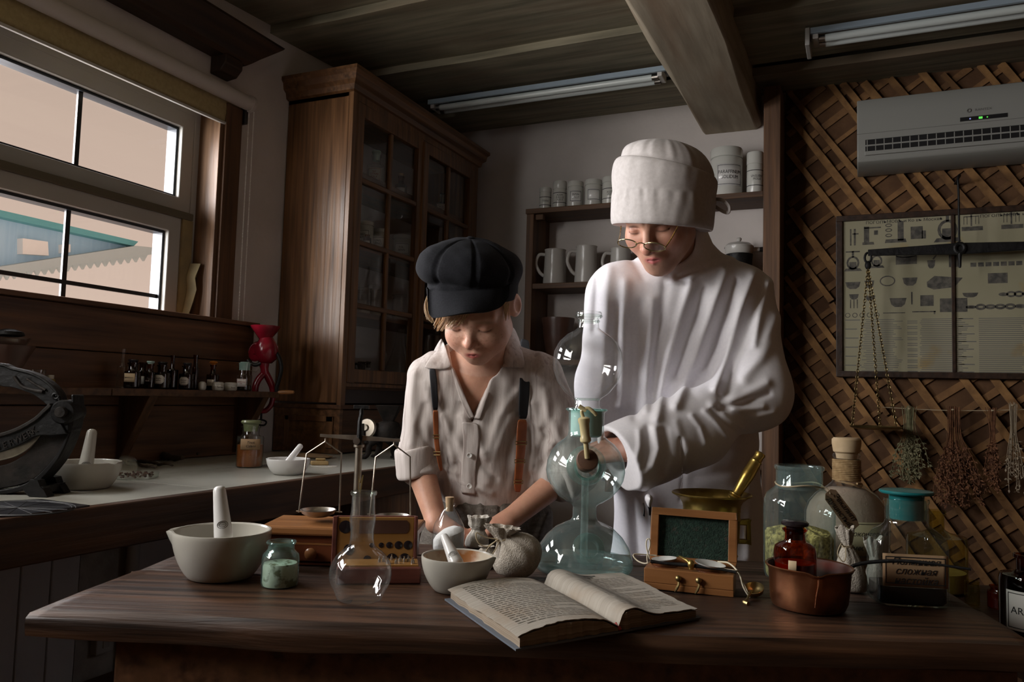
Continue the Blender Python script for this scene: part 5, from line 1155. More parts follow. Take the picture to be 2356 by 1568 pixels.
# ---- gas generator of blown glass (three bulbs)
t, k = at('gas_generator', 'tall three-bulb teal glass gas generator in the middle of the table', 'glass apparatus', 1342, 1312)
wd = depth(on(1342, 1312)); yb = 1312
def kz(py): return (yb-py)*k
base = [(0, 1311.5), (100, 1311.5), (110, 1306), (114, 1296), (112, 1280), (104, 1258), (88, 1234), (66, 1214), (44, 1203), (32, 1198), (27.5, 1190), (27, 1166), (32, 1160), (44, 1154), (62, 1142), (78, 1124), (88, 1104), (91.5, 1085), (89, 1062), (80, 1040), (66, 1022), (52, 1012), (43, 1004), (41, 992), (41.5, 950), (46, 946), (47.5, 942), (44, 940), (40, 941)]
MB().lathe([(r*k, kz(z)) for r, z in base], 72).build('lower_vessel', 'glass_teal', t)
MB().lathe([(r*k, kz(z)) for r, z in ((37, 945), (36.5, 1002), (30, 1006))], 56).build('ground_joint', 'ground_glass', t)
upr = [(8, 1286), (8, 1010), (20, 1004), (30, 996), (34, 950), (33, 938), (30, 934), (29, 922), (34, 916), (52, 904), (70, 880), (80, 852), (82, 832), (79, 808), (68, 785), (50, 768), (32, 758), (25, 752), (23.5, 735), (24, 730), (30, 728), (31, 718), (29, 714), (24, 714)]
MB().lathe([(r*k, kz(z)) for r, z in upr], 72).build('funnel_bulb', 'glass_clear', t)
for z, r in ((724, 30), (736, 24), (919, 29)):
    MB().tube([(r*k*cos(a), r*k*sin(a), kz(z)) for a in np.linspace(0, 2*pi, 48, endpoint=False)], 2.6*k, 8, closed=True).build('glass_ring', 'glass_green', t)
MB().tube([(46*k*cos(a), 46*k*sin(a), kz(943)) for a in np.linspace(0, 2*pi, 48, endpoint=False)], 3*k, 8, closed=True).build('glass_ring', 'glass_teal_deep', t)
MB().tube([(0, 0, kz(1286)), (0, 0, kz(1100))], 8.5*k, 16).build('dip_tube', 'glass_teal', t)
# tubulure on the front of the middle bulb
TT1 = Matrix.Translation((-6*k, -80*k, kz(1066))) @ rotm(radians(90), 0, 0)
MB().lathe([(r*k, z*k) for r, z in ((44, -10), (44, -4), (38, 6), (27, 10), (24, 24), (28, 28), (30, 31), (27, 33), (23, 31), (23, 8))], 48, TT1).build('side_neck', 'glass_teal_deep', t)
MB().tube([TT1 @ Vector((43*k*cos(a), 43*k*sin(a), -6*k)) for a in np.linspace(0, 2*pi, 48, endpoint=False)], 2.2*k, 8, closed=True).build('glass_ring', 'glass_clear', t)
TS = Matrix.Translation((-8*k, -113*k, kz(1052))) @ rotm(radians(72), 0, 0)
MB().lathe([(r*k, z*k) for r, z in ((0, -26), (21, -26), (23, -8), (24.5, 6), (22, 12), (9, 15), (0, 15))], 28, TS).build('rubber_stopper', 'rubber', t)
ax = [(-9*k, -126*k, kz(1046)), (-13*k, -130*k, kz(1012)), (-17*k, -132*k, kz(975)), (-20*k, -132*k, kz(950))]
MB().tube(ax[:2]+[(-15*k, -131*k, kz(1000))], 5.5*k, 12).build('outlet_tube', 'yellow_glass', t)
d = Vector(ax[3])-Vector(ax[1]); TV = Matrix.Translation(ax[1]) @ d.to_track_quat('Z', 'Y').to_matrix().to_4x4()
MB().lathe([(r*k, z*k) for r, z in ((0, 0), (9, 0), (12, 3), (12, 10), (10, 14), (11, 40), (13, 46), (13, 52), (9, 55), (0, 56))], 24, TV).build('stopcock', 'yellow_glass', t)
MB().tube(smoothpath([(-20*k, -131*k, kz(958)), (-23*k, -131*k, kz(944)), (-10*k, -134*k, kz(938)), (2*k, -136*k, kz(946)), (8*k, -134*k, kz(952))]), 4*k, 10).tube([(-30*k, -132*k, kz(934)), (-14*k, -133*k, kz(943))], 5*k, 10).build('stopcock_key', 'yellow_glass', t)
TP = Matrix.Translation((2*k, -86*k, kz(1246))) @ rotm(radians(62), 0, 0)
MB().lathe([(r*k, z*k) for r, z in ((36, -4), (36, 0), (31, 5), (22, 7), (20, 3), (20, -8), (0, -10))], 48, TP).build('lower_neck', 'glass_teal_deep', t)
MB().lathe([(r*k, kz(z)) for r, z in ((0, 1309), (98, 1309), (107, 1304), (111, 1294), (109, 1284), (0, 1284))], 56).build('base_reflection', 'glass_teal', t)  # teal layer added for the reflection in the glass bottom
# ---- open book
P0, P1, P2, P3 = on(1190, 1496), on(1606, 1424), on(1432, 1336), on(1030, 1382)     # corners of the cover on the table
A = P0; xa = P1-P0; za = atan2(xa[1], xa[0])
t = thing('open_book', 'old open book with yellowed pages at the front of the table', 'book', A+np.array([0, 0, .0008]), za)
def bl(p): d = np.asarray(p)-A; return np.array([d[0]*cos(za)+d[1]*sin(za), -d[0]*sin(za)+d[1]*cos(za)])
C = [bl(p) for p in (P0, P1, P2, P3)]
gu = bl(on(1408, 1456)); gt = bl(on(1230, 1348))       # gutter at the near and the far edge
fu = .52
def bp(u, v, z=0.0):   # u along the width (0 left page edge .. 1 right page edge), v from the near to the far edge
    a = C[0]+(C[1]-C[0])*u; b = C[3]+(C[2]-C[3])*u; q = a+(b-a)*v; return (q[0], q[1], z)
MB().loft([[bp(u, -.012, z), bp(u, 1.012, z), bp(u, 1.012, z+.0025), bp(u, -.012, z+.0025)] for u, z in ((-.012, 0), (.48, 0), (.5, .0), (.54, 0), (1.012, 0))]).build('cover', 'book_cover', t, 0)
def hl(u):   # height of the left / right page block
    if u <= fu: s = u/fu; return .016+.010*sin(pi*min(1, s*1.02))**.8*(1 if s < .9 else 1)-.006*max(0, (s-.86)/.14)
    s = (u-fu)/(1-fu); return .014+.014*exp(-((s-.16)/.20)**2)-.013*max(0, (.05-s)/.05)+.003*(1-s)
def block(u0, u1, z_off, jag, seed, mat, nm, th=None):
    r = random.Random(seed); nx, ny = 26, 18; j0 = [r.uniform(-1, 1)*jag for _ in range(nx+1)]; j1 = [r.uniform(-1, 1)*jag for _ in range(ny+1)]
    def f(i, j):
        u = u0+(u1-u0)*i/nx; v = j/ny
        vv = v+(j0[i] if j == 0 else 0); uu = u+(j1[j]*.7 if (i == 0 and u0 < .3) or (i == nx and u1 > .7) else 0)
        return bp(uu, vv, max(.003, hl(u)+z_off+.0008*sin(v*7+u*9)))
    vs = [f(i, j) for j in range(ny+1) for i in range(nx+1)]; N = len(vs); vs += [(x, y, max(.0027, z-th) if th else .0027) for x, y, z in vs]; W = nx+1
    fs = [(j*W+i, j*W+i+1, (j+1)*W+i+1, (j+1)*W+i) for j in range(ny) for i in range(nx)]; fs += [tuple(a+N for a in q[::-1]) for q in fs]
    e = [(i, i+1) for i in range(nx)]+[(ny*W+i+1, ny*W+i) for i in range(nx)]+[(j*W+nx, (j+1)*W+nx) for j in range(ny)]+[((j+1)*W, j*W) for j in range(ny)]
    fs += [(b, a, a+N, b+N) for a, b in e]
    return MB().add(vs, fs).build(nm, mat, t, 30)
block(.012, fu-.004, -.003, .008, 1, 'page_edge', 'page_block'); block(fu+.004, .985, -.003, .010, 2, 'page_edge', 'page_block')
lp = block(.0, fu-.002, 0, .008, 3, 'book_paper', 'left_page', .0012); rp = block(fu+.0, .995, 0, .008, 4, 'book_paper', 'right_page', .0012)
rnd = random.Random(12)
for par, u0, u1 in ((lp, .05, fu-.05), (rp, fu+.07, .94)):
    m = MB()
    for i in range(25):
        v = .92-i*.0345; 
        if par == rp and i < 2: continue
        ua, ub = u0+(rnd.uniform(.02, .04) if rnd.random() < .15 else 0), u1-(rnd.uniform(.05, .2) if rnd.random() < .2 else 0); u = ua
        while u < ub:
            w = min(rnd.uniform(.012, .045), ub-u); pts = [u+w*a/3 for a in range(4)]
            m.loft([[bp(x, v+h, hl(x)+.0009+.0008*sin(v*7+x*9)) for x in pts] for h in (0, .009)], cap=False, closed=False); u += w+.007
    m.build('printed_lines', 'faint_ink', par, 0)
m = MB()
for i in range(3): m.loft([[bp(x, .93-.04*i+h, hl(x)+.001) for x in np.linspace(.66, .80-.03*i, 5)] for h in (0, .016)], cap=False, closed=False)
m.build('heading', 'ink', rp, 0)
MB().tube([bp(fu+.006, -.012, .004), bp(fu+.004, .0, .007), bp(fu, .03, .010)], .0022, 6).build('spine_band', 'red_ink', t)
# ---- hand-scale case with green felt
A, B = on(1481, 1352), on(1688, 1374); d = B-A; ang = atan2(d[1], d[0]); k = (depth(A)+depth(B))/2/F
t = thing('scale_case', 'small wooden hand-scale case open with dark green felt lid', 'box', A, ang); W = np.linalg.norm(d); D = .064; Hb = 47*k
MB().span((0, 0, 0), (W, D, .010)).build('bottom', 'box_wood', t, 0, .001, label=None)
MB().span((0, 0, .0102), (W, D, Hb)).build('base', 'box_wood', t, 0, .0012)
for u, v, r in ((.20, .55, .022), (.74, .5, .026)): MB().lathe([(0, .0002), (r, .0002), (r, .001), (r*.97, .001)], 28, Matrix.Translation((W*u, D*v, Hb))).build('pan_recess', 'mahogany', t)
LH = 128*k; TL = Matrix.Translation((0, D-.003, Hb+.001)) @ rotm(radians(-9), 0, 0)
MB().span((0, -.002, 0), (W, .016, .009), TL).span((0, -.002, LH-.012), (W, .016, LH), TL).span((0, -.002, .009), (.013, .016, LH-.012), TL).span((W-.013, -.002, .009), (W, .016, LH-.012), TL).span((.01, .010, .006), (W-.01, .016, LH-.01), TL).build('lid', 'box_wood', t, 0, .001)
MB().grid(lambda u, v: (.012+(W-.024)*u, .0085-.001*sin(u*9)*sin(v*7), .008+(LH-.019)*v), 14, 10, TL).build('felt_lining', 'green_felt', t, 60)
for u, zz in ((.395, .50), (.62, .44)):
    h = MB().tube([(W*u, -.001, Hb*.62), (W*u+.001, -.005, Hb*.40), (W*u-.002, -.006, Hb*.18), (W*u-.005, -.005, Hb*.02)], [.0022, .002, .0024, .0012], 8).build('latch', 'old_brass', t)
    MB().ball((W*u, -.004, Hb*.66), (.0050, .0045, .0050), nu=14, nv=10).build('latch_knob', 'old_brass', h)
# the little hand scale lying across the case
sc_ = thing('hand_scale', 'small brass and black hand scale lying on the open case', 'balance', A+np.array([0, 0, Hb+.0026]), ang)
b_ = [(W*.06, .014, .006), (W*.20, .013, .005), (W*.52, .012, .006), (W*.85, .010, .0045), (W*1.02, .006, .003)]
MB().tube(b_, [.003, .0022, .0035, .0022, .0026], 10).build('beam', 'iron', sc_)
MB().tube([(W*.52, .012, .006), (W*.47, .022, .011), (W*.37, .040, .013), (W*.36, .044, .013), (W*.38, .042, .013), (W*.50, .020, .011), (W*.52, .012, .006)], .0013, 8).build('shears', 'brass', sc_)
MB().ball((W*.525, .010, .008), (.006, .006, .007), nu=14, nv=10).lathe([(.004, -.004), (.0045, -.003), (.0045, .002), (0, .002)], 14, Matrix.Translation((W*.525, .010, .004))).build('pivot', 'brass', sc_)
for nm, u, v, r, tl in (('pan', .20, .55, .021, -.10), ('pan', .72, .46, .025, .12)):
    MB().lathe([(0, 0), (r*.6, .001), (r*.95, .006), (r, .008), (r*.96, .008), (r*.6, .0025), (0, .0015)], 36, Matrix.Translation((W*u, D*v, .001)) @ rotm(0, tl, 0)).build('pan', 'white_pan', sc_)
MB().tube(smoothpath([(W*.05, .014, .004), (W*-.02, .016, .001), (-.016, .022, .004), (-.022, .028, .012), (W*.02, .045, .010), (W*.09, .05, .009)]), .0012, 6).tube(smoothpath([(W*.03, .012, .003), (W*.02, .013, .014), (W*.05, .014, .032), (W*.04, .014, .042), (W*.01, .014, .040), (W*.01, .013, .028), (W*.05, .013, .010)]), .0012, 6).build('cord', 'cream_string', sc_)
MB().tube(smoothpath([(W*.80, .052, .008), (W*.92, .040, .010), (W*1.02, .02, .004), (W*1.09, .012, -.010), (W*1.16, .008, -.030)]), .0013, 6).tube(smoothpath([(W*.86, .012, .005), (W*1.0, .008, .005), (W*1.05, .014, .001), (W*1.10, .004, -.018), (W*1.17, .004, -.034)]), .0013, 6).build('cord', 'cream_string', sc_)
# ---- brass mortar and pestle
w_ = depth(on(1636, 1278)); t, k = at('brass_mortar', 'wide-rimmed brass mortar with square handles behind the felt-lined case', 'mortar', 1636, 1278)
def bz(py): return (1278-py)*k
pr = [(0, 1278), (58, 1278), (60, 1274), (54, 1268), (54, 1258), (58, 1250), (62, 1240), (63.5, 1210), (64, 1196), (65.5, 1194), (65.5, 1190), (64, 1188), (64, 1176), (65, 1174), (64.5, 1170), (66, 1160), (71, 1151), (81, 1143), (90, 1138.5), (91, 1136), (89.5, 1134.5), (78, 1141), (66, 1151), (60, 1166), (58, 1200), (50, 1250), (0, 1256)]
MB().lathe([(r*k, bz(z)) for r, z in pr], 72).build('cup', 'brass', t)
for s in (1, -1):
    m = MB(); x0, x1 = s*60*k, s*88*k
    for za, zb_ in ((1206, 1194), (1248, 1238)): m.span((min(x0, x1), -8*k, bz(za)), (max(x0, x1), 8*k, bz(zb_)))
    m.span((min(s*78*k, x1), -8*k, bz(1248)), (max(s*78*k, x1), 8*k, bz(1194))); m.build('handle', 'brass', t, 0, .002)
a, b = pt(1674, 1170, w_-.0), pt(1752, 1040, w_+.01); L = np.linalg.norm(b-a); d = Vector(b-a).normalized()
t = thing('brass_pestle', 'turned brass pestle leaning in the brass mortar', 'pestle', a, rot=d.to_track_quat('Z', 'Y').to_euler())
MB().lathe([(r*k, z*L) for r, z in ((0, -.06), (9, -.05), (11, .08), (9.5, .14), (10, .16), (15, .185), (16, .205), (12, .22), (15, .235), (15, .25), (11.5, .265), (11, .29), (12.5, .40), (14.5, .56), (15, .66), (14.5, .67), (14, .80), (13, .83), (14, .845), (12, .86), (11, .93), (12.5, .96), (11, .985), (5, 1.0), (0, 1.0))], 32).build('shaft', 'brass', t)
# ---- little ladle
p = on(1735, 1372); k = depth(p)/F
t = thing('ladle', 'tarnished little ladle lying between case and copper pot', 'spoon', p, YAW)
MB().lathe([(r*k, z*k) for r, z in ((0, 2), (12, 4), (20, 12), (23, 22), (22, 22.5), (19, 13), (11, 6), (0, 4))], 32, Matrix.Translation((2*k, 0, 2*k)) @ rotm(radians(20), radians(-14), 0)).build('bowl', 'old_brass', t)
MB().tube(smoothpath([(-12*k, -.012, 17*k), (-20*k, -.020, 11*k), (-30*k, -.032, 5*k), (-40*k, -.042, 4*k), (-43*k, -.050, 5*k), (-38*k, -.056, 4*k)]), [3*k]*30+[5*k]*11, 8).build('handle', 'old_brass', t)
# ---- big teal jar of dried herb with tag
t, k = at('herb_jar', 'big open teal glass jar of yellow dried herb with a tag', 'jar', 1838, 1330)
pf = [(66, 0), (74, 3), (77, 12), (78, 40), (79, 150), (78, 178), (72, 192), (60, 202), (53, 208), (51.5, 216), (51.5, 246), (55, 250), (55.5, 255), (53, 258), (49, 258)]
MB().lathe([(0, .0005)]+[(r*k, z*k) for r, z in pf], 64).lathe([(48*k, 256*k), (48*k, 214*k), (54*k, 205*k)], 48).build('body', 'glass_teal', t)
MB().lathe([(r*k, z*k) for r, z in ((0, 3), (70, 4), (73, 12), (74, 40), (75, 96), (70, 104), (40, 112), (0, 122))], 48, fn=lambda v, a, r, z: (v[0], v[1], z+(.003*sin(5*a)+.003*sin(9*a+1) if z > 90*k else 0))).build('dried_herb', 'dry_herb', t)
MB().tube([(52.5*k*cos(a), 52.5*k*sin(a), (214+3*sin(3*a))*k) for a in np.linspace(0, 2*pi, 40, endpoint=False)], 1.8*k, 6, closed=True).tube(smoothpath([(34*k, -42*k, 214*k), (46*k, -46*k, 212*k), (52*k, -50*k, 200*k)]), 1.4*k, 6).build('neck_string', 'string', t)
TG = Matrix.Translation((48*k, -50*k, 204*k)) @ Matrix.Rotation(radians(8), 4, 'Z') @ Matrix.Rotation(radians(50), 4, 'Y')
tg = MB().loft([[(x*k, 0, z*k) for x, z in ((-2, 8), (8, 17), (82, 17), (104, 10), (104, -10), (84, -19), (8, -17), (-2, -8))], [(x*k, .0006, z*k) for x, z in ((-2, 8), (8, 17), (82, 17), (104, 10), (104, -10), (84, -19), (8, -17), (-2, -8))]], TG).build('tag', 'tag_kraft', t, 0)
text_mesh('Эвкалипт\nдушистый', 17*k, 'lettering', 'ink', tg, TG @ Matrix.Translation((50*k, -.0003, 0)), shear=.35)
# ---- big corked bottle bound with rope
t, k = at('rope_bottle', 'big corked bottle with rope-bound neck and pale powder', 'bottle', 1948, 1300)
ZQ = lambda pr: [(r, z-18 if z > 20 else z) for r, z in pr]
pf = ZQ([(78, 0), (86, 3), (90, 14), (92, 110), (91, 138), (84, 160), (66, 182), (44, 197), (32, 207), (28, 216), (27, 262), (30, 266), (30.5, 271), (27, 274)])
MB().lathe([(0, .0005)]+[(r*k, z*k) for r, z in pf], 64).build('body', 'glass_clear', t)
MB().lathe([(r*k, z*k) for r, z in ZQ(((0, 3), (80, 4), (86, 14), (88, 110), (87, 138), (80, 158), (62, 180), (40, 194), (0, 197)))], 56).build('powder', 'powder_grey', t)
m = MB()
for i in range(13): m.tube([(29.5*k*cos(a), 29.5*k*sin(a), (196+i*3.7+.6*sin(a*2+i))*k) for a in np.linspace(0, 2*pi, 36, endpoint=False)], 2.2*k, 6, closed=True)
m.tube(smoothpath([(-30*k, -10*k, 194*k), (0, -33*k, 188*k), (18*k, -28*k, 182*k), (26*k, -20*k, 188*k), (10*k, -32*k, 190*k)]), 2.6*k, 6); m.build('rope', 'rope', t)
MB().lathe([(r*k, z*k) for r, z in ZQ(((22, 262), (24, 274), (29, 278), (32, 296), (32, 306), (28, 310), (0, 311)))], 36).build('cork', 'cork_light', t)
lb = label_on(t, 92*k, 34*k, 112*k, 46*k, 'olive_label', border=.0028, ang=.08)
text_mesh('Успокоительная', 15*k, 'lettering', 'ink', lb, Matrix.Rotation(.08, 4, 'Z') @ Matrix.Translation((0, 0, 86*k)), 92*k+.0008, shear=.3)
text_mesh('смесь', 15*k, 'lettering', 'ink', lb, Matrix.Rotation(.08, 4, 'Z') @ Matrix.Translation((-22*k, 0, 56*k)), 92*k+.0008, shear=.3)
# ---- copper pot with long iron handle, brown bottle standing in it
t, k = at('copper_pot', 'dented copper pot with pouring lip and long iron handle', 'pot', 1861, 1396)
cp = lambda r, z: (r*k, z*k)
def cpf(v, a, r, z):
    d = (a+pi/2-(-.18)+pi) % (2*pi)-pi; w = exp(-(d/.16)**2); s = 1+(.10*w*(z/(95*k))**.8 if r > 30*k else 0)+.012*sin(3*a+z*60)
    return (v[0]*s, v[1]*s, z-(.004*w if z > 88*k else 0))
MB().lathe([(0, 0)]+[cp(*q) for q in ((70, 0), (80, 4), (85, 16), (88, 50), (90, 84), (95, 92), (97, 95), (95, 97), (91, 95))], 72, fn=cpf).build('body', 'copper', t)
MB().lathe([cp(*q) for q in ((91.2, 95), (87, 86), (85, 50), (82, 16), (74, 7), (0, 6))], 72, fn=cpf).build('inside', 'copper_inside', t)
MB().tube(smoothpath([(-14*k, -93*k, 90*k), (-16*k, -98*k, 70*k), (-19*k, -94*k, 45*k), (-20*k, -90*k, 22*k)]), [2.2*k]*16+[1.6*k]*9, 8).build('seam', 'copper', t)
MB().tube(smoothpath([(92*k, 10*k, 66*k), (97*k, 8*k, 82*k), (106*k, 4*k, 96*k), (140*k, -10*k, 108*k), (190*k, -34*k, 117*k), (240*k, -60*k, 119*k), (316*k, -100*k, 116*k)]), [5*k]*12+[4.5*k]*20+[4*k]*10+[3*k]*7, 10, flat=.9).build('handle', 'iron', t)
pz = on(1861, 1396); bp_ = pz+np.array([cos(YAW), sin(YAW), 0])*(-26*k)+np.array([-sin(YAW), cos(YAW), 0])*.012
t = thing('brown_bottle', 'amber glass bottle with dark stopper standing in the copper pot', 'bottle', bp_+np.array([0, 0, .0065]), YAW); kk = depth(bp_)/F; zo = .87*kk
MB().lathe([(0, .0005)]+[(r*kk, z*zo) for r, z in ((40, 0), (45, 4), (47, 14), (47, 128), (44, 142), (34, 150), (25, 154), (23, 160), (22, 176), (27, 183), (29, 187), (24, 189))], 48).build('body', 'glass_amber', t)
MB().lathe([(0, .002)]+[(r*kk, z*zo) for r, z in ((38, 1.5), (43, 6), (44, 14), (44, 100), (0, 100))], 36).build('contents', 'amber_liquid', t)
MB().lathe([(r*kk, z*zo) for r, z in ((18, 160), (19, 190), (22, 194), (30, 197), (31, 203), (27, 207), (0, 208))], 36).build('stopper', 'black_stopper', t)
label_on(t, 47*kk, 72*kk, 98*kk, 9*kk, 'cream_label', ang=-.45)
# ---- small linen pouches on the right
pouch('dusky linen pouch tied with string between the rope bottle and the label bottle', 1961, 1359, 36, 146, 101, lean=(-16, 2), seed=14, neckr=.30, ruff=.60, squash=.72, rz=YAW-.15)
pouch('pale linen pouch half hidden behind the teal-stoppered bottle', 2018, 1345, 26, 108, 62, lean=(-10, 0), mat='linen_light', seed=22, neckr=.5, ruff=.85, tie=False, squash=.8)
# ---- square teal bottle with flat stopper
t, k = at('label_bottle', 'square teal bottle with flat glass stopper, written label and black liquid', 'bottle', 2087, 1385, rz=YAW-radians(7))
hx, hy_ = 78*k, 50*k
def sq(r, z, e): return [(r[0]*(abs(cos(a))**e)*(1 if cos(a) >= 0 else -1), r[1]*(abs(sin(a))**e)*(1 if sin(a) >= 0 else -1), z) for a in np.linspace(0, 2*pi, 72, endpoint=False)]
rows = [sq((hx*.9, hy_*.9), .0006, .34), sq((hx*.98, hy_*.98), 4*k, .3), sq((hx, hy_), 12*k, .26), sq((hx, hy_), 132*k, .26), sq((hx*.97, hy_*.97), 148*k, .32), sq((hx*.86, hy_*.92), 162*k, .45), sq((hx*.7, 46*k), 171*k, .7), sq((49*k, 44*k), 178*k, 1), sq((46*k, 42*k), 186*k, 1), sq((46.5*k, 42*k), 226*k, 1), sq((49*k, 45*k), 230*k, 1), sq((48*k, 44*k), 236*k, 1), sq((42*k, 38*k), 236*k, 1)]
MB().loft(rows, cap=True).build('body', 'glass_teal_bright', t, 60)
MB().loft([sq((39*k, 36*k), 236*k, 1), sq((41*k, 38*k), 234*k, 1), sq((43*k, 40*k), 210*k, 1), sq((43*k, 40*k), 188*k, 1)], cap=False).build('ground_neck', 'glass_teal_deep', t)
MB().loft([sq((hx*.88, hy_*.86), .003, .34), sq((hx*.95, hy_*.94), 12*k, .28), sq((hx*.95, hy_*.94), 44*k, .28)]).build('black_liquid', 'dark_liquid', t, 40)
MB().lathe([(r*k, z*k) for r, z in ((36, 190), (37, 234), (38, 244), (40, 246), (57, 248), (59, 251), (57, 255), (30, 258), (0, 258))], 56).build('flat_stopper', 'stopper_teal', t)
lb = label_on(t, hy_, 46*k, 118*k, 70*k, 'kraft', border=.004, flat=True)
for i, s in enumerate(('Полынная', 'сложная', 'настойка')):
    text_mesh(s, 21*k, 'lettering', 'ink', lb, Matrix.Translation((0, -hy_-.0012, (101-i*21)*k)), shear=.35)
# ---- low bench beyond the right end of the table with more bottles
zb = .60
c0 = on(2235, 1392, zb); t = thing('side_bench', 'low dark bench with bottles beyond the right end of the table', 'bench', (c0[0], c0[1], 0), YAW)
MB().span((-.15, -.44, zb-.03), (.55, .22, zb)).build('seat', 'table_wood', t, 0, .003)
for x in (-.13, .48):
    for y in (-.42, .16): MB().span((x, y, 0), (x+.05, y+.04, zb-.03)).build('leg', 'dark_wood_up', t, 0, .003)
def bench_item(nm, lb_, cat, x, y, r, h, glass, **kw):
    p = np.array([c0[0]+cos(YAW)*x-sin(YAW)*y, c0[1]+sin(YAW)*x+cos(YAW)*y, zb+.0006]); return bottle(nm, lb_, cat, p, r, h, **kw, glass=glass, group=None)
bench_item('demijohn', 'round yellow-green glass demijohn behind the teal-stoppered bottle', 'bottle', -.005, .14, .070, .20, 'glass_yellow', neck=.018, nh=.05, lip=.022, fill=('powder_grey', .25))
bench_item('glass_beaker', 'small yellowish glass beaker past the right table edge', 'glass', .005, .005, .016, .055, 'glass_yellow', neck=.015, nh=.01, lip=.016)
bench_item('amber_jar', 'squat amber jar past the right table edge', 'jar', .055, -.02, .026, .05, 'glass_amber', neck=.02, nh=.01, lip=.022, fill=('amber_liquid', .7))
pz = pt(2374, 1400, 1.46); pz = np.array([pz[0], pz[1], zb+.0006]); kk = depth(pz)/F; hz_ = (pt(2372, 1278, 1.46)[2]-zb)
t = bottle('apothecary_bottle', 'dark bottle with white AR label at the right frame edge', 'bottle', pz, 66*kk, hz_, 30*kk, .03, 36*kk, 'glass_brown', fill=('dark_liquid', .8), seg=48)
label_on(t, 66*kk, hz_-164*kk, hz_-76*kk, 52*kk, 'paper_label', 'ARNICA', 22*kk, border=.004, ang=-.62)
# ================================================================= people: smooth blended volumes turned into one surface
def V3(a): return np.asarray(a, np.float32)
def rcone(p, a, b, ra, rb=None):
    rb = ra if rb is None else rb; a = V3(a); b = V3(b); d = b-a; t = np.clip(((p-a)@d)/max(1e-9, float(d@d)), 0, 1)
    return np.linalg.norm(p-a-t[:, None]*d, axis=1)-(ra+(rb-ra)*t)
def ell(p, c, r, R=None):
    q = p-V3(c)
    if R is not None: q = q@V3(R)
    r = V3(r); k0 = np.linalg.norm(q/r, axis=1); k1 = np.linalg.norm(q/(r*r), axis=1)+1e-9
    return k0*(k0-1)/k1
def ball(p, c, r): return np.linalg.norm(p-V3(c), axis=1)-r
def smin(a, b, k): h = np.maximum(k-np.abs(a-b), 0)/k; return np.minimum(a, b)-h*h*k*.25
def smax(a, b, k): return -smin(-a, -b, k)
def nets(f, lo, hi, h, project=2):
    lo = np.asarray(lo, float); hi = np.asarray(hi, float); B = 8; C = B*h
    n = np.ceil((hi-lo)/C).astype(int); g = np.stack(np.meshgrid(*[np.arange(k) for k in n], indexing='ij'), -1).reshape(-1, 3)
    cf = f((lo+(g+.5)*C).astype(np.float32)); g = g[np.abs(cf) < C*1.35]
    off = np.stack(np.meshgrid(*[np.arange(B+1)]*3, indexing='ij'), -1).reshape(-1, 3)
    keys, pos, sgn = [], [], []
    cells = np.stack(np.meshgrid(*[np.arange(B)]*3, indexing='ij'), -1).reshape(-1, 3); corner = [(i, j, k) for i in (0, 1) for j in (0, 1) for k in (0, 1)]
    edges = [(a, b) for a in range(8) for b in range(a+1, 8) if sum(abs(corner[a][i]-corner[b][i]) for i in range(3)) == 1]
    dims = n*B+2
    for s in range(0, len(g), 400):
        gg = g[s:s+400]; idx = gg[:, None, :]*B+off[None]
        val = f((lo+idx.reshape(-1, 3)*h).astype(np.float32)).reshape(len(gg), B+1, B+1, B+1)
        cv = np.stack([val[:, i:B+i, j:B+j, k:B+k].reshape(len(gg), -1) for i, j, k in corner], -1)
        act = (cv.min(-1) < 0) & (cv.max(-1) >= 0); bi, ci = np.nonzero(act); cv = cv[bi, ci]; cell = gg[bi]*B+cells[ci]
        acc = np.zeros((len(cell), 3)); cnt = np.zeros(len(cell))
        for a, b in edges:
            va, vb = cv[:, a], cv[:, b]; m = (va < 0) != (vb < 0); t = np.where(m, va/(va-vb+1e-12), 0)
            pa, pb = np.array(corner[a], float), np.array(corner[b], float); acc += np.where(m[:, None], pa+(pb-pa)*t[:, None], 0); cnt += m
        keys.append((cell[:, 0]*dims[1]+cell[:, 1])*dims[2]+cell[:, 2]); pos.append(lo+(cell+acc/cnt[:, None])*h); sgn.append(cv)
    keys = np.concatenate(keys); pos = np.concatenate(pos); cv = np.concatenate(sgn)
    o = np.argsort(keys); keys = keys[o]; pos = pos[o]; cv = cv[o]
    faces = []; sx, sy = dims[1]*dims[2], dims[2]; st = (sx, sy, 1)
    for ax, c1 in ((0, 4), (1, 2), (2, 1)):
        m = (cv[:, 0] < 0) != (cv[:, c1] < 0); k = keys[m]; fl = cv[m, 0] < 0; u, w = st[(ax+1) % 3], st[(ax+2) % 3]
        q = np.stack([k, k-u, k-u-w, k-w], 1); ix = np.searchsorted(keys, q); ix = np.minimum(ix, len(keys)-1); ok = (keys[ix] == q).all(1)
        ix = ix[ok]; fl = fl[ok]; ix[~fl] = ix[~fl][:, ::-1]; faces.append(ix)
    p = pos.astype(np.float32); e = h*.35
    for _ in range(project):
        d = f(p); gr = np.stack([(f(p+V3([e if i == a else 0 for i in range(3)]))-d)/e for a in range(3)], 1)
        p = p-(d/np.maximum((gr*gr).sum(1), .25))[:, None]*gr*.8
    return p, np.concatenate(faces)
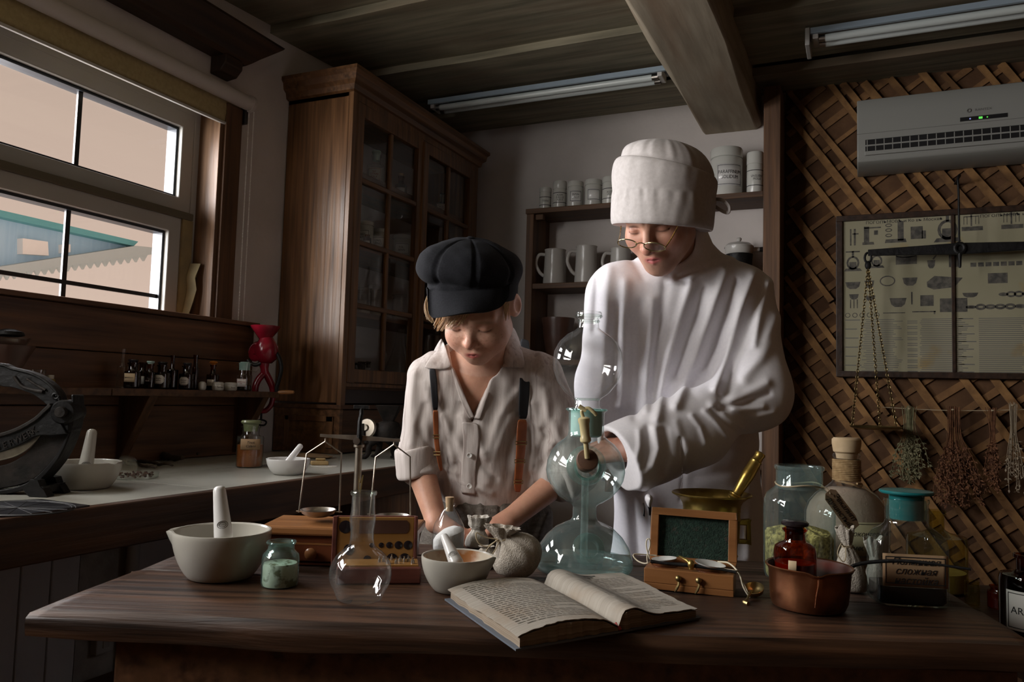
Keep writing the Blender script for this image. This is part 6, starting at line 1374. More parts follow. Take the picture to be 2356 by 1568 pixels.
def mesh_from(name, p, fc, mat, parent, org, col=None, label=None):
    me = bpy.data.meshes.new(name); me.vertices.add(len(p)); me.vertices.foreach_set('co', (p-V3(org)).astype(np.float32).ravel())
    me.loops.add(fc.size); me.loops.foreach_set('vertex_index', fc.astype(np.int32).ravel()); me.polygons.add(len(fc)); me.polygons.foreach_set('loop_start', np.arange(0, fc.size, 4, dtype=np.int32))
    me.update(calc_edges=True); me.validate(); me.shade_smooth()
    if col is not None:
        a = me.color_attributes.new('Col', 'FLOAT_COLOR', 'POINT'); a.data.foreach_set('color', np.concatenate([col, np.ones((len(col), 1))], 1).astype(np.float32).ravel())
    o = bpy.data.objects.new(name, me); COL.objects.link(o); me.materials.append(MATS[mat])
    if parent is not None: o.parent = parent
    if label: o['label'] = label
    return o
CAMR = np.stack([rt, up, -fw], 1)
def head_frame(px, py, w, yaw, pitch, roll):
    a, b, c = radians(yaw), radians(pitch), radians(roll)
    def ax(v, t): return np.array(Matrix.Rotation(t, 3, Vector(v)))
    Y = ax((0, 1, 0), -a); f = Y@np.array([0, 0, 1.]); xh = np.cross(f, (0, 1, 0)); Pm = ax(xh, -b); f = Pm@f; u = Pm@np.array([0, 1., 0]); u = ax(f, c)@u; xh = np.cross(f, u)
    return pt(px, py, w), CAMR@np.stack([xh, f, u], 1)      # origin, columns x (person's right), y forward, z up
def pixv(p):
    d = p.astype(np.float64)-EYE; w = d@fw; return np.stack([1178+F*(d@rt)/w, 784-F*(d@up)/w], 1), w
def polydist(q, poly):
    best = np.full(len(q), 1e9)
    for a, b in zip(poly[:-1], poly[1:]):
        a, b = np.array(a, float), np.array(b, float); d = b-a; t = np.clip(((q-a)@d)/(d@d), 0, 1); best = np.minimum(best, np.hypot(*(q-a-t[:, None]*d).T))
    return best
def folds(p, lst):
    q, w = pixv(p); s = np.zeros(len(p), np.float32)
    for poly, amp, sig in lst:
        P = np.array(poly, float); m = (q[:, 0] > P[:, 0].min()-3*sig) & (q[:, 0] < P[:, 0].max()+3*sig) & (q[:, 1] > P[:, 1].min()-3*sig) & (q[:, 1] < P[:, 1].max()+3*sig)
        if m.any(): s[m] += amp*np.exp(-(polydist(q[m], poly)/sig)**2)
    return s
def wob(p, k, seed=0):
    s = np.zeros(len(p), np.float32); r = np.random.RandomState(seed)
    for i in range(5):
        d = r.normal(size=3); s += np.sin(p@V3(d*k)+r.uniform(0, 6.3)).astype(np.float32)
    return s/5
def trace(f, pxs, w0, w1, off=0.0):
    """points where the lines of sight through these pixels meet the surface f, lifted off it by `off`"""
    pxs = np.array(pxs, float); D = np.stack([ray(x, y)/F for x, y in pxs]); w = np.full(len(pxs), w0)
    for _ in range(90):
        d = f((EYE+D*w[:, None]).astype(np.float32))-off; w = np.minimum(w+np.clip(d, -.01, .02)*.7, w1)
    return EYE+D*w[:, None]
def head_sdf(q, P):
    X = np.stack([np.abs(q[:, 0]), q[:, 1], q[:, 2]], 1)      # mirrored half
    d = smin(ell(q, P['cr'][0], P['cr'][1]), ell(q, P['fa'][0], P['fa'][1]), .035)
    d = smin(d, rcone(X, P['jaw'][0], P['jaw'][1], *P['jaw'][2:]), .028); d = smin(d, ball(q, *P['chin']), .022); d = smin(d, ball(X, *P['cheek']), .03)
    d = smin(d, rcone(X, *P['brow']), .014)
    ex, ey, ez = P['eye']
    d = smax(d, -ell(X, (ex, ey+.030, ez-.001), (.020, .021, .0125)), .012)
    d = smin(d, ball(X, (ex, ey-.0045, ez), P['er']), .005)
    d = smax(d, -rcone(X, (ex-.013, ey+.0055, ez-.0035), (ex+.013, ey+.0005, ez-.004), .0011), .003)
    d = smax(d, -rcone(X, (ex-.012, ey+.009, ez+.0085), (ex+.014, ey+.002, ez+.0075), .0012), .004)
    n = P['nose']; d = smin(d, rcone(q, n[0], n[1], n[2], n[3]), .011); d = smin(d, ball(q, n[1], n[4]), .006); d = smin(d, ball(X, n[5], n[6]), .006)
    d = smax(d, -ball(X, n[7], n[8]), .003)
    m = P['mouth']; mx, my, mz, s = m
    d = smin(d, ell(q, (0, my-.016, mz), (.030*s, .017, .024*s)), .016)
    d = smin(d, rcone(X, (0, my-.0005, mz+.0045), (.021*s, my-.0105, mz-.0002), .0048*s, .0022), .004)
    d = smin(d, rcone(X, (0, my-.002, mz-.0062), (.018*s, my-.011, mz-.0025), .0056*s, .0025), .004)
    d = smax(d, -rcone(X, (0, my+.005, mz-.0002), (.021*s, my-.0065, mz-.0006), .0016*s*s, .0006), .0025)
    d = smax(d, -rcone(q, (0, my+.006, mz+.010), (0, my+.006, mz+.020), .003), .006)
    e = P['ear']; R = np.array(Matrix.Rotation(radians(-14), 3, 'X') @ Matrix.Rotation(radians(22), 3, 'Z'))
    ear = ell(X, e[0], e[1], R); ear = smax(ear, -ell(X, np.array(e[0])+np.array([.008, .004, .002]), (.006, .010, .018), R), .004)
    return smin(d, ear, .006)
ADULT = dict(cr=((0, -.018, .035), (.076, .098, .088)), fa=((0, .028, -.036), (.060, .066, .080)), jaw=((.048, .0, -.060), (.016, .064, -.098), .024, .020), chin=((0, .073, -.102), .0205), cheek=((.038, .058, -.034), .027),
    brow=((.008, .086, .013), (.046, .068, .016), .0095, .008), eye=(.032, .078, -.004), er=.0135, nose=((0, .087, .006), (0, .1145, -.036), .0082, .0112, .0130, (.0140, .100, -.042), .0094, (.0075, .107, -.0495), .0044), mouth=(.023, .0985, -.0705, 1.0), ear=((.079, -.010, -.010), (.010, .020, .032)))
CHILD = dict(cr=((0, -.016, .036), (.0745, .090, .084)), fa=((0, .030, -.034), (.060, .058, .066)), jaw=((.042, .004, -.056), (.010, .056, -.088), .024, .017), chin=((0, .064, -.090), .0155), cheek=((.037, .050, -.046), .029),
    brow=((.008, .074, .008), (.044, .062, .010), .009, .008), eye=(.0315, .074, -.011), er=.0125, nose=((0, .076, -.008), (0, .0985, -.038), .0065, .0085, .0102, (.0105, .0885, -.043), .0075, (.006, .0955, -.048), .0035), mouth=(.020, .0885, -.0695, .84), ear=((.075, -.012, -.004), (.010, .020, .031)))
def skin_color(q, P, base, lips, cheek, brow, seed, freck=0.0, stubble=0.0):
    X = np.abs(q[:, 0]); c = np.tile(np.array(base, float), (len(q), 1))
    def mixc(w, col):
        nonlocal c; w = np.clip(w, 0, 1)[:, None]; c = c*(1-w)+np.array(col)*w
    g = lambda x, y, z, sx, sz, sy=.03: np.exp(-((X-x)/sx)**2-((q[:, 2]-z)/sz)**2-((q[:, 1]-y)/sy)**2)
    ck = P['cheek'][0]; mixc(.55*g(ck[0], ck[1]+.015, ck[2]-.004, .02, .02), cheek)
    n = P['nose'][1]; mixc(.75*g(0, n[1], n[2], .014, .014, .02), cheek)
    mx, my, mz, s = P['mouth']; mixc(1.15*np.exp(-(X/(.019*s))**4-((q[:, 2]-mz+.001)/(.0088*s*(1-.45*np.clip(X/(.024*s), 0, 1))))**4)*(q[:, 1] > my-.02), lips)
    mixc(.75*np.exp(-(X/(.0165*s))**4-((q[:, 2]-mz+.0005)/.0017)**2)*(q[:, 1] > my-.016), (.16, .045, .045))
    ex, ey, ez = P['eye']
    mixc(.85*np.exp(-((X-ex-.001)/.0135)**4-((q[:, 2]-ez+.0050-8*(X-ex)**2)/.0020)**2)*(q[:, 1] > ey-.012), (.07, .04, .03))
    mixc(.35*np.exp(-((X-ex)/.016)**2-((q[:, 2]-ez-.004)/.008)**2)*(q[:, 1] > ey-.02), np.array(cheek)*.8)
    mixc(brow[3]*np.exp(-((X-ex-.001)/.017)**4-((q[:, 2]-ez-brow[4]+.35*np.clip(X-ex, 0, 1))/.0036)**2)*(q[:, 1] > ey-.03), brow[:3])
    for a in (7,): mixc(.9*np.exp(-((X-P['nose'][7][0])/.0036)**2-((q[:, 1]-P['nose'][7][1])/.005)**2-((q[:, 2]-P['nose'][7][2]-.001)/.0035)**2), (.09, .035, .03))
    r = np.random.RandomState(seed)
    if freck:
        for i in range(170):
            x = r.normal(0, .028); z = ez-.022+r.normal(0, .013); rad = r.uniform(.0008, .0017); mixc(freck*r.uniform(.3, 1)*np.exp(-(((q[:, 0]-x)**2+(q[:, 2]-z)**2)/rad**2))*(q[:, 1] > .03), (.36, .17, .10))
    if stubble:
        w = np.clip((-.05-q[:, 2])/.03, 0, 1)*(q[:, 1] > -.01); mixc(stubble*w*(.6+.4*r.rand(len(q))), (.30, .19, .15))
    return c
def hand(wrist, tip, back, s, side, curl, spread=1.0):
    """palm and five fingers as tapering capsules; back = direction the back of the hand faces; side = +1/-1 puts the thumb left/right"""
    w = np.array(wrist, float); d = np.array(tip, float)-w; d /= np.linalg.norm(d); b = np.array(back, float); b -= d*(b@d); b /= np.linalg.norm(b); l = np.cross(d, b)*side; out = []
    P = lambda x, y, z=0: w+d*x*s+l*y*s+b*z*s
    for y0, y1 in ((-.026, -.032), (-.009, -.011), (.009, .011), (.024, .030)): out.append((P(.004, y0*.75), P(.075, y1, .002), .0125*s, .0105*s, .014))
    L = ((.031, .066, 1.0), (.011, .074, .95), (-.011, .068, 1.0), (-.031, .054, 1.1))
    for i, (y, ln, ck) in enumerate(L):
        q = P(.078, y, .002); a = curl[i]*.45; r0 = (.0088, .0090, .0086, .0076)[i]*s
        for j, fr in enumerate((.46, .31, .23)):
            dd = d*cos(a)-b*sin(a)+l*(y*1.6*spread); dd /= np.linalg.norm(dd); e = q+dd*ln*fr*s; out.append((q, e, r0, r0*.90, .0035)); q = e; r0 *= .90; a += curl[i]*(.9, .7, .5)[j]
    q = P(.018, .030, -.006); a = .75
    for ln, r0 in ((.038, .0125), (.030, .0098), (.024, .0086)):
        dd = d*cos(a)+l*sin(a)-b*(.35+.2*curl[4]); dd /= np.linalg.norm(dd); e = q+dd*ln*s; out.append((q, e, r0*s, r0*s*.88, .006)); q = e; a -= .22+.25*curl[4]
    return out
def chain_sdf(p, lst, d=None):
    for a, b, ra, rb, k in lst:
        x = rcone(p, a, b, ra, rb); d = x if d is None else smin(d, x, k)
    return d
def near(p, c, r, fn, far=.12):
    m = np.linalg.norm(p-V3(c), axis=1) < r; d = np.full(len(p), far, np.float32)
    if m.any(): d[m] = fn(p[m])
    d[~m] = np.maximum(np.linalg.norm(p[~m]-V3(c), axis=1)-r*.72, .03); return d
def floor_at(p): return np.array([p[0], p[1], 0.0])
RTH, FWH, UPZ = np.array([cos(YAW), sin(YAW), 0]), np.array([-sin(YAW), cos(YAW), 0]), np.array([0, 0, 1.])
RB = np.stack([RTH, FWH, UPZ], 1)
def strands(par, mat, specs, seed, name='hair', seg=5):
    r = random.Random(seed); m = MB()
    for pts, n, spr, rad in specs:
        for i in range(n):
            o = [Vector((r.gauss(0, spr), r.gauss(0, spr), r.gauss(0, spr*.6))) for _ in range(2)]; P = []
            for j, q in enumerate(pts):
                t = j/(len(pts)-1); P.append(Vector(q)+o[0]*(1-t*.5)+o[1]*t*.8)
            pp = smoothpath(P, 5); m.tube(pp, [rad*(1-.75*(k/(len(pp)-1))**2) for k in range(len(pp))], seg)
    return m.build(name, mat, par, 60)
# ================================================================= the boy
BO, BR = head_frame(1104, 702, 1.70, 16.5, 32.5, -2.6)
borg = floor_at(pt(1110, 1100, 1.82))
Ls, Le, Lw, Lh = pt(992, 872, 1.80), pt(963, 1062, 1.775), pt(1004, 1200, 1.685), pt(1064, 1234, 1.665)
Rs, Re, Rw, Rh = pt(1240, 872, 1.81), pt(1318, 1078, 1.78), pt(1166, 1200, 1.69), pt(1112, 1222, 1.665)
chest, waist = pt(1108, 930, 1.82), pt(1122, 1130, 1.83)
HL = hand(Lw, Lh, UPZ*.9-RTH*.2, .80, -1, (.55, .6, .65, .7, .6)); HR = hand(Rw, Rh, UPZ*.85+RTH*.3, .80, 1, (.6, .65, .7, .75, .6))
def boy_body(p):
    d = near(p, BO, .19, lambda q: head_sdf((q-V3(BO))@V3(BR), CHILD))
    d = smin(d, rcone(p, BO+BR@np.array([0, -.028, -.055]), pt(1106, 868, 1.80), .045, .052), .03)
    t = smin(ell(p, chest, (.115, .068, .15), RB), ell(p, waist, (.105, .072, .12), RB), .06)
    t = smin(t, rcone(p, Ls, Rs, .04), .05); d = smin(d, t, .045)
    d = smin(d, chain_sdf(p, [(Ls, Le, .040, .033, .01), (Le, Lw, .034, .0225, .012), (Lw, Lw*.5+Lh*.5, .0215, .02, .012)]), .03); d = smin(d, chain_sdf(p, [(Rs, Re, .040, .033, .01), (Re, Rw, .034, .0225, .012), (Rw, Rw*.5+Rh*.5, .0215, .02, .012)]), .03)
    d = smin(d, near(p, Lh, .13, lambda q: chain_sdf(q, HL)), .010); return smin(d, near(p, Rh, .13, lambda q: chain_sdf(q, HR)), .010)
lo = np.min([Ls, Le, Lh, Rh, Re, BO, waist], 0)-.16; hi = np.max([Ls, Le, Lh, Rh, Re, BO, Rs, waist], 0)+.16; lo[2] = max(lo[2], .74); hi[2] = BO[2]+.14
p, fc = nets(boy_body, lo, hi, .0021)
q = (p-V3(BO))@V3(BR); col = skin_color(q, CHILD, (.62, .365, .265), (.48, .13, .11), (.64, .26, .18), (.30, .19, .11, .7, .0165), 3, freck=.75)
far = np.linalg.norm(q, axis=1) > .16; col[far] = (.60, .325, .22)
hd = np.minimum(np.linalg.norm(p-V3(Rh), axis=1), np.linalg.norm(p-V3(Lh), axis=1)); col = col*(1-.35*np.exp(-(hd/.06)**2))[:, None]+np.array((.58, .27, .21))*(.35*np.exp(-(hd/.06)**2))[:, None]
boy = mesh_from('person', p, fc, 'skin_attr', None, borg, col); boy.location = borg
tag(boy, 'boy in a black newsboy cap, pale shirt and suspenders, head bowed over the table', 'person', 'people behind the table')
# shirt
SHF = [(((1005, 900), (1030, 1000), (1040, 1060)), .004, 9), (((975, 880), (1000, 960), (1010, 1040)), .004, 10), (((1060, 960), (1100, 1010), (1110, 1040)), .005, 9), (((1020, 960), (1065, 1040), (1080, 1100)), .004, 10), (((1190, 900), (1150, 960), (1120, 1050)), .005, 12), (((1175, 960), (1140, 1040), (1125, 1110)), .005, 12), (((1225, 930), (1240, 1000), (1225, 1080)), .005, 12), (((1255, 900), (1262, 960), (1290, 1010)), .005, 10), (((950, 860), (945, 940), (950, 1020)), .004, 12), (((985, 900), (965, 980), (985, 1030)), -.004, 9), (((1000, 860), (980, 920)), .003, 7),
    (((925, 1035), (960, 1050), (1005, 1045)), -.002, 5), (((930, 1075), (960, 1090), (1008, 1080)), .003, 7), (((1040, 1100), (1080, 1120), (1130, 1135)), .004, 8), (((1010, 1070), (1050, 1090)), .004, 8), (((1270, 1020), (1240, 1060), (1225, 1120)), .005, 10), (((1250, 990), (1285, 1030), (1270, 1075)), -.005, 9), (((1230, 860), (1270, 880)), .003, 6), (((1100, 1060), (1140, 1100)), -.003, 8), (((1075, 880), (1060, 920)), .002, 5)]
le0, le1 = Le+(Lw-Le)*-.10, Le+(Lw-Le)*.13; re1 = Re+(Rw-Re)*.18
def boy_shirt(p):
    d = smin(ell(p, chest+RTH*.0, (.140, .090, .16), RB), ell(p, waist+RTH*.005+UPZ*.02, (.132, .090, .13), RB), .09)
    d = smin(d, rcone(p, Ls+RTH*.02, Rs-RTH*.02, .056), .05); d = smin(d, rcone(p, pt(1108, 858, 1.82), pt(1108, 800, 1.81), .070, .055), .04)
    sl = smin(rcone(p, Ls, Le, .055, .045), rcone(p, le0, le1, .044, .042), .02); sr = smin(rcone(p, Rs, Re, .060, .058), rcone(p, Re, re1, .056, .052), .02)
    d = smin(smin(d, sl, .022), sr, .022)
    cut = (V3(waist)-p)@V3(UPZ)-.075; d = smax(d, cut, .01)
    v = folds(p, SHF); d = d-v-.0022*wob(p, 55, 2)-.0012*wob(p, 130, 4)
    # open neck: a wedge from the collar down to the second button
    qx, w = pixv(p); ax_ = np.interp(qx[:, 1], [700, 820, 860, 900, 965], [1088, 1088, 1090, 1092, 1086]); hw_ = np.interp(qx[:, 1], [690, 800, 850, 900, 940, 968, 975], [62, 56, 46, 26, 10, 1, -8])
    wedge = ((np.abs(qx[:, 0]-ax_)-hw_)*.00095).astype(np.float32); m = (w < 1.815); wedge = np.where(m, wedge, .03)
    d = smax(d, -wedge, .006)
    ht = near(p, pt(1104, 790, 1.78), .16, lambda q: rcone(q, BO+BR@np.array([0, -.02, -.02]), pt(1106, 880, 1.79), .062, .050)); return smax(d, -ht, .006)-.0015*np.sin(pixv(p)[0][:, 0]*.16+3*np.sin(pixv(p)[0][:, 1]*.013)).astype(np.float32)*(np.sin(pixv(p)[0][:, 1]*.021+pixv(p)[0][:, 0]*.012)).astype(np.float32)
lo = np.min([Ls, Le, Re, waist, Rs], 0)-.20; hi = np.max([Ls, Le, Re, waist, Rs], 0)+.20; lo[2] = waist[2]-.09; hi[2] = Ls[2]+.13
p, fc = nets(boy_shirt, lo, hi, .0028); shirt = mesh_from('shirt', p, fc, 'shirt', boy, borg)
def on_shirt(pts, off): return [tuple(v-borg) for v in trace(boy_shirt, pts, 1.5, 2.0, off)]
# rolled cuffs
for c, d_, r in ((pt(961, 1066, 1.77), (Lw-Le)*.35-UPZ*.22, .0485), (Re+(Rw-Re)*.10, Rw-Re, .060)):
    d_ = d_/np.linalg.norm(d_); T = Matrix.Translation(tuple(c-borg)) @ Vector(d_).to_track_quat('Z', 'Y').to_matrix().to_4x4(); rr = random.Random(3)
    ph = [rr.uniform(0, 6) for _ in range(4)]
    MB().lathe([(r*.60, .030), (r*.90, .034), (r*1.02, .031), (r*1.03, .022), (r*1.05, .0), (r*1.08, -.022), (r*1.06, -.031), (r*.98, -.034), (r*.80, -.028)], 56, T, fn=lambda v, a, q, z: (v[0]*(1+.05*sin(3*a+ph[0])+.025*sin(7*a+ph[1]+z*40)), v[1]*(1+.05*sin(3*a+ph[0])+.025*sin(7*a+ph[1]+z*40)), v[2]+.005*sin(2*a+ph[2]))).build('rolled_cuff', 'shirt', shirt, 80, sub=1)
def patch(outline_rows, off, mat, name, par, thick=.0022, n=8, fn=on_shirt, sub=1):
    """cloth patch lying on the garment; rows of pixels from top to bottom"""
    rows = []
    for r in outline_rows:
        if len(r) == 2: r = [tuple(np.array(r[0])+(np.array(r[1])-np.array(r[0]))*i/n) for i in range(n+1)]
        else: r = [tuple(v) for v in smoothpath([np.array(q, float) for q in r], max(1, n//(len(r)-1)))]
        rows.append(r)
    offs = off if hasattr(off, '__len__') else [off]*len(rows)
    P = [fn(r, o) for r, o in zip(rows, offs)]
    return MB().loft(P, cap=False, closed=False).build(name, mat, par, 80, solid=thick, sub=sub)
# collar: two turned-down flaps and the stand behind the neck
patch([[(1016, 776), (1026, 800)], [(1006, 790), (1030, 816)], [(996, 810), (1036, 832)], [(984, 832), (1042, 846)], [(974, 846), (1012, 850)]], [.010, .010, .009, .007, .006], 'shirt', 'collar_flap', shirt, n=6)
patch([[(1158, 740), (1182, 752)], [(1160, 766), (1194, 776)], [(1148, 800), (1202, 806)], [(1132, 826), (1207, 832)], [(1150, 845), (1208, 846)]], [.010, .012, .010, .008, .006], 'shirt', 'collar_flap', shirt, n=6)
# facing edges of the open front, placket and buttons
patch([[(1036, 838), (1046, 846)], [(1046, 880), (1060, 884)], [(1060, 925), (1076, 926)], [(1082, 968), (1094, 962)]], .0035, 'shirt', 'front_edge', shirt, n=4)
patch([[(1128, 834), (1146, 838)], [(1112, 880), (1134, 884)], [(1098, 925), (1116, 928)], [(1086, 962), (1104, 968)]], .0045, 'shirt', 'front_edge', shirt, n=4)
patch([[(1060, 968), (1100, 972)], [(1066, 1000), (1104, 1004)], [(1066, 1040), (1100, 1042)], [(1060, 1085), (1092, 1088)], [(1060, 1138), (1096, 1142)]], .0035, 'shirt', 'placket', shirt, n=6)
for x, y in ((1102, 902), (1080, 1047), (1080, 1118)):
    P = on_shirt([(x, y)], .008)[0]; T = Matrix.Translation(P) @ Vector(-fw).to_track_quat('Z', 'Y').to_matrix().to_4x4()
    MB().lathe([(0, .001), (.0025, .001), (.0035, .002), (.0055, .0022), (.0062, .001), (.0055, -.0015), (0, -.0015)], 20, T).build('button', 'button', shirt)
# suspenders
def strap(rows, mat, nm, off=.006, par=boy): return patch(rows, off, mat, nm, par, .0025, 4)
b1 = strap([[(986, 846), (1003, 846)], [(991, 890), (1007, 890)], [(995, 945), (1009, 945)]], 'strap_black', 'suspender')
b2 = strap([[(1196, 775), (1219, 781)], [(1197, 840), (1220, 842)], [(1194, 900), (1219, 900)], [(1192, 965), (1214, 966)]], 'strap_black', 'suspender')
strap([[(995, 942), (1009, 942)], [(997, 975), (1009, 974)], [(998, 1020), (1010, 1020)], [(1006, 1062), (1017, 1060)], [(1012, 1085), (1019, 1082)]], 'leather', 'leather_tab', .0075, b1)
strap([[(1190, 962), (1214, 963)], [(1188, 1010), (1212, 1010)], [(1186, 1060), (1206, 1060)], [(1182, 1106), (1201, 1106)], [(1184, 1132), (1198, 1133)]], 'leather', 'leather_tab', .0075, b2)
for x0, x1, y in ((996, 1011, 1003), (998, 1013, 1042), (1186, 1212, 1018), (1184, 1208, 1060), (1182, 1203, 1108)):
    P = [on_shirt([(x, y+dy)], .0105)[0] for x, dy in ((x0, -3), (x1, -3), (x1, 4), (x0, 4))]; MB().tube(P, .0012, 6, closed=True).build('buckle', 'old_brass', b1 if x0 < 1100 else b2)
# trousers with waistband, legs and shoes
hipL, hipR = waist-UPZ*.10-RTH*.065, waist-UPZ*.10+RTH*.065; kz0 = .06
def boy_trousers(p):
    d = smin(ell(p, waist-UPZ*.06+RTH*.01, (.142, .098, .085), RB), ell(p, waist-UPZ*.14, (.14, .10, .10), RB), .05); d = smax(d, (p@V3(UPZ))-(waist[2]-.004)-(p-V3(waist))@V3(RTH)*.10, .008)
    for h_, s in ((hipL, -1), (hipR, 1)):
        k_ = np.array([h_[0], h_[1], .40])+RTH*s*.015-FWH*.01; a_ = np.array([h_[0], h_[1], .085])+RTH*s*.02; d = smin(d, smin(rcone(p, h_-UPZ*.03, k_, .085, .062), rcone(p, k_, a_, .062, .056), .02), .03)
    return d-.003*wob(p, 40, 7)-folds(p, [(((1030, 1130), (1060, 1190)), -.006, 6), (((1105, 1150), (1110, 1230)), .004, 5), (((1150, 1140), (1150, 1230)), -.004, 4), (((1260, 1180), (1230, 1260)), .006, 10), (((1045, 1110), (1085, 1180)), .006, 7)])
lo = np.array([*(waist[:2]-.22), .06]); hi = np.array([*(waist[:2]+.22), waist[2]+.05]); p, fc = nets(boy_trousers, lo, hi, .0045); tr = mesh_from('trousers', p, fc, 'trousers', boy, borg)
for x, y in ((1022, 1128), (1152, 1160)): pass
for s, h_ in ((-1, hipL), (1, hipR)):
    c = np.array([h_[0], h_[1], 0])+RTH*s*.02-borg; T = Matrix.Translation(tuple(c)) @ Matrix.Rotation(YAW+s*-.12, 4, 'Z')
    MB().loft([[(x*sc*.040, y*.040*sc+oy, z) for x, y in [(cos(a), sin(a)*1.0) for a in np.linspace(0, 2*pi, 20, endpoint=False)]] for sc, oy, z in ((1.0, .0, .085), (1.02, -.004, .06))]+[[(cos(a)*.042, sin(a)*.10-.045, z) for a in np.linspace(0, 2*pi, 20, endpoint=False)] for z in (.035, .001)], T).build('shoe', 'crock', boy, 60, sub=1)
# newsboy cap: puffed panels, band, visor
cc = pt(1079, 617, 1.695); tilt = Matrix.Rotation(radians(-4), 3, Vector(-fw)) @ Matrix.Rotation(radians(12), 3, Vector(rt)); CRX = np.array(tilt)@CAMR   # columns: right, up, toward camera
def cap_f(p):
    q = (p-V3(cc))@V3(CRX); th = np.arctan2(q[:, 2], q[:, 0]); r = np.hypot(q[:, 0], q[:, 2])
    seam = np.abs(np.mod(th+.18, pi/4)-pi/8)/(pi/8)
    up_ = np.where(q[:, 1] > 0, q[:, 1]*1.0, q[:, 1]*1.35)
    e = ell(np.stack([q[:, 0]+.0, up_, q[:, 2]], 1).astype(np.float32), (0, 0, 0), (.114, .066, .116))
    e = e+(.0045*np.clip(seam-.80, 0, 1)/.2*np.clip(r/.06, 0, 1))-.004*np.sin(th*5+1)*np.clip(r/.1, 0, 1)**3-.003*wob(p, 42, 5)-.0015*wob(p, 90, 9)
    bc = smax(ell(np.stack([q[:, 0]-.004, q[:, 1]*.0, q[:, 2]-.004], 1).astype(np.float32), (0, 0, 0), (.0915, 1, .098)), np.abs(q[:, 1]+.041)-.017, .008)
    hd = near(p, BO, .2, lambda q_: head_sdf((q_-V3(BO))@V3(BR), dict(CHILD, ear=((.06, -.01, 0), (.01, .01, .01))))-.0075); hd = smax(hd, np.abs(q[:, 1]+.036)-.021, .004)
    d = smin(smin(e, bc-.0012*wob(p, 90, 3), .006), hd, .008)
    inner = ell(p, cc+CRX@np.array([.004, -.055, .0]), (.083, .060, .088), CRX); return smax(d, -inner, .004)
ON_CAP = lambda x, y, off: trace(cap_f, [(x, y)], 1.45, 1.76, off)[0]
p, fc = nets(cap_f, cc-.17, cc+.17, .0024); cap = mesh_from('newsboy_cap', p, fc, 'black_felt', boy, borg)
vt = [(982, 664, 1.672), (990, 671, 1.648), (1020, 674, 1.628), (1078, 672, 1.616), (1132, 668, 1.622), (1160, 664, 1.640), (1174, 656, 1.668)]
vm = [(984, 700, 1.652), (994, 704, 1.628), (1024, 702, 1.604), (1074, 698, 1.590), (1126, 694, 1.598), (1156, 686, 1.620), (1171, 672, 1.655)]
vb = [(988, 722, 1.640), (1000, 731, 1.616), (1030, 727, 1.590), (1074, 720, 1.574), (1122, 717, 1.584), (1152, 705, 1.608), (1169, 684, 1.648)]
vw = []
for (x, y, w), (x1, y1, w1), (x2, y2, w2) in zip(vt, vm, vb):
    P_ = ON_CAP(min(max(x, 989), 1166), y-7, .001); vw.append(depth(P_))
vt = [(x, y-3, w_) for (x, y, w), w_ in zip(vt, vw)]; vm = [(x, y, w_-.018*(1-abs(i-3)/3.6)-.004) for i, ((x, y, w), w_) in enumerate(zip(vm, vw))]; vb = [(x, y, w_-.030*(1-abs(i-3)/3.6)-.004) for i, ((x, y, w), w_) in enumerate(zip(vb, vw))]
rows = [[tuple(v-borg) for v in smoothpath([pt(*q) for q in r], 6)] for r in (vt, vm, vb)]
rows = [[tuple(np.array(a)*(1-t)**2*1+2*np.array(b)*t*(1-t)+np.array(c)*t*t) for a, b, c in zip(*rows)] for t in np.linspace(0, 1, 9)]
MB().loft(rows, cap=False, closed=False).build('visor', 'black_felt', cap, 80, solid=.005, bevel=.0015)
cb0 = [tuple(pt(x, y, w-.002)-borg) for x, y, w in vt]
MB().tube(smoothpath(cb0, 6), .0016, 6).build('visor_seam', 'black_felt', cap)
MB().lathe([(.008, 0), (.009, .002), (.005, .0045), (0, .005)], 16, Matrix.Translation(tuple(cc+CRX@np.array([0, .064, 0])-borg)) @ Vector(CRX[:, 1]).to_track_quat('Z', 'Y').to_matrix().to_4x4()).build('cap_button', 'black_felt', cap)
# blond hair: fringe below the visor, temples
def hb(x, y, w): return tuple(pt(x, y, w)-borg)
def on_head(pts, off): return [tuple(v-borg) for v in trace(boy_body, pts, 1.5, 1.8, off)]
sp = []
rh = random.Random(4)
for i in range(30):
    u = i/29; x0 = 1006+u*76; x1 = 1001+u*u*66+rh.uniform(-4, 4); y1 = 754+10*sin(u*3.1)-16*u*u+rh.uniform(-8, 5)
    a = on_head([(x0, 716), ((x0+x1)/2+3-u*2, (716+y1)/2), (x1, y1)], .004+.002*rh.random()); sp.append((a, 7, .0011, .00055))
for i in range(20):
    u = i/19; x0, x1 = 1178-u*14, 1172-u*6+rh.uniform(-3, 3); a = on_head([(min(x0, 1172), 664+u*6), (x1-4, 700), (x1-6+u*3, 738-u*22)], .004); sp.append((a, 5, .001, .0005))
for i in range(10):
    u = i/9; a = [hb(986+u*8, 672, 1.66), hb(981+u*8+rh.uniform(-4, 2), 705, 1.655), hb(986+u*12+rh.uniform(-6, 3), 735+u*8, 1.645)]; sp.append((a, 5, .0012, .0005))
for a_, b_ in ((0, 30), (30, 50), (50, 60)): strands(boy, 'hair_blond', sp[a_:b_], 2)
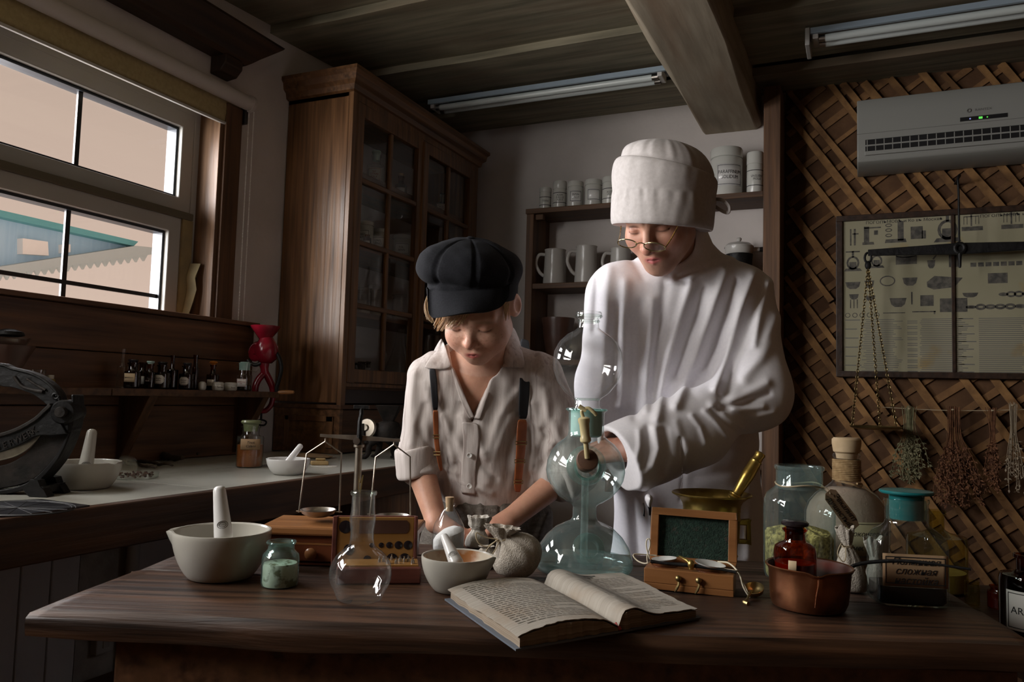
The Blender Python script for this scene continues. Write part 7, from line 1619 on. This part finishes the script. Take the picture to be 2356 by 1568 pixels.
# ================================================================= the man
MO, MR = head_frame(1515.5, 486, 1.777, 30, 34, 1.4)
morg = floor_at(pt(1580, 1200, 1.93))
ls, le, lw = pt(1424, 682, 1.90), pt(1392, 890, 1.96), pt(1384, 1050, 1.93)
rs, re, rw, rh_ = pt(1704, 688, 1.88), pt(1738, 908, 1.80), pt(1462, 1030, 1.64), pt(1396, 1036, 1.665)
mch, mwa, mhi = pt(1568, 780, 1.92), pt(1575, 1000, 1.95), pt(1585, 1240, 1.95)
lh_ = pt(1358, 1082, 1.91)
mHR = hand(rw, rh_, -fw*.5+up*.8, .96, 1, (.8, .9, 1.0, 1.0, .3)); mHL = hand(lw, lh_, UPZ, .96, -1, (.5, .5, .5, .5, .4))
def man_body(p):
    d = near(p, MO, .20, lambda q: head_sdf((q-V3(MO))@V3(MR), ADULT))
    d = smin(d, rcone(p, MO+MR@np.array([0, -.035, -.065]), pt(1575, 640, 1.90), .054, .062), .03)
    t = smin(ell(p, mch, (.15, .085, .18), RB), ell(p, mwa, (.14, .09, .16), RB), .08); t = smin(t, rcone(p, ls, rs, .05), .06); d = smin(d, t, .05)
    d = smin(d, chain_sdf(p, [(ls, le, .05, .042, .01), (le, lw, .042, .029, .012), (lw, lw*.5+lh_*.5, .028, .026, .012)]), .03); d = smin(d, chain_sdf(p, [(rs, re, .05, .042, .01), (re, rw, .042, .029, .012), (rw, rw*.5+rh_*.5, .028, .026, .012)]), .03)
    d = smin(d, near(p, lh_, .15, lambda q: chain_sdf(q, mHL)), .010); return smin(d, near(p, rh_, .15, lambda q: chain_sdf(q, mHR)), .010)
lo = np.min([ls, le, lh_, rh_, re, MO, mwa], 0)-.17; hi = np.max([ls, le, lh_, rh_, re, MO, rs, mwa], 0)+.17; lo[2] = .84; hi[2] = MO[2]+.14
p, fc = nets(man_body, lo, hi, .0022)
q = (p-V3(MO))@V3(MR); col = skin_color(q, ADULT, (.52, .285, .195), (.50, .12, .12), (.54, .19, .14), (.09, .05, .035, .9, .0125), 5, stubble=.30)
far = np.linalg.norm(q, axis=1) > .17; col[far] = (.36, .18, .125)  # hands and arms darker than the face: their shadow put into the colour
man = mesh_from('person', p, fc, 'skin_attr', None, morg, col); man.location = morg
tag(man, 'young man in a white tunic, tall white cloth cap and round glasses, looking down', 'person', 'people behind the table')
TF = [(((1400, 620), (1392, 740), (1388, 900)), .005, 14), (((1375, 640), (1368, 760)), -.005, 9), (((1440, 650), (1434, 800), (1428, 930)), .007, 13), (((1418, 700), (1412, 880)), -.005, 9), (((1474, 700), (1468, 830), (1462, 960)), -.005, 11), (((1500, 690), (1498, 790), (1486, 940)), .007, 11), (((1532, 650), (1516, 770), (1500, 900)), -.007, 11), (((1590, 650), (1558, 750), (1530, 860), (1512, 960)), .009, 12),
    (((1618, 665), (1588, 760), (1556, 860)), -.010, 12), (((1668, 625), (1640, 710), (1600, 820), (1556, 930)), .011, 13), (((1690, 650), (1656, 750), (1620, 840)), -.010, 12), (((1732, 635), (1704, 710), (1676, 800), (1648, 890)), .011, 12), (((1758, 672), (1728, 740), (1696, 830), (1660, 930)), -.010, 14), (((1770, 650), (1745, 720), (1735, 790)), .009, 11), (((1790, 730), (1756, 800), (1716, 870)), .006, 16), (((1780, 790), (1750, 830), (1705, 862)), .003, 12),
    (((1765, 880), (1706, 912), (1640, 932)), .006, 11), (((1768, 905), (1710, 928), (1660, 938)), -.005, 7), (((1652, 938), (1672, 958), (1712, 985)), .0035, 6), (((1622, 946), (1646, 968), (1676, 1004)), .004, 7), (((1592, 956), (1612, 982), (1624, 1018)), .0035, 7), (((1637, 942), (1660, 966), (1695, 996)), -.003, 5), (((1556, 970), (1566, 1004), (1586, 1034)), .003, 10), (((1664, 930), (1704, 944), (1756, 936)), .004, 7), (((1508, 985), (1516, 1030), (1504, 1070)), .005, 9), (((1490, 985), (1492, 1040), (1482, 1075)), -.004, 8), (((1470, 990), (1472, 1025), (1464, 1055)), .003, 7), (((1530, 990), (1536, 1050), (1524, 1085)), -.005, 10), (((1690, 940), (1740, 960), (1780, 950)), .005, 9),
    (((1566, 1010), (1572, 1090), (1566, 1150)), -.004, 6), (((1494, 1150), (1498, 1210), (1500, 1280)), .034, 12), (((1460, 1140), (1468, 1280)), -.012, 16), (((1600, 1100), (1690, 1080), (1760, 1040)), -.004, 14), (((1640, 1180), (1720, 1120)), .005, 18), (((1730, 1130), (1722, 1280)), .007, 14), (((1590, 640), (1640, 600), (1690, 590)), .004, 9), (((1450, 590), (1480, 640)), -.003, 8), (((1560, 640), (1620, 615)), -.004, 7), (((1535, 650), (1600, 640), (1660, 612)), .004, 7)]
cu = rw+(rh_-rw)*.62
def man_tunic(p):
    d = smin(ell(p, mch, (.185, .115, .20), RB), ell(p, mwa, (.178, .118, .22), RB), .10); d = smin(d, ell(p, mhi, (.185, .125, .26), RB), .10); d = smin(d, ell(p, mhi-UPZ*.18, (.20, .135, .22), RB), .08)
    d = smin(d, rcone(p, ls+RTH*.02, rs-RTH*.03, .082, .085), .07)
    d = smin(d, rcone(p, pt(1572, 640, 1.90), pt(1572, 565, 1.868), .098, .066), .06)
    sr = smin(rcone(p, rs, re, .080, .074), smin(rcone(p, re, cu, .072, .056), rcone(p, re+(rw-re)*.45-UPZ*.05, rw-UPZ*.048, .050, .044), .06), .04)
    sl = smin(rcone(p, ls, le, .078, .070), rcone(p, le, lw, .068, .058), .03)
    d = smin(smin(d, sl, .03), sr, .022)
    d = d-folds(p, TF)-.0035*wob(p, 26, 2)-.0018*wob(p, 75, 4)
    # neck hole and open cuff
    nh = near(p, pt(1545, 560, 1.80), .2, lambda q: rcone(q, MO+MR@np.array([0, .03, -.04]), MO+MR@np.array([0, -.040, -.105]), .078, .0555)); d = smax(d, -nh, .006)
    ax_ = (rw-re)/np.linalg.norm(rw-re); cut = (p-V3(cu))@V3(ax_); nearc = np.linalg.norm(p-V3(cu-UPZ*.03), axis=1); d = np.where(nearc < .125, smax(d, cut-.012, .004), d)
    return np.where(nearc < .12, smax(d, -np.maximum(rcone(p, cu-ax_*.02, cu+ax_*.08, .044), .0), .004), d)
lo = np.min([ls, le, lw, re, rw, mhi], 0)-.24; hi = np.max([ls, le, re, rs, mhi], 0)+.24; lo[2] = .38; hi[2] = MO[2]+.03
p, fc = nets(man_tunic, lo, hi, .0034); tun = mesh_from('tunic', p, fc, 'tunic', man, morg)
def on_tunic(pts, off): return [tuple(v-morg) for v in trace(man_tunic, pts, 1.5, 2.1, off)]
for s, nm in (([(1566, 1012), (1570, 1060), (1568, 1110), (1566, 1145)], 'cuff_seam'),):
    MB().tube(smoothpath(on_tunic([tuple(v) for v in smoothpath([np.array(q, float) for q in s], 4)], .0005), 2), .0009, 5).build(nm, 'tunic', tun)
# legs and shoes below the tunic
m = MB()
for s in (-1, 1):
    h_ = mhi+RTH*s*.085; m.tube([h_-UPZ*.05-morg, np.array([h_[0], h_[1], .48])-morg, np.array([h_[0], h_[1], .07])-morg], [.095, .075, .060], 20)
m.build('trousers', 'trousers', man)
for s in (-1, 1):
    c = mhi+RTH*s*.085; T = Matrix.Translation((c[0]-morg[0], c[1]-morg[1], 0)) @ Matrix.Rotation(YAW-s*.1, 4, 'Z')
    MB().loft([[(cos(a)*.045, sin(a)*.05, z) for a in np.linspace(0, 2*pi, 20, endpoint=False)] for z in (.10, .07)]+[[(cos(a)*.048, sin(a)*.13-.06, z) for a in np.linspace(0, 2*pi, 20, endpoint=False)] for z in (.04, .001)], T).build('shoe', 'crock', man, 60, sub=1)
# tall white cloth cap
AXR = np.array(Matrix.Rotation(radians(-4.5), 3, Vector(-fw)) @ Matrix.Rotation(radians(5), 3, Vector(rt)))@CAMR
cw = 1.790; kk = cw/F
def capring(cx, cy, hw, dz, fn=None, n=120, t=0):
    c = pt(cx, cy, cw-.018); out = []; A_ = np.array(Matrix.Rotation(radians(-t), 3, Vector(-fw)))@AXR
    for i in range(n):
        a = 2*pi*i/n; r = 1+(fn(a) if fn else 0); out.append(tuple(c+A_@np.array([hw*kk*cos(a)*r, 0, dz*sin(a)*r])-morg))
    return out
def pleat(amp, lst): return lambda a: -amp*sum(exp(-((a-radians(q))/.028)**2) for q in lst)+amp*.35*sin(23*a)
def gath(amp, ph): return lambda a: amp*(sin(17*a+ph)*.5+sin(29*a+ph*2)*.3+sin(7*a+ph)*.4)
rings = [capring(1523, 516, 100, .090), capring(1522, 523, 106, .100), capring(1522, 526, 113, .112, gath(.004, 1)), capring(1522, 516, 116, .117, gath(.006, 1)), capring(1523, 495, 117, .119, gath(.010, 1)), capring(1525, 470, 117, .119, pleat(.022, (150, 128, 104, 98, 60, 40))), capring(1526, 454, 117, .119, pleat(.035, (148, 140, 131, 122, 114, 107, 64, 36))), capring(1526.5, 448, 116, .118), capring(1527, 444, 116.5, .1185), capring(1527, 428, 119, .121, gath(.004, 3), t=2), capring(1528, 412, 120, .122, gath(.007, 3), t=5), capring(1530, 398, 119, .121, gath(.009, 3.2), t=8), capring(1532, 391, 116, .118, gath(.006, 3.2), t=9), capring(1533, 388, 112, .115, t=9), capring(1534, 391, 108, .111, t=9), capring(1536, 381, 107, .110, gath(.014, 5), t=9), capring(1535, 366, 102, .105, gath(.02, 5), t=8), capring(1533, 350, 91, .094, gath(.022, 5), t=6), capring(1531, 337, 72, .076, gath(.024, 5), t=4), capring(1530, 329, 48, .052, gath(.02, 5), t=3), capring(1529, 325, 26, .028, gath(.02, 5), t=2), capring(1529, 323.5, 8, .010)]
mc = MB(); mc.loft(rings); cp_ = mc.build('cloth_cap', 'cap_white', man, 80, sub=1)
MB().tube(smoothpath([tuple(pt(x, y, w)-morg) for x, y, w in ((1634, 463, 1.77), (1648, 458, 1.74), (1664, 461, 1.71), (1677, 474, 1.70), (1677, 487, 1.70), (1668, 488, 1.71), (1650, 478, 1.74), (1635, 466, 1.77))], 6), .0042, 6, flat=.45).build('tie_loop', 'cap_white', cp_)
# round glasses low on the nose
gl = bpy.data.objects.new('eyeglasses', None); COL.objects.link(gl); gl.parent = man
def E3(x, y, w): return tuple(pt(x, y, w)-morg)
wl_, wr_ = 1.648, 1.652
for cx, cy, w, hw in ((1443, 560, 1.652, 21.5), (1506, 568, 1.640, 24.5)):
    c = pt(cx, cy, w); k = w/F; a = CAMR@np.array([cos(radians(-12)), sin(radians(-12)), 0])*hw*k; R = 24*k; bb = CAMR@np.array([.08, .24, .97]); bb = bb/np.linalg.norm(bb)*R
    P = [tuple(c+a*cos(t_)+bb*sin(t_)-morg) for t_ in np.linspace(0, 2*pi, 48, endpoint=False)]
    MB().tube(P, .0013, 8, closed=True).build('rim', 'gold_rim', gl); MB().add(P, [tuple(range(48))]).build('lens', 'glass_lens', gl, 0)
MB().tube(smoothpath([E3(1463, 563, 1.640), E3(1470, 559, 1.634), E3(1478, 559, 1.632), E3(1484, 563, 1.634)], 5), .0011, 6).build('bridge', 'gold_rim', gl)
MB().tube([E3(1423, 556, 1.650), E3(1427, 540, 1.69), E3(1429, 520, 1.73)], .0014, 6).build('temple', 'tortoise', gl)
MB().tube([E3(1530, 570, 1.630), E3(1545, 548, 1.650), E3(1563, 514, 1.675)], .0014, 6).build('temple', 'tortoise', gl)
